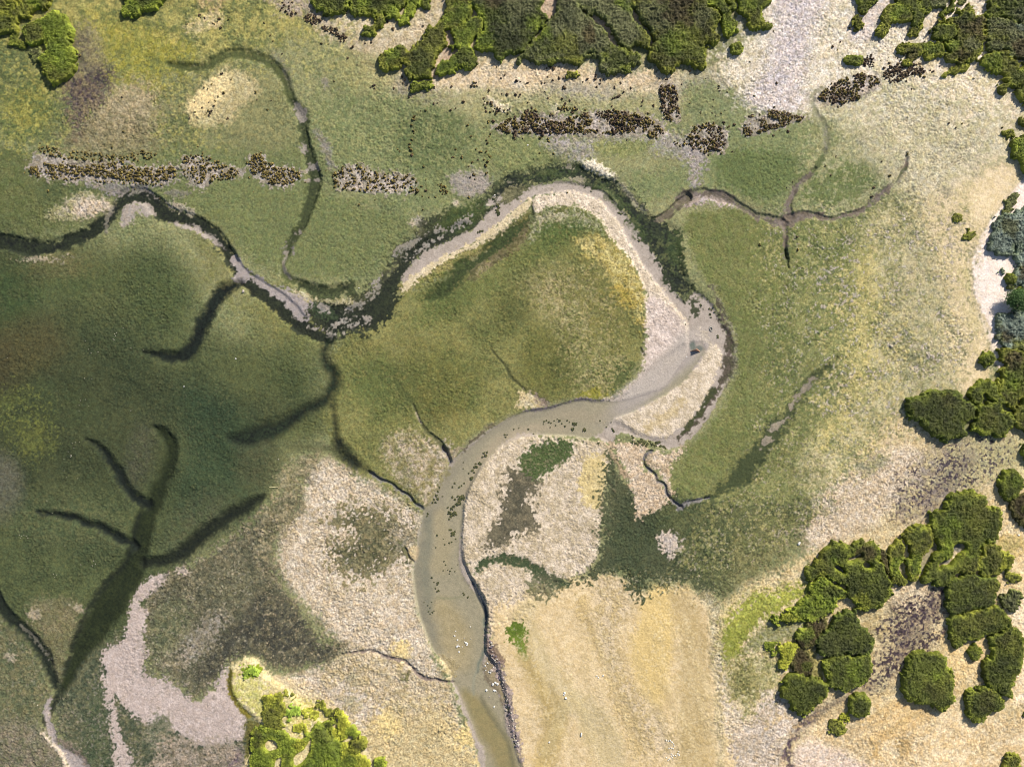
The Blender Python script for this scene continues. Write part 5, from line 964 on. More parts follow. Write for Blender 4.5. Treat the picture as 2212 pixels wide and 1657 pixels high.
def shrub(name, label, cat, i, j, pts, H=1.1, pal='olive', holes=(), edge=11.0, group=None, lump=0.2, dens=0.36, spots=(), leaf=3.0, rimw=10.0, ragk=1.0):
    """pts outline on a survey sheet; spots: (x, y, radius, palette) patches of other growth"""
    global shrub_count
    shrub_count += 1
    sd_ = shrub_count
    p = T(i, j, pts)
    A = np.array(p)
    x0, y0 = A.min(0) - 6; x1, y1 = A.max(0) + 6
    g = 1.7
    X, Y = np.meshgrid(np.arange(x0, x1 + g, g), np.arange(y0, y1 + g, g))
    X = X.astype(np.float32); Y = Y.astype(np.float32)
    def dist(X, Y):
        s = sd_poly(X, Y, p, 3) + 2.6
        s = s + 1.25 * ragk * (3.4 * vn(X, Y, 15, 81) + 3.0 * vn(X, Y, 7.0, 82) + 2.4 * vn(X, Y, 3.4, 83))
        for h in holes:
            s = np.minimum(s, -sd_poly(X, Y, T(i, j, h), 3) + 0.8 * vn(X, Y, 5, 84))
        return s
    def height(X, Y, s):
        t = np.clip(s / (edge * 0.45), 0, 1)
        prof = np.sqrt(np.clip(1 - (1 - t) ** 2, 0, 1)) * (0.86 + 0.14 * np.clip(s / 30, 0, 1))
        l1 = 1 - np.abs(vn(X, Y, 19, 85)) * 2
        l2 = 1 - np.abs(vn(X, Y, 6.5, 86)) * 2
        l3 = vn(X, Y, 3.6, 87)
        return 0.92 * H * prof * (1 + lump * (0.28 * l1 + 0.3 * l2)) + prof * (0.10 * l3 + 0.22 * lump * l2)
    s = dist(X, Y)
    z = np.where(s > 0, height(X, Y, s), -0.12)
    gz = ground_z(X, Y)
    def colour(X, Y, s):
        def pl(pp):
            a, b_, r_ = [lin(c) for c in PAL[pp]]
            t = np.clip(0.5 + 0.55 * vn(X, Y, 30, 88) + 0.4 * vn(X, Y, 11, 89), 0, 1)[..., None]
            c = a * (1 - t) + b_ * t
            m = sstep(rimw * 1.4, 0, s)[..., None] * np.clip(0.8 + 0.7 * vn(X, Y, 12, 90), 0, 1)[..., None]
            return c * (1 - m) + r_ * 1.15 * m
        c = pl(pal)
        for (sx, sy, sr, sp) in spots:
            q = T(i, j, [(sx, sy)])[0]
            d = np.sqrt((X - q[0]) ** 2 + (Y - q[1]) ** 2) / (sr / 3.0)
            m = 0.85 * sstep(1.35, 0.45, d + 0.55 * vn(X, Y, 16, 91) + 0.35 * vn(X, Y, 5, 92))[..., None]
            c = c * (1 - m) + pl(sp) * m
        return c * (1 + 0.27 * vn(X, Y, 8, 94) + 0.18 * vn(X, Y, 24, 95))[..., None]
    c = colour(X, Y, s) * (0.92 + 0.25 * vn(X, Y, 4.0, 93))[..., None]
    keepv = s > 0
    kf = keepv[1:, :-1] | keepv[1:, 1:] | keepv[:-1, 1:] | keepv[:-1, :-1]
    n_y, n_x = X.shape
    id_ = np.arange(n_y * n_x).reshape(n_y, n_x)
    Qm = np.stack([id_[1:, :-1], id_[1:, 1:], id_[:-1, 1:], id_[:-1, :-1]], -1)[kf]
    used = np.unique(Qm)
    remap = np.zeros(n_y * n_x, np.int32); remap[used] = np.arange(len(used))
    Qm = remap[Qm]
    VX, VY = W(X.ravel()[used], Y.ravel()[used])
    VZ = (gz + z).ravel()[used]
    VV = np.stack([VX, VY, VZ], -1)
    VC = c.reshape(-1, 3)[used]
    # leaf sprays
    area = (s > 0).sum() * g * g
    n = int(area * dens)
    ii = rs.choice(np.flatnonzero(s.ravel() > 0.6), n) if n else []
    lx = X.ravel()[ii] + rs.uniform(-1, 1, n) * g; ly = Y.ravel()[ii] + rs.uniform(-1, 1, n) * g
    lx = lx.astype(np.float32); ly = ly.astype(np.float32)
    ls = dist(lx, ly)
    ok = ls > 0.2
    lx, ly, ls = lx[ok], ly[ok], ls[ok]; n = len(lx)
    lz = ground_z(lx, ly) + height(lx, ly, ls) + rs.uniform(-0.02, 0.13, n)
    a = rs.uniform(0, 2 * np.pi, n); tilt = rs.uniform(0.1, 1.15, n)
    nrm = np.stack([np.sin(tilt) * np.cos(a), np.sin(tilt) * np.sin(a), np.cos(tilt)], -1)
    ref = rs.normal(size=(n, 3)); u = np.cross(nrm, ref); u /= np.linalg.norm(u, axis=1, keepdims=True) + 1e-9
    v = np.cross(nrm, u)
    L1 = (leaf * S * rs.uniform(0.28, 0.66, n))[:, None]; L2 = L1 * rs.uniform(0.45, 0.8, n)[:, None]
    wx_, wy_ = W(lx, ly)
    ctr = np.stack([wx_, wy_, lz], -1)
    corners = np.stack([ctr - u * L1, ctr - v * L2 * 0.9, ctr + u * L1, ctr + v * L2], 1)
    lc = colour(lx, ly, ls) * rs.uniform(0.7, 1.45, n)[:, None]
    LV = corners.reshape(-1, 3); LQ = np.arange(4 * n).reshape(n, 4) + len(VV)
    LC = np.repeat(lc, 4, axis=0)
    cx, cy = W(A[:, 0].mean(), A[:, 1].mean()); cz = float(ground_z(A[:, 0].mean(), A[:, 1].mean()))
    Vall = np.concatenate([VV, LV]) - np.array([cx, cy, cz])
    o = mesh_obj(name, Vall, np.concatenate([Qm, LQ]), LEAF, cols=np.concatenate([VC, LC]) * ALB * BASEK)
    o.location = (cx, cy, cz)
    tag(o, label, cat, group)
    return o

def disc(x, y, rx, ry, n=10, seed=0):
    r = np.random.RandomState(seed + int(x * 7 + y))
    return [(x + rx * (1 + r.uniform(-.16, .16)) * math.cos(2 * math.pi * k / n), y + ry * (1 + r.uniform(-.16, .16)) * math.sin(2 * math.pi * k / n)) for k in range(n)]

NT = 'thickets along the top edge'
SB = 'marsh_shrub'; TH = 'scrub_thicket'
# north-west corner
shrub(TH, 'broad olive-brown thicket filling the top left corner of the marsh', 'thicket', 0, 0, [(-90, -90), (330, -90), (345, 0), (320, 50), (262, 65), (222, 75), (195, 110), (150, 130), (112, 160), (100, 210), (50, 228), (0, 225), (-90, 205)], 1.3, 'olive', spots=((60, 120, 60, 'yellow'), (90, 20, 60, 'yellow'), (250, 20, 60, 'bright'), (30, 200, 60, 'deep')), lump=0.3)
shrub(TH, 'long bright green hedge-like thicket with a notched left side, near the top left corner', 'thicket', 0, 0, [(360, 68), (400, 92), (440, 130), (465, 190), (462, 290), (490, 370), (486, 460), (452, 512), (400, 540), (370, 556), (315, 520), (288, 450), (275, 385), (310, 350), (312, 290), (296, 232), (268, 280), (210, 292), (170, 252), (175, 200), (230, 150), (292, 120), (322, 92)], 1.5, 'bright', edge=14, spots=((380, 500, 110, 'olive'), (230, 220, 70, 'olive'), (340, 430, 50, 'olive'), (410, 400, 70, 'bright')))
for k, (x, y, rx, ry, w) in enumerate([(145, 292, 24, 18, 'lower'), (92, 262, 22, 26, 'larger'), (236, 345, 26, 30, 'round'), (222, 385, 16, 16, 'small')]):
    shrub(SB, ['dark green tuft left of the notch in the bright green hedge', 'dark green tuft just below the olive corner thicket', 'round grey-green tuft close under the notch of the bright green hedge', 'smallest grey-green tuft beside the lower left side of the bright green hedge'][k], 'shrub', 0, 0, disc(x, y, rx, ry, seed=k), 0.7, ['deep', 'deep', 'grey', 'grey'][k], edge=6)
shrub(TH, 'green thicket hanging into view at the top edge, well right of the bright hedge', 'thicket', 0, 0, [(805, -90), (1075, -90), (1065, 10), (1010, 58), (940, 75), (900, 105), (850, 106), (795, 88), (800, 50), (822, 20)], 1.2, 'bright', spots=((930, 0, 60, 'deep'),))
# north middle fingers
shrub(TH, 'rounded dark green thicket at the top edge, first of the fingers on the sandy flat', 'thicket', 1, 0, [(-180, -90), (65, -90), (62, 30), (30, 62), (0, 85), (-60, 98), (-130, 80), (-172, 40)], 1.2, 'deep')
shrub(TH, 'lobed green thicket at the top edge with a trailing tail to the lower right', 'thicket', 1, 0, [(74, -90), (410, -90), (416, 30), (385, 70), (370, 112), (325, 120), (295, 100), (278, 96), (272, 140), (266, 180), (222, 208), (190, 235), (150, 232), (160, 198), (205, 165), (222, 115), (180, 92), (130, 80), (92, 105), (68, 72)], 1.2, 'deep', spots=((230, 170, 60, 'olive'), (150, 20, 60, 'bright'), (330, 80, 40, 'bright')), lump=0.3)
shrub(TH, 'narrow finger of shrub pointing down onto the sand between two thickets', 'thicket', 1, 0, [(430, -90), (530, -90), (512, 28), (480, 42), (470, 92), (430, 157), (390, 160), (386, 130), (420, 60)], 1.1, 'bright', edge=9)
shrub(SB, 'short finger of shrub at the top edge beside the sandy inlet', 'shrub', 1, 0, [(534, -90), (582, -90), (576, 20), (552, 52), (525, 45), (520, 0)], 1.0, 'deep', edge=9)
shrub(TH, 'long winding arm of thicket that curls round to the left at its foot', 'thicket', 1, 0, [(690, -90), (850, -90), (842, 60), (858, 100), (800, 150), (780, 178), (700, 190), (665, 208), (680, 260), (668, 310), (640, 340), (622, 410), (592, 460), (580, 510), (530, 520), (480, 520), (440, 490), (420, 455), (425, 410), (385, 405), (368, 442), (300, 452), (258, 442), (252, 402), (290, 350), (350, 322), (420, 322), (450, 338), (500, 290), (540, 240), (570, 190), (620, 180), (652, 120), (690, 50)], 1.3, 'olive', spots=((330, 360, 70, 'bright'), (490, 360, 60, 'dark'), (760, 100, 90, 'bright'), (600, 270, 60, 'olive'), (500, 480, 80, 'deep')))
shrub(SB, 'low oval bush below the foot of the winding arm', 'shrub', 1, 0, [(455, 545), (500, 530), (560, 524), (588, 542), (582, 575), (520, 590), (462, 586)], 0.9, 'deep', edge=8)
shrub(TH, 'sturdy arm of thicket with a hooked left foot, right of the muddy slit', 'thicket', 1, 0, [(868, 112), (910, 120), (912, 200), (880, 232), (862, 262), (835, 300), (858, 345), (876, 400), (870, 442), (830, 460), (780, 442), (740, 470), (680, 482), (620, 492), (610, 462), (650, 400), (690, 395), (740, 352), (762, 340), (765, 318), (722, 332), (714, 302), (742, 280), (722, 230), (732, 190), (792, 170), (832, 132)], 1.3, 'deep', spots=((680, 430, 80, 'bright'), (820, 250, 90, 'bright'), (830, 420, 50, 'dark')), edge=10)
shrub(TH, 'broad dark brown-green thicket with a rounded green lobe at its left foot', 'thicket', 1, 0, [(862, -90), (1325, -90), (1310, 10), (1272, 60), (1290, 90), (1318, 108), (1322, 142), (1298, 190), (1248, 240), (1200, 300), (1172, 345), (1120, 350), (1070, 362), (1050, 402), (1010, 392), (990, 350), (965, 328), (900, 340), (870, 310), (872, 262), (905, 222), (928, 200), (918, 130), (872, 92)], 1.4, 'dark', spots=((1080, 40, 150, 'grey'), (900, 150, 90, 'bright'), (920, 290, 80, 'bright'), (1000, 110, 70, 'deep'), (1240, 160, 60, 'bright'), (1230, 20, 90, 'grey'), (1000, 0, 60, 'brown')), edge=14, lump=0.25)
shrub(TH, 'wide grey-green and brown thicket between the sandy hollow and the first dark slit', 'thicket', 1, 0, [(1205, 312), (1262, 252), (1312, 202), (1332, 145), (1392, 102), (1402, 40), (1418, -90), (1512, -90), (1530, 60), (1560, 100), (1620, 140), (1690, 190), (1725, 250), (1755, 300), (1830, 330), (1860, 360), (1900, 350), (1930, 385), (1920, 430), (1880, 440), (1862, 468), (1800, 460), (1742, 484), (1700, 470), (1680, 432), (1698, 392), (1640, 362), (1570, 370), (1545, 420), (1490, 412), (1430, 400), (1380, 392), (1330, 420), (1272, 420), (1222, 392), (1200, 372), (1150, 402), (1150, 382), (1182, 350)], 1.4, 'grey', spots=((1330, 330, 130, 'deep'), (1450, 300, 110, 'olive'), (1600, 250, 70, 'brown'), (1790, 370, 110, 'deep'), (1330, 230, 60, 'bright'), (1520, 170, 60, 'grey'), (1500, 380, 60, 'olive')), edge=13, lump=0.25)
shrub(TH, 'grey-green tongue of thicket between the two dark slits, ending in a rusty tip', 'thicket', 1, 0, [(1524, -90), (1875, -90), (1872, 60), (1905, 140), (1945, 200), (1995, 255), (2002, 290), (1960, 306), (1905, 298), (1870, 322), (1812, 290), (1778, 240), (1750, 190), (1710, 130), (1640, 92), (1600, 96), (1560, 60), (1530, 20)], 1.3, 'grey', spots=((1960, 280, 60, 'olive'), (1850, 250, 70, 'grey'), (1820, 20, 70, 'bright')), edge=12, lump=0.25)
shrub(TH, 'very large thicket right of the slits, dark green foot and silvery crest', 'thicket', 1, 0, [(1890, -90), (2365, -90), (2352, 40), (2412, 60), (2452, 110), (2440, 160), (2412, 200), (2442, 240), (2430, 275), (2392, 280), (2352, 292), (2342, 430), (2290, 430), (2212, 415), (2160, 450), (2100, 480), (2050, 430), (2010, 400), (1988, 350), (1994, 315), (2025, 290), (2012, 225), (1965, 155), (1925, 95), (1892, 30)], 1.5, 'olive', spots=((2050, 130, 140, 'grey'), (2340, 110, 75, 'grey'), (2150, 300, 90, 'bright'), (2280, 340, 100, 'deep'), (2180, 60, 110, 'brown'), (2420, 120, 40, 'deep'), (2310, 280, 50, 'olive')), edge=14, lump=0.28)
shrub(TH, 'bright green finger of thicket beside the silvery-crested mass, pointing down the pale flat', 'thicket', 2, 0, [(150, -90), (262, -90), (272, 30), (300, 90), (330, 150), (340, 220), (312, 238), (272, 220), (252, 170), (246, 102), (200, 55), (152, 30)], 1.3, 'deep', spots=((180, 20, 60, 'bright'), (290, 180, 50, 'bright')), edge=10)
shrub(SB, 'small wedge of shrub at the top edge between two thick green fingers', 'shrub', 2, 0, [(275, -90), (338, -90), (346, 50), (326, 88), (300, 60), (275, 10)], 1.0, 'deep', edge=8)
shrub(TH, 'last green thicket at the top edge left of the wide pale flat', 'thicket', 2, 0, [(346, -90), (562, -90), (556, 20), (522, 60), (512, 110), (530, 148), (560, 180), (540, 200), (500, 186), (442, 200), (412, 165), (398, 110), (368, 70), (350, 10)], 1.3, 'deep', spots=((460, 130, 70, 'olive'), (420, 20, 60, 'bright')))
shrub(SB, 'small round green bush alone on the pale flat below the green fingers', 'shrub', 2, 0, disc(342, 325, 30, 37), 1.1, 'deep', edge=9)
shrub(SB, 'small brownish-green bush alone on the sand under the wide grey-green thicket', 'shrub', 1, 0, disc(1500, 482, 32, 22), 0.7, 'olive', edge=8)
# north-east
shrub(SB, 'upright strip of shrub at the top edge, right side of the wide pale flat', 'shrub', 2, 0, [(1118, -90), (1252, -90), (1242, 15), (1202, 50), (1180, 96), (1155, 90), (1142, 30)], 1.1, 'deep', edge=8)
shrub(SB, 'small upright olive bush directly below the strip of shrub on the pale flat', 'shrub', 2, 0, [(1110, 112), (1150, 106), (1166, 130), (1156, 188), (1132, 200), (1110, 172)], 1.0, 'olive', edge=8)
shrub(TH, 'comma-shaped olive thicket with a long tail to the lower left', 'thicket', 2, 0, [(1342, 32), (1400, 30), (1450, 60), (1476, 110), (1450, 150), (1402, 140), (1362, 150), (1332, 180), (1302, 228), (1272, 245), (1262, 212), (1290, 150), (1290, 100)], 1.2, 'olive', spots=((1380, 90, 60, 'bright'),), edge=9)
shrub(TH, 'dark green hooked thicket at the top edge, right of the comma-shaped one', 'thicket', 2, 0, [(1350, -90), (1500, -90), (1520, 30), (1550, 80), (1556, 120), (1530, 168), (1492, 180), (1490, 130), (1472, 80), (1440, 48), (1382, 22)], 1.2, 'deep', edge=9)
shrub(SB, 'small olive bush at the foot of the hooked thicket', 'shrub', 2, 0, [(1470, 192), (1530, 172), (1550, 186), (1530, 225), (1490, 235), (1462, 216)], 0.9, 'olive', edge=7)
shrub(SB, 'slim green shrub at the top edge beside the hooked thicket', 'shrub', 2, 0, [(1520, -90), (1580, -90), (1590, 40), (1590, 76), (1552, 84), (1532, 30)], 1.0, 'deep', edge=8)
shrub(SB, 'rounded grey-green shrub cut by the top edge, in the bend of the runnels', 'shrub', 2, 0, [(1597, -90), (1715, -90), (1720, 20), (1682, 50), (1622, 50), (1592, 22)], 1.0, 'grey', spots=((1650, 10, 30, 'deep'),), edge=8)
shrub(SB, 'thin slanting shrub along the runnel near the top edge', 'shrub', 2, 0, [(1722, -90), (1790, -90), (1762, 40), (1712, 80), (1680, 106), (1664, 92), (1700, 60), (1738, 20)], 0.9, 'deep', edge=7)
shrub(SB, 'small shrub at the top edge above the slanting runnel', 'shrub', 2, 0, disc(1806, 18, 26, 22), 0.7, 'grey', edge=6)
shrub(SB, 'tiny tuft in the middle of the white sand gap near the top right', 'shrub', 2, 0, disc(1876, 80, 16, 16), 0.6, 'olive', edge=5)
shrub(TH, 'round green thicket at the head of the long arm of scrub, top right', 'thicket', 2, 0, [(1650, 178), (1700, 166), (1748, 180), (1764, 220), (1740, 258), (1690, 270), (1640, 260), (1610, 238), (1622, 200)], 1.4, 'deep', edge=12)
shrub(TH, 'ragged olive thicket reaching left from the scrub, over the dark weed clumps', 'thicket', 2, 0, [(1600, 290), (1660, 282), (1688, 340), (1640, 388), (1572, 372), (1550, 352), (1500, 390), (1440, 420), (1428, 392), (1480, 350), (1402, 330), (1410, 302), (1470, 292), (1540, 300)], 1.0, 'olive', spots=((1610, 330, 60, 'bright'), (1470, 380, 40, 'brown')), edge=8, lump=0.3)
shrub(TH, 'brownish scrub mass in the middle of the top right corner', 'thicket', 2, 0, [(1750, 132), (1800, 84), (1850, 42), (1870, 52), (1842, 92), (1852, 130), (1900, 120), (1950, 140), (1958, 250), (1940, 330), (1900, 388), (1840, 400), (1762, 408), (1712, 402), (1700, 350), (1692, 292), (1750, 262), (1774, 218), (1742, 166), (1664, 152)], 1.2, 'olive', spots=((1880, 200, 90, 'brown'), (1790, 370, 70, 'brown'), (1740, 310, 50, 'bright'), (1820, 110, 50, 'deep'), (1850, 300, 50, 'grey')), edge=10, lump=0.35, ragk=1.5)
shrub(TH, 'green scrub in the extreme top right corner', 'thicket', 2, 0, [(1992, -90), (2290, -90), (2290, 190), (2150, 150), (2062, 112), (2012, 118), (1962, 112), (1962, 92), (2000, 60)], 1.3, 'deep', spots=((2100, 60, 80, 'deep'), (2200, 120, 80, 'grey')), edge=10, lump=0.35, ragk=1.4)
shrub(TH, 'grey-green scrub against the right edge, just below the top right corner', 'thicket', 2, 0, [(1966, 146), (2060, 128), (2150, 162), (2290, 205), (2290, 420), (2200, 398), (2100, 368), (2080, 330), (2000, 338), (1952, 336), (1972, 250)], 1.2, 'grey', spots=((2120, 240, 70, 'grey'), (2040, 230, 60, 'olive'), (2190, 330, 60, 'brown'), (2170, 180, 50, 'blue')), holes=([(2050, 350), (2090, 330), (2100, 350), (2070, 368)],), edge=10, lump=0.35, ragk=1.4)
shrub(TH, 'dark green tail of scrub running down the right edge below the grey-green scrub', 'thicket', 2, 0, [(1952, 350), (2070, 345), (2100, 382), (2200, 412), (2290, 430), (2290, 700), (2212, 662), (2170, 640), (2160, 582), (2100, 562), (2062, 600), (2050, 582), (2090, 542), (2090, 512), (2000, 472), (1932, 432), (1942, 402)], 1.2, 'olive', spots=((2000, 420, 70, 'bright'), (2150, 520, 70, 'deep')), holes=([(2170, 440), (2200, 410), (2205, 425), (2180, 450)],), edge=9, lump=0.3, ragk=1.4)
shrub(SB, 'thin slanting hedge on the sand below the brownish scrub', 'shrub', 2, 0, [(1838, 418), (1780, 432), (1702, 470), (1690, 492), (1760, 476), (1832, 452)], 0.6, 'olive', edge=5)
shrub(SB, 'low dark bush with a pale mound at its left end, beside purple weed clumps', 'shrub', 2, 0, [(1058, 382), (1140, 372), (1160, 400), (1122, 415), (1070, 416)], 0.9, 'deep', edge=7)
shrub(SB, 'small bush cut by the right edge above the sandy runnel', 'shrub', 2, 0, [(2180, 778), (2290, 770), (2290, 832), (2205, 816)], 0.9, 'olive', edge=7)
shrub(SB, 'small brown-green bush on the bank of the sandy runnel, right edge', 'shrub', 2, 0, [(2066, 862), (2110, 850), (2136, 874), (2100, 890), (2068, 886)], 0.7, 'olive', edge=6)
shrub(TH, 'crescent of bright green thicket against the right edge beside the sand', 'thicket', 2, 0, [(2182, 902), (2290, 890), (2290, 1160), (2212, 1110), (2180, 1050), (2130, 1002), (2140, 942)], 1.4, 'deep', spots=((2190, 960, 60, 'bright'),), edge=10)
shrub(SB, 'lone sparse tuft on the open sand left of the white beach', 'shrub', 2, 0, disc(1778, 1412, 24, 22), 0.45, 'olive', edge=8, dens=0.2)
shrub(SB, 'straggly yellow-green tuft on the sand below the lone sparse tuft', 'shrub', 2, 0, [(1805, 1530), (1840, 1510), (1880, 1500), (1890, 1530), (1870, 1560), (1840, 1540), (1815, 1545)], 0.35, 'olive', edge=6, dens=0.2, ragk=1.6)
shrub(TH, 'thin blue-grey strip of scrub above the blue-grey mass on the white sand', 'thicket', 2, 0, [(2080, 1385), (2092, 1340), (2140, 1270), (2166, 1290), (2132, 1350), (2104, 1384)], 0.6, 'grey', edge=6, ragk=1.5)
shrub(TH, 'blue-grey rounded scrub mass on the white sand by the right edge', 'thicket', 2, 0, [(2032, 1422), (2100, 1392), (2200, 1362), (2290, 1350), (2290, 1560), (2212, 1560), (2150, 1598), (2130, 1640), (2050, 1650), (1982, 1620), (1982, 1560), (2010, 1500), (2020, 1442)], 1.1, 'blue', spots=((2100, 1470, 70, 'grey'), (2060, 1580, 50, 'blue')), edge=11, lump=0.3)
# east edge
TREE = 'tree'
shrub(TH, 'blue-grey scrub along the right edge below the white sand', 'thicket', 2, 1, [(2160, -90), (2300, -90), (2300, 250), (2210, 210), (2152, 170), (2150, 60)], 1.0, 'blue', spots=((2190, 100, 40, 'brown'),), edge=8, lump=0.35, ragk=1.5)
shrub(SB, 'small green bush left of the footpath, above the dark round tree', 'shrub', 2, 1, disc(2112, 146, 24, 26), 1.2, 'deep', edge=8)
shrub(SB, 'low pale-green bush between the small green bush and the dark round tree', 'shrub', 2, 1, disc(2118, 192, 20, 20), 0.7, 'grey', edge=6)
shrub(SB, 'small green bush right of the footpath, above the dark round tree', 'shrub', 2, 1, disc(2176, 222, 24, 22), 0.9, 'deep', edge=7)
shrub(SB, 'tiny blue-grey bush on the white sand near the right edge', 'shrub', 2, 1, disc(2064, 104, 12, 16), 0.6, 'blue', edge=5)
shrub(SB, 'lone rounded bush at the foot of the white sand strip', 'shrub', 2, 1, disc(1972, 672, 40, 44), 1.5, 'deep', edge=12, dens=0.5)
shrub(TH, 'blue-grey speckled scrub below the dark round tree', 'thicket', 2, 1, [(2062, 384), (2120, 372), (2190, 385), (2300, 340), (2300, 640), (2190, 610), (2100, 596), (2050, 560), (2028, 480), (2022, 420)], 0.9, 'blue', spots=((2080, 520, 60, 'brown'), (2200, 580, 80, 'olive'), (2150, 450, 60, 'blue')), edge=7, lump=0.4, ragk=1.8)
shrub(TH, 'green and yellow scrub on the right edge above the round dark thickets', 'thicket', 2, 1, [(2055, 585), (2110, 612), (2190, 622), (2300, 655), (2300, 880), (2210, 905), (2150, 960), (2090, 975), (2052, 930), (2015, 870), (2062, 790), (2066, 690)], 1.2, 'olive', spots=((2120, 830, 90, 'bright'), (2130, 680, 60, 'brown'), (2200, 760, 60, 'deep')), edge=9, lump=0.35, ragk=1.4)
shrub(TH, 'big rounded dark olive thicket on the straw flat by the right side', 'thicket', 2, 1, [(1450, 942), (1482, 928), (1550, 910), (1598, 872), (1650, 884), (1680, 868), (1740, 890), (1782, 892), (1810, 930), (1858, 950), (1878, 980), (1880, 1048), (1822, 1068), (1802, 1092), (1820, 1140), (1800, 1168), (1730, 1188), (1692, 1195), (1662, 1165), (1620, 1172), (1590, 1130), (1540, 1080), (1482, 1060), (1452, 1020)], 1.7, 'dark', spots=((1600, 960, 110, 'deep'), (1760, 1080, 90, 'deep'), (1700, 940, 60, 'olive')), edge=15, lump=0.15)
shrub(TH, 'arched dark thicket over a small notch, right of the big rounded dark olive one', 'thicket', 2, 1, [(1852, 880), (1890, 832), (1970, 802), (2010, 832), (2040, 885), (2075, 950), (2040, 952), (1992, 932), (1960, 896), (1930, 905), (1912, 958), (1882, 958), (1847, 930)], 1.4, 'deep', edge=10)
shrub(TH, 'dark olive thicket with a pale slit, between the big rounded one and the right edge', 'thicket', 2, 1, [(1890, 974), (1920, 960), (1965, 955), (2040, 946), (2062, 1000), (2130, 1050), (2142, 1100), (2110, 1140), (2070, 1166), (2000, 1160), (1905, 1150), (1872, 1110), (1890, 1060)], 1.4, 'deep', spots=((1980, 1050, 70, 'olive'),), edge=11)
shrub(TH, 'dark thicket cut by the right edge beside the slit olive thicket', 'thicket', 2, 1, [(2150, 1000), (2200, 940), (2300, 900), (2300, 1160), (2200, 1125), (2150, 1095)], 1.4, 'olive', edge=11)
shrub(SB, 'sliver of dark bush at the right edge on the lilac-tinted grass', 'shrub', 2, 1, [(2200, 1240), (2300, 1200), (2300, 1340), (2208, 1310)], 1.3, 'deep', edge=9)
shrub(TH, 'egg-shaped green thicket near the right edge, above the brown bramble', 'thicket', 2, 1, [(2062, 1432), (2110, 1396), (2178, 1420), (2200, 1480), (2180, 1530), (2150, 1552), (2100, 1590), (2070, 1560), (2050, 1500)], 1.5, 'deep', spots=((2150, 1450, 40, 'bright'),), edge=12)
shrub(TH, 'brown bramble patch at the right edge below the egg-shaped green thicket', 'thicket', 2, 1, [(2125, 1572), (2180, 1545), (2300, 1520), (2300, 1770), (2170, 1712), (2125, 1640)], 0.9, 'brown', spots=((2200, 1640, 40, 'olive'),), edge=9, lump=0.3)
# lower right group
shrub(TH, 'large mossy green thicket with a round sunken hole, heading the lower right group', 'thicket', 2, 2, [(1602, 20), (1642, 0), (1690, -10), (1700, -50), (1740, -102), (1850, -130), (1930, -100), (1972, -40), (2042, -22), (2055, 30), (2052, 90), (2038, 150), (2010, 190), (1940, 205), (1915, 280), (1902, 340), (1880, 390), (1800, 396), (1742, 410), (1720, 440), (1700, 468), (1660, 488), (1622, 462), (1612, 440), (1570, 452), (1548, 438), (1560, 390), (1592, 340), (1602, 300), (1650, 250), (1642, 180), (1612, 130), (1606, 70)], 1.5, 'deep', holes=([(1745, 250), (1752, 215), (1790, 205), (1825, 212), (1822, 240), (1795, 262), (1770, 285), (1740, 318), (1715, 345), (1680, 345), (1655, 362), (1650, 345), (1680, 318), (1715, 312), (1740, 285)],), spots=((1900, 20, 120, 'olive'), (1720, 90, 70, 'bright'), (1700, 230, 60, 'bright'), (1830, 280, 60, 'bright'), (1640, 380, 60, 'deep'), (1850, 350, 80, 'olive')), edge=13, lump=0.22)
shrub(TH, 'grey-olive scrub spur on the right flank of the mossy green thicket', 'thicket', 2, 2, [(1925, 215), (1995, 205), (2050, 245), (2120, 300), (2112, 368), (2060, 372), (2022, 402), (1962, 418), (1908, 382), (1908, 305), (1940, 262)], 1.2, 'olive', spots=((2080, 330, 50, 'yellow'), (1960, 360, 50, 'deep')), edge=9, lump=0.3)
shrub(TH, 'dark rounded thicket on the east bank below the mossy green one', 'thicket', 2, 2, [(1722, 448), (1792, 410), (1885, 402), (1930, 432), (1980, 428), (2030, 434), (2034, 500), (2002, 560), (2000, 596), (1940, 618), (1862, 618), (1802, 646), (1730, 648), (1702, 600), (1706, 540), (1696, 485)], 1.5, 'dark', spots=((1800, 520, 110, 'deep'), (1990, 500, 50, 'olive')), edge=13, lump=0.18)
shrub(TH, 'wide olive thicket in the middle of the east bank of the sandy hollow, lower right', 'thicket', 2, 2, [(1742, 664), (1822, 655), (1902, 625), (2000, 604), (2060, 640), (2098, 690), (2080, 738), (2035, 775), (1985, 785), (1945, 800), (1900, 828), (1832, 830), (1802, 868), (1760, 880), (1746, 842), (1722, 762), (1720, 702)], 1.4, 'deep', spots=((1850, 720, 110, 'olive'), (1990, 680, 70, 'olive')), edge=12, lump=0.18)
shrub(TH, 'long curved olive thicket hugging the right side of the hollow', 'thicket', 2, 2, [(2104, 695), (2140, 762), (2190, 822), (2200, 920), (2162, 1040), (2122, 1130), (2112, 1195), (2060, 1180), (1982, 1110), (1940, 1040), (1952, 970), (2000, 920), (1992, 862), (1965, 810), (2040, 785), (2085, 745)], 1.5, 'deep', spots=((2080, 860, 90, 'olive'), (2060, 1050, 80, 'deep')), edge=13, lump=0.18)
shrub(SB, 'small round bush alone inside the sandy hollow, lower right', 'shrub', 2, 2, disc(1890, 912, 40, 50), 1.1, 'deep', edge=10)
shrub(TH, 'rounded thicket with a ragged underside, close to the foot of the long curved one', 'thicket', 2, 2, [(1852, 1170), (1922, 1142), (2000, 1152), (2050, 1190), (2080, 1232), (2040, 1288), (1982, 1310), (1930, 1348), (1872, 1338), (1832, 1280), (1837, 1212)], 1.4, 'deep', spots=((1950, 1220, 60, 'olive'),), edge=12, lump=0.2)
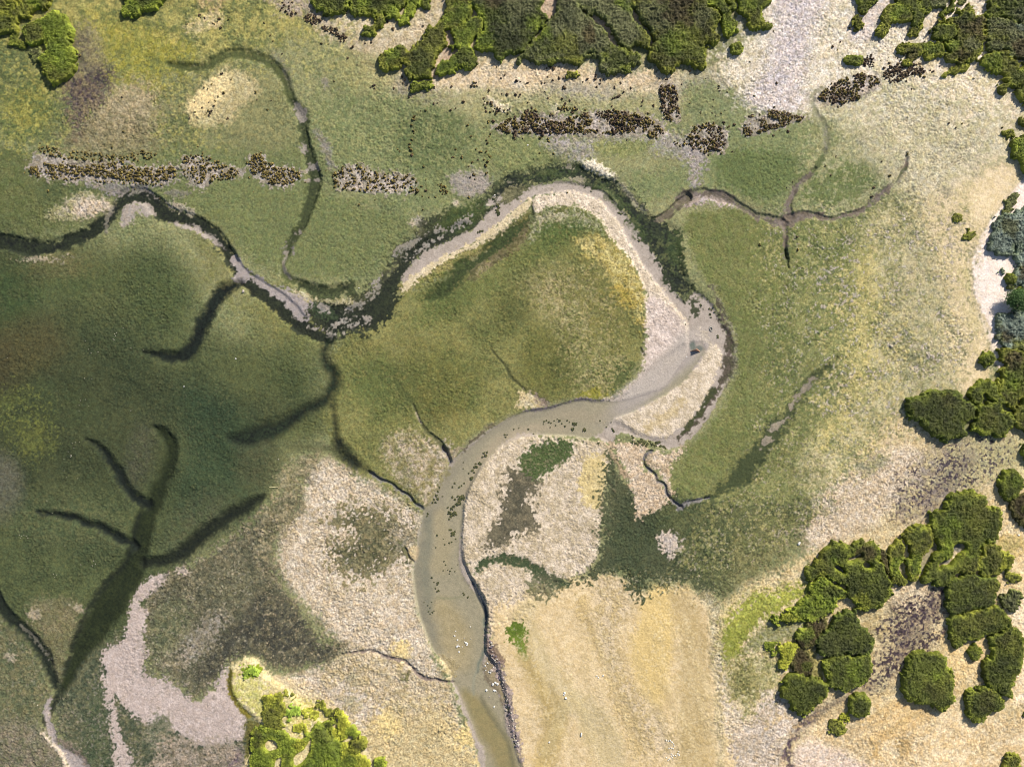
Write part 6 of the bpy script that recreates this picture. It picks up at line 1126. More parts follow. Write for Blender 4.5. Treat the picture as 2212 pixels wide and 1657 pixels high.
shrub(TH, 'big solid round thicket standing alone on the sand of the sandy hollow, lower right', 'thicket', 2, 2, [(1482, 932), (1550, 907), (1620, 912), (1690, 950), (1712, 1020), (1735, 1080), (1742, 1150), (1740, 1210), (1702, 1268), (1650, 1275), (1590, 1240), (1520, 1226), (1470, 1210), (1412, 1150), (1416, 1062), (1442, 990)], 1.9, 'deep', spots=((1630, 1060, 50, 'bright'), (1640, 1130, 90, 'olive')), edge=17, lump=0.14)
shrub(SB, 'little knob of bush on the right shoulder of the big solid round thicket', 'shrub', 2, 2, disc(1736, 1045, 17, 24), 0.8, 'deep', edge=6)
shrub(SB, 'small round thicket left of the purple creek, below the double-lobed one', 'shrub', 2, 2, disc(1144, 1242, 60, 72), 1.4, 'deep', edge=12)
shrub(TH, 'lowest left round thicket, its left side heart-shaped, above the purple creek', 'thicket', 2, 2, [(642, 1110), (700, 1052), (780, 1060), (880, 1080), (925, 1110), (935, 1160), (902, 1210), (850, 1260), (802, 1305), (750, 1308), (702, 1270), (680, 1220), (637, 1180)], 1.6, 'deep', spots=((820, 1160, 110, 'deep'),), edge=15, lump=0.15)
shrub(TH, 'lower lobe of the tall double-lobed dark thicket, bright on its lower right', 'thicket', 2, 2, [(918, 972), (960, 934), (1050, 926), (1150, 926), (1200, 934), (1205, 1010), (1200, 1070), (1150, 1120), (1070, 1145), (990, 1145), (946, 1110), (930, 1050), (915, 1000)], 1.5, 'deep', spots=((1100, 1040, 80, 'bright'),), edge=14, lump=0.18)
shrub(TH, 'upper lobe of the tall double-lobed dark thicket, with a bump on its right', 'thicket', 2, 2, [(1002, 662), (1060, 642), (1118, 662), (1126, 722), (1140, 750), (1190, 762), (1220, 820), (1216, 880), (1182, 912), (1100, 915), (1000, 918), (930, 925), (882, 900), (862, 830), (900, 780), (950, 750), (966, 700)], 1.6, 'dark', spots=((1140, 830, 70, 'deep'), (1040, 740, 60, 'deep')), edge=14, lump=0.16)
shrub(TH, 'rusty brown-green thicket wedged left of the tall double-lobed one', 'thicket', 2, 2, [(862, 684), (928, 690), (934, 742), (882, 800), (850, 850), (790, 868), (742, 850), (732, 790), (792, 730)], 1.1, 'brown', spots=((770, 780, 60, 'bright'), (800, 830, 40, 'deep')), edge=9, lump=0.3)
shrub(TH, 'vivid yellow-green bush on the meadow left of the brown-green scrub', 'thicket', 2, 2, [(614, 870), (700, 842), (748, 860), (722, 895), (700, 940), (672, 1005), (625, 1000), (642, 940)], 1.0, 'yellow', edge=9, lump=0.3)
shrub(TH, 'dull brown scrub between the vivid yellow bush and the heart-shaped thicket', 'thicket', 2, 2, [(726, 892), (780, 895), (830, 975), (822, 1042), (772, 1048), (704, 1010), (702, 955)], 0.9, 'brown', spots=((800, 1000, 30, 'deep'),), edge=9, lump=0.3)
shrub(SB, 'small bright green tuft on the pale meadow left of the vivid yellow bush', 'shrub', 2, 2, disc(572, 886, 28, 32), 0.5, 'bright', edge=7, ragk=1.5)
shrub(TH, 'wide dark thicket pierced by small pools, left part of the lower right group', 'thicket', 2, 2, [(802, 380), (842, 322), (900, 262), (960, 212), (1008, 192), (1060, 228), (1098, 228), (1130, 200), (1160, 165), (1185, 205), (1230, 202), (1262, 250), (1262, 310), (1290, 330), (1312, 390), (1338, 470), (1330, 550), (1272, 600), (1192, 630), (1130, 602), (1070, 545), (1055, 480), (1000, 462), (940, 430), (880, 400), (840, 440), (806, 440)], 1.5, 'deep', holes=([(1068, 312), (1075, 298), (1120, 285), (1150, 268), (1158, 285), (1130, 302), (1090, 316)], [(1162, 335), (1190, 325), (1220, 345), (1210, 362), (1180, 360)], [(978, 352), (1010, 352), (1040, 378), (1040, 395), (1005, 375)]), spots=((1150, 450, 120, 'deep'), (900, 320, 80, 'olive'), (1170, 250, 60, 'brown'), (1150, 570, 60, 'yellow'), (960, 300, 50, 'bright')), edge=12, lump=0.22)
shrub(TH, 'bright green tail of thicket sweeping down left over the lime meadow', 'thicket', 2, 2, [(836, 460), (880, 410), (938, 440), (998, 472), (1050, 490), (1058, 545), (1010, 565), (990, 608), (940, 655), (842, 698), (742, 700), (642, 716), (575, 716), (680, 645), (775, 575), (826, 510)], 1.1, 'bright', spots=((960, 520, 70, 'deep'), (680, 690, 60, 'yellow'), (850, 640, 60, 'deep'), (1020, 580, 40, 'yellow')), edge=9, lump=0.35, ragk=1.4)
shrub(TH, 'narrow olive thicket on the left bank of the first slim runnel', 'thicket', 2, 2, [(1322, 262), (1380, 202), (1415, 182), (1432, 240), (1405, 325), (1400, 400), (1438, 462), (1400, 465), (1370, 432), (1345, 440), (1332, 380), (1330, 320)], 1.3, 'olive', edge=8, spots=((1380, 350, 60, 'bright'),))
shrub(TH, 'slim dark scrub with a sunken slot, just left of the first runnel thicket', 'thicket', 2, 2, [(1268, 262), (1300, 258), (1318, 290), (1326, 350), (1330, 400), (1318, 455), (1322, 398), (1296, 350), (1272, 315)], 1.0, 'brown', edge=6)
shrub(TH, 'leaf-shaped green thicket on the island between the two slim runnels', 'thicket', 2, 2, [(1430, 142), (1500, 92), (1552, 98), (1598, 104), (1606, 160), (1596, 220), (1548, 280), (1528, 340), (1508, 425), (1482, 438), (1452, 400), (1446, 345), (1472, 270), (1456, 210), (1428, 172)], 1.4, 'olive', spots=((1510, 130, 60, 'deep'), (1500, 330, 70, 'bright')), edge=10)
shrub(SB, 'two-headed grey-green bush on the sand near the right edge', 'shrub', 2, 2, [(2052, 550), (2082, 524), (2120, 540), (2130, 510), (2170, 520), (2182, 570), (2162, 630), (2120, 640), (2092, 612), (2060, 590)], 0.8, 'grey', edge=7, lump=0.35, ragk=1.5)
shrub(SB, 'small strip of bush at the right edge above the two-headed bush', 'shrub', 2, 2, [(2100, 408), (2140, 400), (2200, 425), (2180, 442), (2120, 442)], 0.7, 'olive', edge=5, ragk=1.5)
shrub(SB, 'ragged yellow-green bush on the sand beside the purple creek', 'shrub', 2, 2, [(1022, 1322), (1060, 1318), (1092, 1350), (1085, 1372), (1045, 1365), (1020, 1345)], 0.5, 'yellow', edge=6, ragk=1.5)
shrub(SB, 'ragged brown-green tuft just left of the yellow-green bush by the purple creek', 'shrub', 2, 2, [(960, 1380), (1000, 1360), (1045, 1385), (1030, 1430), (985, 1440), (958, 1410)], 0.45, 'olive', edge=6, ragk=1.8, dens=0.2)
shrub(SB, 'rounded bush cut by the bottom edge near the bottom right corner', 'shrub', 2, 2, [(2082, 1600), (2130, 1570), (2172, 1598), (2172, 1657), (2160, 1720), (2068, 1720), (2070, 1640)], 1.1, 'olive', edge=9)
shrub(SB, 'tiny dark bush touching the right edge above the bottom right corner', 'shrub', 2, 2, disc(2214, 1316, 14, 12), 0.6, 'deep', edge=5)
# south-west spit
shrub(TH, 'upright olive thicket in the middle of the pale spit, bottom left', 'thicket', 0, 2, [(1722, 1192), (1762, 1177), (1828, 1192), (1850, 1258), (1832, 1330), (1838, 1385), (1785, 1398), (1722, 1378), (1702, 1330), (1712, 1262)], 0.6, 'olive', spots=((1780, 1220, 50, 'yellow'),), edge=9, lump=0.3)
shrub(TH, 'large yellow-green thicket with pale clearings along the bottom edge', 'thicket', 0, 2, [(1652, 1405), (1720, 1385), (1800, 1410), (1870, 1430), (1930, 1480), (1990, 1440), (2050, 1385), (2130, 1345), (2160, 1370), (2130, 1440), (2180, 1490), (2240, 1560), (2280, 1657), (2280, 1740), (1640, 1740), (1640, 1560)], 0.65, 'bright', holes=([(1905, 1600), (1925, 1560), (1975, 1530), (2020, 1460), (2015, 1530), (1985, 1590), (1945, 1630), (1912, 1635)], [(1720, 1500), (1760, 1470), (1800, 1490), (1800, 1530), (1740, 1540)], [(1780, 1640), (1800, 1595), (1830, 1590), (1820, 1640), (1800, 1700), (1770, 1700)]), spots=((1720, 1620, 90, 'bright'), (2100, 1430, 70, 'deep'), (1700, 1460, 50, 'olive'), (1850, 1680, 90, 'olive'), (2080, 1600, 100, 'bright'), (1960, 1500, 40, 'yellow')), edge=8, lump=0.35, ragk=1.4)
for k, (x, y, rx, ry, pl_, lb) in enumerate([(1960, 1400, 40, 30, 'yellow', 'mossy yellow-green tuft between the upright thicket and the large one on the spit'), (1900, 1290, 34, 40, 'lime', 'lime tuft on the pale sand right of the upright thicket on the spit'), (2010, 1310, 36, 26, 'yellow', 'yellowish tuft near the middle of the spit, below the small brownish bush'), (2150, 1320, 36, 34, 'olive', 'olive tuft on the upper right flank of the spit'), (1880, 1180, 20, 18, 'olive', 'tiny olive tuft high on the spit above the yellow ones'), (2190, 1440, 26, 34, 'yellow', 'yellow-green tuft by the right shoulder of the large thicket on the spit')]):
    shrub(SB, lb, 'shrub', 0, 2, disc(x, y, rx, ry, seed=60 + k), 0.35, pl_, edge=7, ragk=1.9, dens=0.22)
shrub(SB, 'small bright green tuft on the round head of the pale spit', 'shrub', 0, 2, [(1572, 1030), (1610, 1004), (1660, 1010), (1672, 1035), (1630, 1052), (1585, 1055)], 0.35, 'lime', edge=6, ragk=1.5, dens=0.2)
shrub(SB, 'small brownish bush on the upper flank of the pale spit', 'shrub', 0, 2, [(2056, 1230), (2090, 1222), (2118, 1245), (2112, 1270), (2070, 1262)], 0.5, 'olive', edge=5, ragk=1.4)
shrub(SB, 'small green bush at the right end of the spit, above the olive one', 'shrub', 1, 2, disc(72, 1425, 40, 34), 0.9, 'bright', edge=7)
shrub(SB, 'slanting green strip of shrub above the lower right end of the spit', 'shrub', 1, 2, [(-20, 1300), (10, 1300), (50, 1370), (40, 1440), (10, 1470), (-10, 1400)], 0.8, 'yellow', edge=6)
shrub(SB, 'rounded olive bush at the right end of the spit, beside the pale sand', 'shrub', 1, 2, disc(112, 1510, 46, 44), 1.2, 'olive', edge=10)
shrub(TH, 'vivid green bush at the bottom edge right of the large yellow-green thicket', 'thicket', 1, 2, [(20, 1500), (60, 1540), (120, 1560), (175, 1600), (200, 1660), (200, 1740), (10, 1740)], 0.7, 'yellow', spots=((60, 1620, 50, 'bright'),), edge=9)
shrub(SB, 'last round green bush at the bottom edge on the pale sand', 'shrub', 1, 2, disc(252, 1632, 34, 36), 1.0, 'bright', edge=8)
# ------------------------------------------------------------------ the round tree by the right edge: trunk and crown
def tree(label, i, j, x, y, r, h):
    q = T(i, j, [(x, y)])[0]
    gx, gy = W(*q); gz = float(ground_z(*q))
    root = bpy.data.objects.new("round_tree", None); COLL.objects.link(root); root.location = (gx, gy, gz)
    tag(root, label, 'tree')
    rr = np.random.RandomState(int(x))
    # trunk with limbs
    V = []; F = []
    def tube(p0, p1, r0, r1, n=7):
        p0 = np.array(p0, float); p1 = np.array(p1, float); d = p1 - p0; d /= np.linalg.norm(d)
        a = np.cross(d, [0.3, 1, 0.2]); a /= np.linalg.norm(a); b_ = np.cross(d, a)
        s0 = len(V)
        for p, r_ in ((p0, r0), (p1, r1)):
            for k in range(n):
                t_ = 2 * math.pi * k / n
                V.append(p + r_ * (a * math.cos(t_) + b_ * math.sin(t_)))
        for k in range(n):
            F.append((s0 + k, s0 + (k + 1) % n, s0 + n + (k + 1) % n, s0 + n + k))
    tube((0, 0, -0.2), (0.05, 0, h * 0.45), 0.17, 0.12)
    for k in range(6):
        t_ = k * 1.05 + rr.uniform(-.2, .2)
        tube((0.05, 0, h * 0.4), (math.cos(t_) * r * .6, math.sin(t_) * r * .6, h * rr.uniform(.65, .85)), 0.09, 0.03)
    bark, nt, b = material("bark", 0.95); 
    nz = nt.nodes.new("ShaderNodeTexNoise"); nz.inputs["Scale"].default_value = 12
    rp = nt.nodes.new("ShaderNodeValToRGB"); rp.color_ramp.elements[0].color = (.04, .03, .02, 1); rp.color_ramp.elements[1].color = (.14, .11, .08, 1)
    nt.links.new(nz.outputs["Fac"], rp.inputs[0]); nt.links.new(rp.outputs[0], b.inputs["Base Color"])
    mesh_obj("trunk", np.array(V), np.array(F), bark, parent=root)
    # crown: leaf sprays in clumps through the volume
    nc = 26; C0 = rr.normal(size=(nc, 3)); C0 /= np.linalg.norm(C0, axis=1, keepdims=True)
    C0 = C0 * rr.uniform(.45, .85, nc)[:, None] * np.array([r, r, h * .3]) + np.array([0, 0, h * .68])
    m = 240
    P_ = (C0[:, None, :] + rr.normal(size=(nc, m, 3)) * np.array([r * .17, r * .17, h * .09])).reshape(-1, 3)
    tone = np.repeat(rr.uniform(.7, 1.3, nc), m)
    n = len(P_)
    nrm = rr.normal(size=(n, 3)) + np.array([0, 0, 1.2]); nrm /= np.linalg.norm(nrm, axis=1, keepdims=True)
    u = np.cross(nrm, rr.normal(size=(n, 3))); u /= np.linalg.norm(u, axis=1, keepdims=True); v = np.cross(nrm, u)
    Ls = rr.uniform(.08, .18, n)[:, None]
    Vc = np.stack([P_ - u * Ls, P_ - v * Ls * .6, P_ + u * Ls, P_ + v * Ls * .6], 1).reshape(-1, 3)
    col = lin((86, 112, 62)) * (tone * rr.uniform(.7, 1.4, n))[:, None]
    mesh_obj("crown", Vc, np.arange(4 * n).reshape(n, 4), LEAF, cols=np.repeat(col, 4, 0) * ALB * 1.2, parent=root)
tree('dark green round tree standing above the blue-grey scrub by the right edge', 2, 1, 2128, 298, 2.25, 3.4)

# ------------------------------------------------------------------ weed-covered clumps
def ico(sub):
    bm = bmesh.new(); bmesh.ops.create_icosphere(bm, subdivisions=sub, radius=1.0)
    V = np.array([v.co[:] for v in bm.verts]); F = np.array([[v.index for v in f.verts] for f in bm.faces]); bm.free()
    return V, F
IV, IF = ico(3)
IV2, IF2 = ico(2)
def n3(V, sc, seed):
    return (vn((V[:, 0] * sc + V[:, 2] * 2.1 * sc).astype(np.float32), (V[:, 1] * sc - V[:, 2] * 1.3 * sc).astype(np.float32), 1.0, seed))
clump_kinds = []
CF = None
for k in range(10):
    r = np.random.RandomState(300 + k)
    Vs = []; Fs = []; Cs = []
    for q_ in range(6):
        V = IV2.copy()
        d = 1 + 0.45 * n3(V, 2.0, 100 + 7 * k + q_) + 0.2 * n3(V, 5.0, 120 + k)
        sx = r.uniform(.34, .62)
        V = V * d[:, None] * np.array([sx, sx * r.uniform(.6, 1), r.uniform(.45, .85)])
        a_ = r.uniform(0, 6.28); rad = r.uniform(.1, .72) if q_ else 0
        V = V + np.array([math.cos(a_) * rad, math.sin(a_) * rad * .7, .15])
        V[:, 2] = np.maximum(V[:, 2], -0.15)
        t = np.clip(0.5 + r.uniform(-.4, .4) + 0.6 * n3(V, 3.0, 160 + k), 0, 1)[:, None]
        if k < 6: c = lin((166, 146, 78)) * t + lin((62, 54, 44)) * (1 - t)
        else: c = lin((120, 100, 72)) * t + lin((54, 44, 46)) * (1 - t)
        Fs.append(IF2 + sum(len(v) for v in Vs)); Vs.append(V); Cs.append(c * ALB)
    CF = np.concatenate(Fs)
    clump_kinds.append((np.concatenate(Vs), np.concatenate(Cs)))
CLM = leaf_material("weed_on_stone", 0.85)
clump_mesh = []
for k, (V, c) in enumerate(clump_kinds):
    o = mesh_obj("weed_clump", V, CF, CLM, cols=c, link=False)
    clump_mesh.append(o.data); bpy.data.objects.remove(o)

clumps = []   # x, y, radius in map units, kind, row
rk = np.random.RandomState(9)
def band(i, j, pts, n, rmin, rmax, row, kinds=(0, 6), mind=0.95, thin_to=None):
    p = T(i, j, pts); A = np.array(p)
    got = []
    tries = 0
    while len(got) < n and tries < 60:
        tries += 1
        X = rk.uniform(A[:, 0].min(), A[:, 0].max(), 400).astype(np.float32); Y = rk.uniform(A[:, 1].min(), A[:, 1].max(), 400).astype(np.float32)
        s = sd_poly(X, Y, p, 2)
        gap = vn(X, Y, 16, 97)
        for x, y, ss, gp in zip(X, Y, s, gap):
            if ss < 0 or gp < -0.45: continue
            r = rk.uniform(rmin, rmax)
            if all((x - a) ** 2 + (y - b_) ** 2 > ((r + c) * mind) ** 2 for a, b_, c in got):
                got.append((x, y, r))
                if len(got) >= n: break
    for x, y, r in got: clumps.append((x, y, r, rk.randint(*kinds), row))
LB = {
 'A': ('golden-brown weed-covered clump in the long row across the left of the marsh', 'weed clumps in the long left row'),
 'A2': ('golden-brown weed-covered clump in the short middle row left of the winding tributary', 'weed clumps in the short middle row'),
 'A3': ('golden-brown weed-covered clump in the triangular patch against the winding tributary', 'weed clumps in the triangular patch'),
 'B0': ('golden-brown weed-covered clump in the loose patch just right of the winding tributary', 'weed clumps right of the tributary'),
 'B': ('dark brown weed-covered clump in the long dense row across the upper middle', 'weed clumps in the long upper row'),
 'C': ('dark brown weed clump in the upright patch above the right end of the upper row', 'weed clumps in the upright patch'),
 'D': ('brown weed-covered clump in the ring-shaped patch above the mauve creek', 'weed clumps in the ring-shaped patch'),
 'E': ('brown weed-covered clump in the lens-shaped patch on the green flat', 'weed clumps in the lens-shaped patch'),
 'F': ('dark weed-covered clump in the slanting band below the top right scrub', 'weed clumps in the slanting band'),
 'G': ('purple-brown weed clump on bare mud near the top edge, left of the thickets', 'weed clumps near the top edge'),
 'H': ('dark weed clump scattered on the sand and grass below the top thickets', 'weed clumps scattered below the thickets'),
 'I': ('small weed clump scattered on the green flat between the two long rows', 'weed clumps scattered on the green flat'),
 'J': ('dark tuft on a bare sandy patch in the upper left meadow', 'dark tufts on the upper left sand patches'),
 'K': ('small dark tuft scattered on the open green ground at upper right', 'dark tufts at upper right'),
}
band(0, 0, [(200, 1085), (300, 1060), (500, 1075), (760, 1060), (900, 1095), (1130, 1085), (1140, 1150), (900, 1180), (700, 1155), (480, 1130), (300, 1130), (200, 1115)], 190, 2.2, 3.9, 'A', mind=0.72)
band(0, 0, [(250, 970), (340, 950), (400, 970), (640, 990), (780, 1010), (900, 970), (1010, 1000), (900, 1060), (760, 1050), (500, 1040), (330, 1020)], 75, 1.6, 3.2, 'A')
band(0, 0, [(190, 1060), (260, 1100), (500, 1150), (760, 1180), (1100, 1190), (900, 1200), (500, 1170), (230, 1150)], 50, 1.3, 2.4, 'A')
band(0, 0, [(1200, 1010), (1290, 1000), (1400, 1040), (1560, 1120), (1500, 1150), (1340, 1190), (1240, 1170), (1190, 1120)], 95, 1.6, 3.5, 'A2')
band(0, 0, [(1615, 1020), (1690, 985), (1720, 1050), (1900, 1100), (1955, 1140), (1880, 1190), (1770, 1200), (1720, 1160), (1620, 1110)], 120, 1.8, 3.6, 'A3', mind=0.8)
band(1, 0, [(-60, 1130), (60, 1060), (180, 1090), (300, 1150), (420, 1120), (490, 1180), (500, 1270), (420, 1240), (280, 1240), (100, 1240), (-50, 1220)], 115, 1.8, 3.6, 'B0', mind=0.8)
band(1, 0, [(600, 1220), (650, 1190), (690, 1240), (670, 1260), (610, 1250)], 14, 1.8, 3.0, 'B0')
band(1, 0, [(1005, 820), (1060, 780), (1150, 760), (1260, 750), (1400, 790), (1580, 740), (1620, 770), (1900, 740), (2030, 790), (2090, 860), (2040, 900), (1880, 860), (1700, 870), (1500, 870), (1360, 870), (1200, 865), (1040, 860)], 330, 2.1, 4.0, 'B', (2, 9), mind=0.7)
band(1, 0, [(1180, 710), (1250, 700), (1270, 740), (1240, 770), (1190, 760)], 18, 2.0, 3.6, 'B', (4, 10), mind=.8)
band(1, 0, [(1410, 700), (1530, 695), (1530, 730), (1440, 740)], 12, 2.0, 3.2, 'B', (4, 10))
band(1, 0, [(1590, 735), (1700, 718), (1860, 730), (1840, 760), (1600, 760)], 40, 1.8, 3.2, 'B', (4, 10), mind=.8)
band(1, 0, [(920, 640), (990, 680), (1060, 720), (1100, 700), (1080, 740), (1000, 740), (930, 730)], 18, 1.8, 3.2, 'H', (3, 9))
band(1, 0, [(2072, 560), (2160, 552), (2180, 680), (2190, 770), (2120, 780), (2070, 700)], 75, 1.8, 3.6, 'C', (3, 10), mind=.8)
band(2, 0, [(60, 860), (110, 810), (200, 800), (260, 850), (280, 930), (230, 985), (120, 990), (40, 940), (0, 950), (0, 920)], 95, 1.9, 3.6, 'D', (1, 8), mind=.8)
band(2, 0, [(400, 820), (440, 750), (520, 720), (640, 725), (780, 765), (700, 800), (600, 835), (480, 860), (400, 880)], 115, 1.9, 3.6, 'E', (2, 8), mind=.76)
band(2, 0, [(868, 630), (930, 580), (1000, 540), (1100, 490), (1200, 480), (1280, 520), (1260, 550), (1180, 580), (1140, 640), (1030, 665), (940, 660)], 135, 1.9, 3.6, 'F', (3, 9), mind=.78)
band(2, 0, [(1300, 500), (1340, 430), (1440, 410), (1520, 420), (1590, 400), (1600, 440), (1540, 480), (1440, 510), (1360, 540)], 85, 1.8, 3.4, 'F', (6, 10), mind=.8)
band(2, 0, [(1160, 380), (1240, 370), (1240, 430), (1190, 445), (1165, 420)], 24, 1.8, 3.2, 'F', (6, 10), mind=.8)
band(1, 0, [(832, 540), (860, 535), (890, 555), (850, 568)], 8, 1.8, 3.2, 'H', (4, 9))
band(0, 0, [(1810, 0), (1900, 10), (1880, 60), (1930, 90), (1890, 110), (1820, 80)], 18, 1.4, 3.0, 'G', (6, 10))
band(0, 0, [(1970, 110), (2040, 100), (2110, 160), (2200, 200), (2210, 240), (2140, 220), (2060, 160), (1990, 150)], 50, 1.5, 3.0, 'G', (6, 10))
band(1, 0, [(-10, 200), (20, 230), (40, 260), (10, 280), (-20, 250)], 12, 1.5, 2.8, 'G', (6, 10))
def singles(i, j, pts, row, kinds, rr=(1.6, 2.8)):
    for q in T(i, j, pts): clumps.append((q[0], q[1], rk.uniform(*rr), rk.randint(*kinds), row))
singles(1, 0, [(190, 570), (215, 575), (340, 575), (395, 500), (410, 520), (400, 540), (425, 555), (440, 630), (605, 570), (712, 565), (140, 225), (155, 285), (195, 280), (65, 315), (75, 308), (390, 308), (280, 140), (300, 145), (335, 195), (530, 170), (1005, 437), (1060, 490), (1135, 530), (1160, 535), (1205, 540), (955, 592), (1040, 610), (1075, 615), (1130, 618), (1160, 615), (1150, 630), (1330, 445), (1355, 440), (1375, 450), (1335, 500), (1370, 525), (1410, 510), (1440, 510), (1320, 540), (1320, 600), (1340, 640), (1345, 665), (1440, 570), (1450, 575), (1540, 490), (1565, 535), (1595, 515), (1650, 490), (1645, 515), (1680, 520), (1675, 545), (1700, 515), (1655, 565), (1770, 570), (1830, 600), (1780, 635), (1795, 625), (1760, 640), (1755, 690), (1810, 540), (1875, 575), (1950, 660), (1945, 690), (2020, 685), (2060, 515), (2105, 520), (1480, 655), (1430, 640), (1450, 680), (930, 660), (925, 640), (600, 672), (625, 670), (790, 660), (710, 715), (740, 705), (45, 380), (105, 425), (20, 30), (45, 40), (35, 90), (60, 90), (210, 555), (1035, 510), (1300, 540)], 'H', (6, 10))
singles(1, 0, [(515, 720), (548, 718), (470, 755), (468, 775), (455, 812), (468, 850), (470, 865), (458, 905), (365, 968), (375, 980), (445, 935), (440, 955), (452, 975), (462, 998), (455, 1005), (820, 815), (838, 885), (925, 830), (968, 868), (960, 885), (942, 910), (948, 928), (1122, 885), (1125, 905), (1340, 900), (1345, 918), (1290, 895), (742, 970), (718, 1022), (730, 1020), (780, 1020), (825, 1078), (848, 1052), (888, 1038), (900, 985), (912, 988), (940, 985), (955, 1005), (965, 1015), (925, 1038), (950, 1052), (935, 1078), (942, 1125), (855, 1130), (865, 1135), (865, 1162), (838, 1148), (1285, 992), (1248, 1030), (1375, 998), (535, 1078), (145, 1055), (828, 1278), (115, 1328), (548, 1235), (520, 1210), (570, 1280), (610, 1278), (530, 1362), (955, 790), (985, 785), (875, 968), (1010, 835), (1465, 1248), (2160, 920), (2180, 930), (2195, 945), (2165, 935)], 'I', (0, 7))
singles(0, 0, [(1440, 482), (1502, 520), (1375, 552), (1350, 580), (1325, 570), (1455, 605), (1450, 610), (1418, 630), (1395, 655), (1400, 660), (1355, 668), (1388, 688), (1350, 720), (1340, 735), (1362, 738), (1355, 750), (1370, 725), (1330, 745), (1312, 702), (1265, 665), (1268, 730), (1230, 765), (1475, 770), (1665, 650), (1758, 652), (1735, 712), (1660, 600), (1295, 100), (1300, 115), (1325, 120), (1330, 140), (1415, 120), (1410, 140), (1425, 125), (1380, 155), (1390, 158), (1205, 160), (1215, 158), (1430, 180), (1480, 130), (790, 632), (1000, 652), (1165, 690), (1300, 495), (800, 855), (518, 362), (510, 280), (1712, 152), (1752, 232), (1770, 268), (1830, 352), (2085, 285), (2128, 290), (1760, 410), (2165, 530), (2180, 1000)], 'J', (3, 9), (1.2, 2.4))
singles(2, 0, [(588, 205), (1083, 185), (975, 300), (1005, 322), (1025, 270), (150, 512), (235, 560), (232, 575), (238, 590), (288, 598), (610, 538), (465, 622), (270, 718), (200, 650), (190, 692), (190, 735), (115, 728), (118, 738), (265, 798), (335, 812), (300, 820), (65, 820), (680, 848), (590, 880), (405, 885), (685, 855), (390, 832), (320, 985), (995, 1015), (925, 1078), (960, 1138), (712, 1182), (628, 1168), (672, 1218), (1342, 1138), (1240, 1215), (1230, 1275), (1290, 1048), (1460, 1000), (1485, 580), (1810, 802), (1770, 830), (1725, 800), (2070, 828), (1885, 510), (1605, 460), (1620, 465), (1665, 432), (1540, 490), (1565, 500), (1570, 270), (1560, 285), (1200, 360), (1225, 355), (1395, 378), (500, 1588), (742, 1538), (745, 1620), (48, 462), (435, 402)], 'K', (4, 10), (1.2, 2.6))
halo = []
for c in clumps:
    if c[4] in 'A A2 A3 B0 B C D E F'.split() and rk.rand() < 0.28:
        a_ = rk.uniform(0, 6.28); d_ = abs(rk.normal()) * 15
        halo.append((c[0] + math.cos(a_) * d_ * 1.5, c[1] + math.sin(a_) * d_, rk.uniform(1.0, 2.2), c[3], c[4]))
clumps += halo
clumps.sort(key=lambda c: -c[2])
INDIV = 290
masses = []
for n_, (x, y, r, k, row) in enumerate(clumps):
    gx, gy = W(x, y); gz = float(ground_z(x, y)); R = float(r * S) * 1.3 * rk.uniform(.72, 1.35)
    rot = rk.uniform(0, 6.28); hs = rk.uniform(.8, 1.25)
    if n_ < INDIV:
        o = bpy.data.objects.new("weed_clump", clump_mesh[k]); COLL.objects.link(o)
        o.location = (gx, gy, gz); o.rotation_euler = (0, 0, rot); o.scale = (R, R, R * hs)
        tag(o, LB[row][0], 'weed clump', LB[row][1])
    else:
        V, c = clump_kinds[k]
        ca, sa = math.cos(rot), math.sin(rot)
        VV = np.stack([(V[:, 0] * ca - V[:, 1] * sa) * R + gx, (V[:, 0] * sa + V[:, 1] * ca) * R + gy, V[:, 2] * R * hs + gz], -1)
        masses.append((VV, c))
if masses:
    nv = len(clump_kinds[0][0])
    o = mesh_obj("weed_clumps", np.concatenate([m[0] for m in masses]), np.concatenate([CF + nv * k for k in range(len(masses))]), CLM, cols=np.concatenate([m[1] for m in masses]))
    tag(o, 'many smaller brown weed-covered clumps filling the rows across the upper marsh', 'weed clumps', kind='stuff')

# ------------------------------------------------------------------ stones
STN, nt, b = material("stone", 0.85, 0.3)
oi = nt.nodes.new("ShaderNodeAttribute"); oi.attribute_name = "base"
nz = nt.nodes.new("ShaderNodeTexNoise"); nz.inputs["Scale"].default_value = 4; nz.inputs["Detail"].default_value = 5
tcs = nt.nodes.new("ShaderNodeTexCoord"); nt.links.new(tcs.outputs["Object"], nz.inputs["Vector"])
mrs = nt.nodes.new("ShaderNodeMapRange"); mrs.inputs[1].default_value = .3; mrs.inputs[2].default_value = .7; mrs.inputs[3].default_value = .75; mrs.inputs[4].default_value = 1.2
nt.links.new(nz.outputs["Fac"], mrs.inputs[0])
vms = nt.nodes.new("ShaderNodeVectorMath"); vms.operation = 'SCALE'; nt.links.new(oi.outputs["Color"], vms.inputs[0]); nt.links.new(mrs.outputs[0], vms.inputs["Scale"]); nt.links.new(vms.outputs[0], b.inputs["Base Color"])
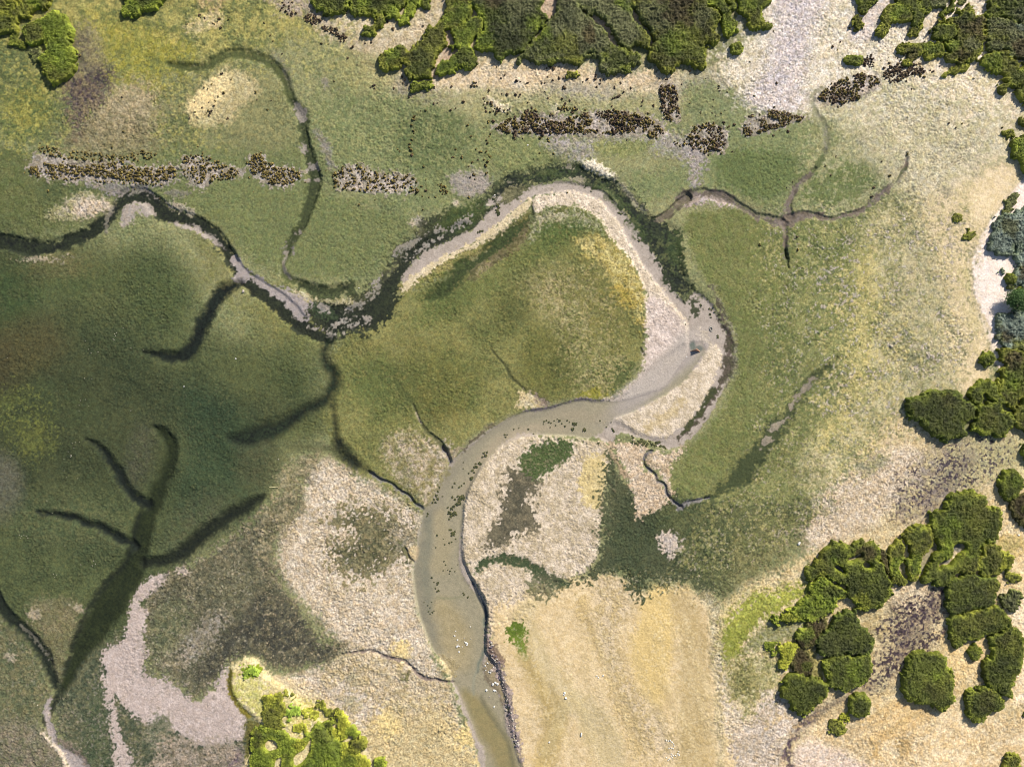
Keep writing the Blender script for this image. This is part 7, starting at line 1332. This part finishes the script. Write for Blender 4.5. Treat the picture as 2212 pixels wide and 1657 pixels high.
def stone_mesh(k, colr, flat=0.6, elong=0.8, hi=True):
    V = (IV2 if not hi else IV).copy()
    # facet the pebble a little
    r = np.random.RandomState(500 + k)
    for _ in range(9):
        n = r.normal(size=3); n /= np.linalg.norm(n); dcut = r.uniform(.62, .9)
        pr = V @ n; V = V - np.where(pr > dcut, pr - dcut, 0)[:, None] * n
    V = V * (1 + 0.06 * n3(V, 3, 200 + k))[:, None] * np.array([1, elong, flat])
    V[:, 2] += 0.2
    c = np.tile(lin(colr), (len(V), 1)) * (0.95 + 0.12 * n3(V, 4, 210 + k))[:, None] * ALB
    o = mesh_obj("stone", V, IF if hi else IF2, STN, cols=c, smooth=True, link=False)
    m = o.data; bpy.data.objects.remove(o); return m
WH = [stone_mesh(k, (246, 240, 230), 0.6, 0.6 + 0.08 * k) for k in range(5)]
PU = [stone_mesh(10 + k, [(150, 136, 140), (196, 182, 168), (120, 108, 118), (214, 202, 186)][k], 0.6, 0.7 + 0.05 * k) for k in range(4)]
WHS = [stone_mesh(20 + k, (206, 196, 176), 0.5, 0.6 + 0.08 * k) for k in range(3)]
def stones(i, j, pts, ms, label, group, rr=(1.2, 2.4), cat='stone'):
    qs = T(i, j, pts)
    for k, q in enumerate(qs):
        gx, gy = W(q[0], q[1]); R = rk.uniform(*rr) * S if len(pts[k]) < 3 else pts[k][2] / 3 * S * (0.6 if ms is WHS else 0.8 if ms is WH else 1.0)
        o = bpy.data.objects.new("stone", ms[rk.randint(len(ms))]); COLL.objects.link(o)
        o.location = (gx, gy, float(ground_z(q[0], q[1]))); o.rotation_euler = (0, 0, rk.uniform(0, 6.28)); o.scale = (R, R, R)
        tag(o, label, cat, group)
stones(1, 2, [(740, 778, 6), (733, 808, 9), (752, 835, 8), (748, 878, 12), (762, 876, 9), (755, 868, 8), (762, 912, 8), (783, 880, 5), (797, 822, 5), (805, 852, 9), (815, 858, 11), (812, 868, 9), (835, 750, 6), (838, 828, 4), (795, 845, 5)], WH, 'white boulder in the loose group standing in the lower stream', 'white boulders in the lower stream')
stones(1, 2, [(948, 985, 8), (972, 1032, 14), (965, 1042, 9), (932, 1002, 6), (940, 1015, 5), (982, 1122, 10), (998, 1112, 10), (1012, 1120, 9), (940, 1160, 10), (990, 1162, 8), (1000, 1166, 8), (952, 1042, 5), (935, 1030, 6), (990, 1268, 9), (960, 1204, 5), (985, 1010, 5), (1000, 1015, 5)], WH + PU[1:2], 'pale boulder on the muddy east margin of the lower stream', 'pale boulders on the east margin')
stones(1, 2, [(1446, 1172, 12), (1442, 1184, 9), (1454, 1205, 13)], WH, 'white boulder of the close trio on the open sand', 'trio of white boulders on the sand')
stones(1, 2, [(1655, 1062, 9), (1665, 1072, 8), (1695, 1060, 10)], WH, 'pale flat stone of the loose trio upslope on the open sand', 'loose trio of flat stones')
stones(1, 2, [(1348, 1494, 9)], WH, 'single round pale stone on the dark damp sand near the bottom edge', None)
stones(1, 2, [(1555, 1445, 17)], [stone_mesh(30, (244, 236, 224), 0.4, 0.4)], 'long pale driftwood-like stone lying on the edge of the ribbed sand', None)
stones(1, 2, [(2105, 1478, 7), (2118, 1484, 7), (2130, 1480, 8), (2142, 1490, 8), (2152, 1502, 8), (2155, 1516, 7), (2148, 1532, 7), (2135, 1528, 7), (2122, 1530, 6), (2185, 1552, 8), (2178, 1566, 8), (2188, 1574, 7), (2165, 1578, 8), (2150, 1578, 7), (2138, 1582, 7), (2140, 1568, 6), (2125, 1600, 8), (2115, 1608, 7), (2105, 1590, 6), (2145, 1592, 6)], WH, 'white stone in the curved scatter near the bottom of the ribbed sand', 'curved scatter of white stones')
stones(1, 0, [(1208, 942, 7)], WH, 'white stone on the green flat below the long upper row of clumps', None)
stones(1, 0, [(993, 1266, 8)], WH, 'bright white stone at the tip of the black weed where the ring channel narrows', None)
stones(1, 1, [(113, 210, 6)], WH, 'bright white stone in the black weed of the junction pool', None)
stones(0, 1, [(1525, 668, 7)], WH, 'pale stone on the meadow right of the hooked creek', None)
stones(0, 1, [(1574, 232, 12)], PU[1:2], 'rounded pinkish stone at the junction above the hooked creek', None)
stones(0, 1, [(1190, 848, 6)], WH, 'white stone in the middle of the dark weed meadow', None)
stones(0, 1, [(592, 630, 6), (638, 625, 6), (573, 608, 5), (553, 552, 5), (550, 795, 6), (597, 798, 5), (520, 938, 5), (553, 932, 5), (512, 970, 5), (573, 975, 4), (512, 1005, 4), (847, 1004, 6), (413, 1393, 5), (430, 1437, 5), (500, 1443, 4), (303, 1588, 6), (268, 660, 4), (48, 663, 4), (300, 1590, 4), (413, 1318, 4)], WHS, 'tiny cream stone sprinkled on the dark weed meadow', 'cream stones on the dark meadow')
stones(0, 2, [(125, 152, 6), (140, 160, 6), (155, 152, 5), (170, 158, 6), (180, 172, 6), (135, 172, 5), (345, 405, 6), (365, 410, 6), (355, 425, 5), (522, 345, 6), (605, 320, 6), (615, 340, 6), (595, 352, 6), (422, 222, 6), (333, 12, 6), (362, 46, 5), (245, 1253, 10)], WHS, 'pale stone sprinkled beside the tree-shaped creek', 'pale stones by the tree-shaped creek')
stones(0, 1, [(460, 1296, 9), (468, 1215, 6), (488, 1210, 6), (478, 1245, 5), (440, 1270, 5), (455, 1305, 5), (515, 1208, 5), (1805, 1318, 9), (742, 548, 7), (750, 520, 6), (757, 500, 6), (735, 540, 5), (800, 470, 5), (850, 598, 5), (930, 610, 6), (745, 508, 5)], WHS, 'pale stone in a small cluster on the dark weed meadow', 'clustered stones on the dark meadow')
stones(2, 0, [(1130, 1480 - 1480 + 1450, 5)], PU[1:2], 'small stone beside the mauve creek', None)
q = T(2, 1, [(28, 655)])[0]
stones(2, 1, [(28, 655, 6)], WH, 'bright white stone in the shallow water lower left of the upright wreck piece', None)
stones(2, 2, [(2178, 152, 9)], WH, 'white stone on the sand right of the mossy green thicket', None)
stones(2, 2, [(755, 208, 14)], WH[:1], 'flat pale slab on the grass above the lime meadow', None)
# cobbles along the purple grit beach
pts = []
line = cr([(965, 830, 10), (985, 930, 22), (1018, 1010, 26), (1045, 1100, 24), (1078, 1220, 20), (1095, 1330, 20), (1120, 1440, 18), (1140, 1520, 10)], 12, False)
for k in range(105):
    c = line[rk.randint(len(line))]
    pts.append((c[0] + rk.uniform(-1, 1) * c[2], c[1] + rk.uniform(-6, 6), rk.uniform(4.5, 9)))
stones(1, 2, pts, PU, 'grey-mauve cobble in the long band along the east bank of the lower stream', 'cobbles along the east bank')

# ------------------------------------------------------------------ tufts of dark weed growing in the stream
wd = []
for k in range(5):
    r = np.random.RandomState(800 + k); V = []; F = []; C = []
    for b_ in range(16):
        a = r.uniform(0, 6.28); rad = r.uniform(0, .75); c0 = np.array([math.cos(a) * rad, math.sin(a) * rad, 0.0])
        s0 = len(V); mV = IV2 * (1 + 0.35 * n3(IV2, 2.2, 220 + b_))[:, None] * np.array([r.uniform(.22, .42), r.uniform(.16, .34), .14]) + c0 + [0, 0, .1]
        V.extend(mV.tolist()); F.append(IF2 + s0); C.extend(np.tile(lin([(92, 94, 58), (66, 72, 46), (104, 98, 60)][r.randint(3)]) * ALB, (len(IV2), 1)).tolist())
    o = mesh_obj("water_weed", np.array(V), np.concatenate(F), CLM, cols=np.array(C), link=False)
    wd.append(o.data); bpy.data.objects.remove(o)
def weeds(i, j, pts, label, group):
    for p in pts:
        q = T(i, j, [p])[0]; gx, gy = W(q[0], q[1]); R = (q[2] if len(q) > 2 else rk.uniform(1.0, 2.2)) * S
        o = bpy.data.objects.new("water_weed", wd[rk.randint(5)]); COLL.objects.link(o)
        o.location = (gx, gy, float(ground_z(q[0], q[1])) + .06); o.rotation_euler = (0, 0, rk.uniform(0, 6.28)); o.scale = (R, R, R * .8)
        tag(o, label, 'water weed', group)
weeds(1, 1, [(1315, 1075, 8), (1330, 1068, 7), (1345, 1078, 8), (1360, 1085, 6), (1380, 1070, 6), (1390, 1100, 6), (1400, 1060, 5), (1415, 1070, 10), (1430, 1088, 6), (1450, 1105, 8), (1465, 1068, 7), (1480, 1078, 6), (1505, 1088, 12), (1520, 1090, 12), (1512, 1098, 8), (1500, 1125, 14), (1575, 1130, 15), (1310, 1092, 5), (1355, 1112, 5)], 'small dark weed tuft in the shallow bend at the head of the stream', 'weed tufts in the shallow bend')
weeds(1, 1, [(1665, 1215, 12), (1755, 1120, 7), (1762, 1130, 9), (1768, 1140, 8), (1720, 1110, 6), (1750, 1080, 5), (1678, 1070, 7)], 'dark weed tuft on the gravel where the streamlets meet', 'weed tufts at the meeting of the streamlets')
weeds(1, 1, [(1885, 1170, 10), (1892, 1182, 10), (1885, 1208, 12), (1905, 1215, 12), (1920, 1225, 10), (1932, 1205, 16), (1948, 1195, 16), (1965, 1210, 16), (1955, 1222, 12), (1985, 1220, 12), (2000, 1205, 12), (2015, 1222, 12), (2045, 1215, 15), (2060, 1208, 12), (2070, 1235, 14), (2090, 1240, 13), (2100, 1248, 12), (2035, 1230, 12), (1975, 1232, 10)], 'blackish weed tuft in the dense string under the second pebble bar', 'string of weed tufts under the pebble bar')
weeds(1, 1, [(925, 1278, 10), (935, 1295, 12), (945, 1275, 9), (915, 1305, 9), (895, 1345, 12), (905, 1350, 10), (875, 1370, 12), (862, 1372, 10), (850, 1392, 12), (870, 1350, 8), (845, 1442, 15), (840, 1450, 11), (825, 1410, 7), (860, 1405, 8), (735, 1475, 8), (720, 1500, 8), (765, 1500, 9), (780, 1490, 7), (795, 1475, 7), (770, 1575, 17), (780, 1560, 16), (790, 1572, 15), (765, 1590, 16), (755, 1560, 10), (720, 1565, 10), (735, 1580, 9), (750, 1610, 15), (730, 1625, 12), (715, 1640, 12), (690, 1632, 8), (770, 1610, 10), (1060, 1160, 8), (1065, 1175, 7), (1075, 1160, 5), (1150, 1118, 5), (1118, 1125, 6), (1213, 1125, 8), (1245, 1155, 6), (790, 1340, 5), (790, 1380, 5), (635, 1500, 8), (625, 1530, 8), (615, 1555, 11), (625, 1575, 11), (600, 1580, 9), (610, 1600, 9), (590, 1600, 8), (655, 1560, 6)], 'olive-black weed tuft in the upper stream between the pebble flats', 'weed tufts in the upper stream')
weeds(1, 2, [(700, 10, 15), (720, 20, 17), (735, 8, 13), (710, 35, 10), (700, 50, 8), (745, 20, 10), (710, 120, 9), (720, 140, 13), (728, 150, 13), (715, 155, 10), (700, 120, 7), (735, 130, 8), (740, 180, 6), (700, 205, 8), (715, 200, 6), (670, 215, 6), (660, 180, 4), (620, 155, 8), (612, 235, 5), (665, 325, 6), (675, 348, 6), (690, 380, 5), (705, 388, 7), (715, 370, 5), (735, 390, 5), (700, 405, 5), (755, 345, 4), (660, 385, 5), (585, 430, 8), (600, 460, 5), (625, 465, 10), (620, 475, 7), (610, 500, 7), (630, 515, 9), (620, 520, 7), (795, 540, 8), (820, 558, 9), (790, 530, 6), (560, 610, 5), (575, 625, 5), (565, 650, 6), (590, 655, 7), (600, 645, 5), (575, 665, 5), (585, 590, 4), (535, 590, 4), (560, 15, 8), (555, 30, 7)], 'olive weed tuft in the wide middle reach of the stream', 'weed tufts in the middle reach')
weeds(1, 0, [(1012, 1328, 12), (1020, 1345, 12), (1015, 1375, 16), (1008, 1362, 12), (1018, 1390, 13), (985, 1290, 10), (900, 1500, 10), (915, 1497, 9), (885, 1505, 8), (1800, 1380, 10), (1815, 1385, 9), (1930, 1560, 10), (1620, 1240, 6)], 'small dark weed tuft on the pale mud of the ring channel', 'weed tufts on the ring channel mud')
weeds(2, 1, [(230, 530, 9), (228, 518, 8), (120, 320, 10), (180, 380, 10), (185, 400, 7), (205, 330, 8), (210, 365, 8), (190, 350, 8), (175, 345, 8), (20, 445, 5), (240, 380, 8)], 'small weed tuft on the wet mud above the upright wreck piece', 'weed tufts above the wreck piece')

# ------------------------------------------------------------------ the curved rusty piece standing in its scour pool, and a washed-up tyre-like ring
q = T(2, 1, [(84, 622)])[0]
gx, gy = W(*q); gz = float(ground_z(*q))
n = 22; V = []; F = []
for k in range(n + 1):
    u = k / n
    x = (u - .5) * 1.95
    y = 0.16 * math.sin(math.pi * u) + 0.05 * (u - .5)
    hgt = 0.05 + 1.0 * (1 - abs((u - 0.52) / 0.52)) ** 1.5 + 0.22 * math.sin(math.pi * u)
    th = 0.05 + 0.10 * u * math.sin(math.pi * u) 
    lean = 0.22 * hgt
    for (yy, zz) in ((y - th, -.25), (y + th, -.25), (y + th + lean, hgt), (y - th * .4 + lean, hgt + .02)):
        V.append((x, yy, zz))
for k in range(n):
    a = 4 * k; b2 = a + 4
    for c in range(4):
        F.append((a + c, b2 + c, b2 + (c + 1) % 4, a + (c + 1) % 4))
RUST, nt, b = material("rusty_iron", 0.7, 0.4)
nz = nt.nodes.new("ShaderNodeTexNoise"); nz.inputs["Scale"].default_value = 6; nz.inputs["Detail"].default_value = 5
rp = nt.nodes.new("ShaderNodeValToRGB"); rp.color_ramp.elements[0].position = .35; rp.color_ramp.elements[0].color = (.20, .07, .035, 1); rp.color_ramp.elements[1].position = .65; rp.color_ramp.elements[1].color = (.62, .34, .2, 1)
nt.links.new(nz.outputs["Fac"], rp.inputs[0]); nt.links.new(rp.outputs[0], b.inputs["Base Color"])
o = mesh_obj("wreck_fragment", np.array(V), np.array(F), RUST)
o.location = (gx, gy, gz); o.rotation_euler = (0, 0, math.radians(-6))
tag(o, 'rust-red curved fin of wreckage standing upright in its teal scour pool in the channel', 'wreck piece')
q = T(2, 1, [(185, 475)])[0]
gx, gy = W(*q); gz = float(ground_z(*q))
V = []; F = []; nr, ns = 28, 8
for k in range(nr):
    a = 2 * math.pi * k / nr
    for c in range(ns):
        t_ = 2 * math.pi * c / ns; rad = .34 + .09 * math.cos(t_)
        V.append((rad * math.cos(a) * .72, rad * math.sin(a) * 1.25, .07 + .08 * math.sin(t_)))
for k in range(nr):
    for c in range(ns):
        F.append((k * ns + c, ((k + 1) % nr) * ns + c, ((k + 1) % nr) * ns + (c + 1) % ns, k * ns + (c + 1) % ns))
TY, nt, b = material("weathered_rim", 0.8)
nz = nt.nodes.new("ShaderNodeTexNoise"); nz.inputs["Scale"].default_value = 3
rp = nt.nodes.new("ShaderNodeValToRGB"); rp.color_ramp.elements[0].position = .4; rp.color_ramp.elements[0].color = (.05, .05, .045, 1); rp.color_ramp.elements[1].position = .62; rp.color_ramp.elements[1].color = (.4, .37, .32, 1)
nt.links.new(nz.outputs["Fac"], rp.inputs[0]); nt.links.new(rp.outputs[0], b.inputs["Base Color"])
o = mesh_obj("washed_up_ring", np.array(V), np.array(F), TY, smooth=True)
o.location = (gx, gy, gz); o.rotation_euler = (0, 0, math.radians(20))
tag(o, 'dark oval ring half sunk in the mud above the upright wreck piece', 'ring')
# a fallen pale branch on the dark meadow
q = T(0, 1, [(1780, 1500)])[0]
gx, gy = W(*q); gz = float(ground_z(*q)) + .05
V = []; F = []
P0 = cr([(-1.05, 0.03, .055), (-.6, .05, .08), (-.1, .0, .07), (.4, .06, .05), (.85, -.2, .03)], 4, False)
for k, (x, y, r_) in enumerate(P0):
    for c in range(7):
        t_ = 2 * math.pi * c / 7; V.append((x, y + r_ * math.cos(t_), r_ * math.sin(t_) + .05))
for k in range(len(P0) - 1):
    for c in range(7): F.append((k * 7 + c, (k + 1) * 7 + c, (k + 1) * 7 + (c + 1) % 7, k * 7 + (c + 1) % 7))
WOOD, nt, b = material("bleached_wood", 0.85)
nz = nt.nodes.new("ShaderNodeTexNoise"); nz.inputs["Scale"].default_value = 5
rp = nt.nodes.new("ShaderNodeValToRGB"); rp.color_ramp.elements[0].color = (.2, .17, .08, 1); rp.color_ramp.elements[1].color = (.6, .52, .3, 1)
nt.links.new(nz.outputs["Fac"], rp.inputs[0]); nt.links.new(rp.outputs[0], b.inputs["Base Color"])
o = mesh_obj("driftwood_branch", np.array(V), np.array(F), WOOD, smooth=True); o.location = (gx, gy, gz)
tag(o, 'pale yellowish driftwood branch lying on the dark ground left of the grey pebble flat', 'driftwood')
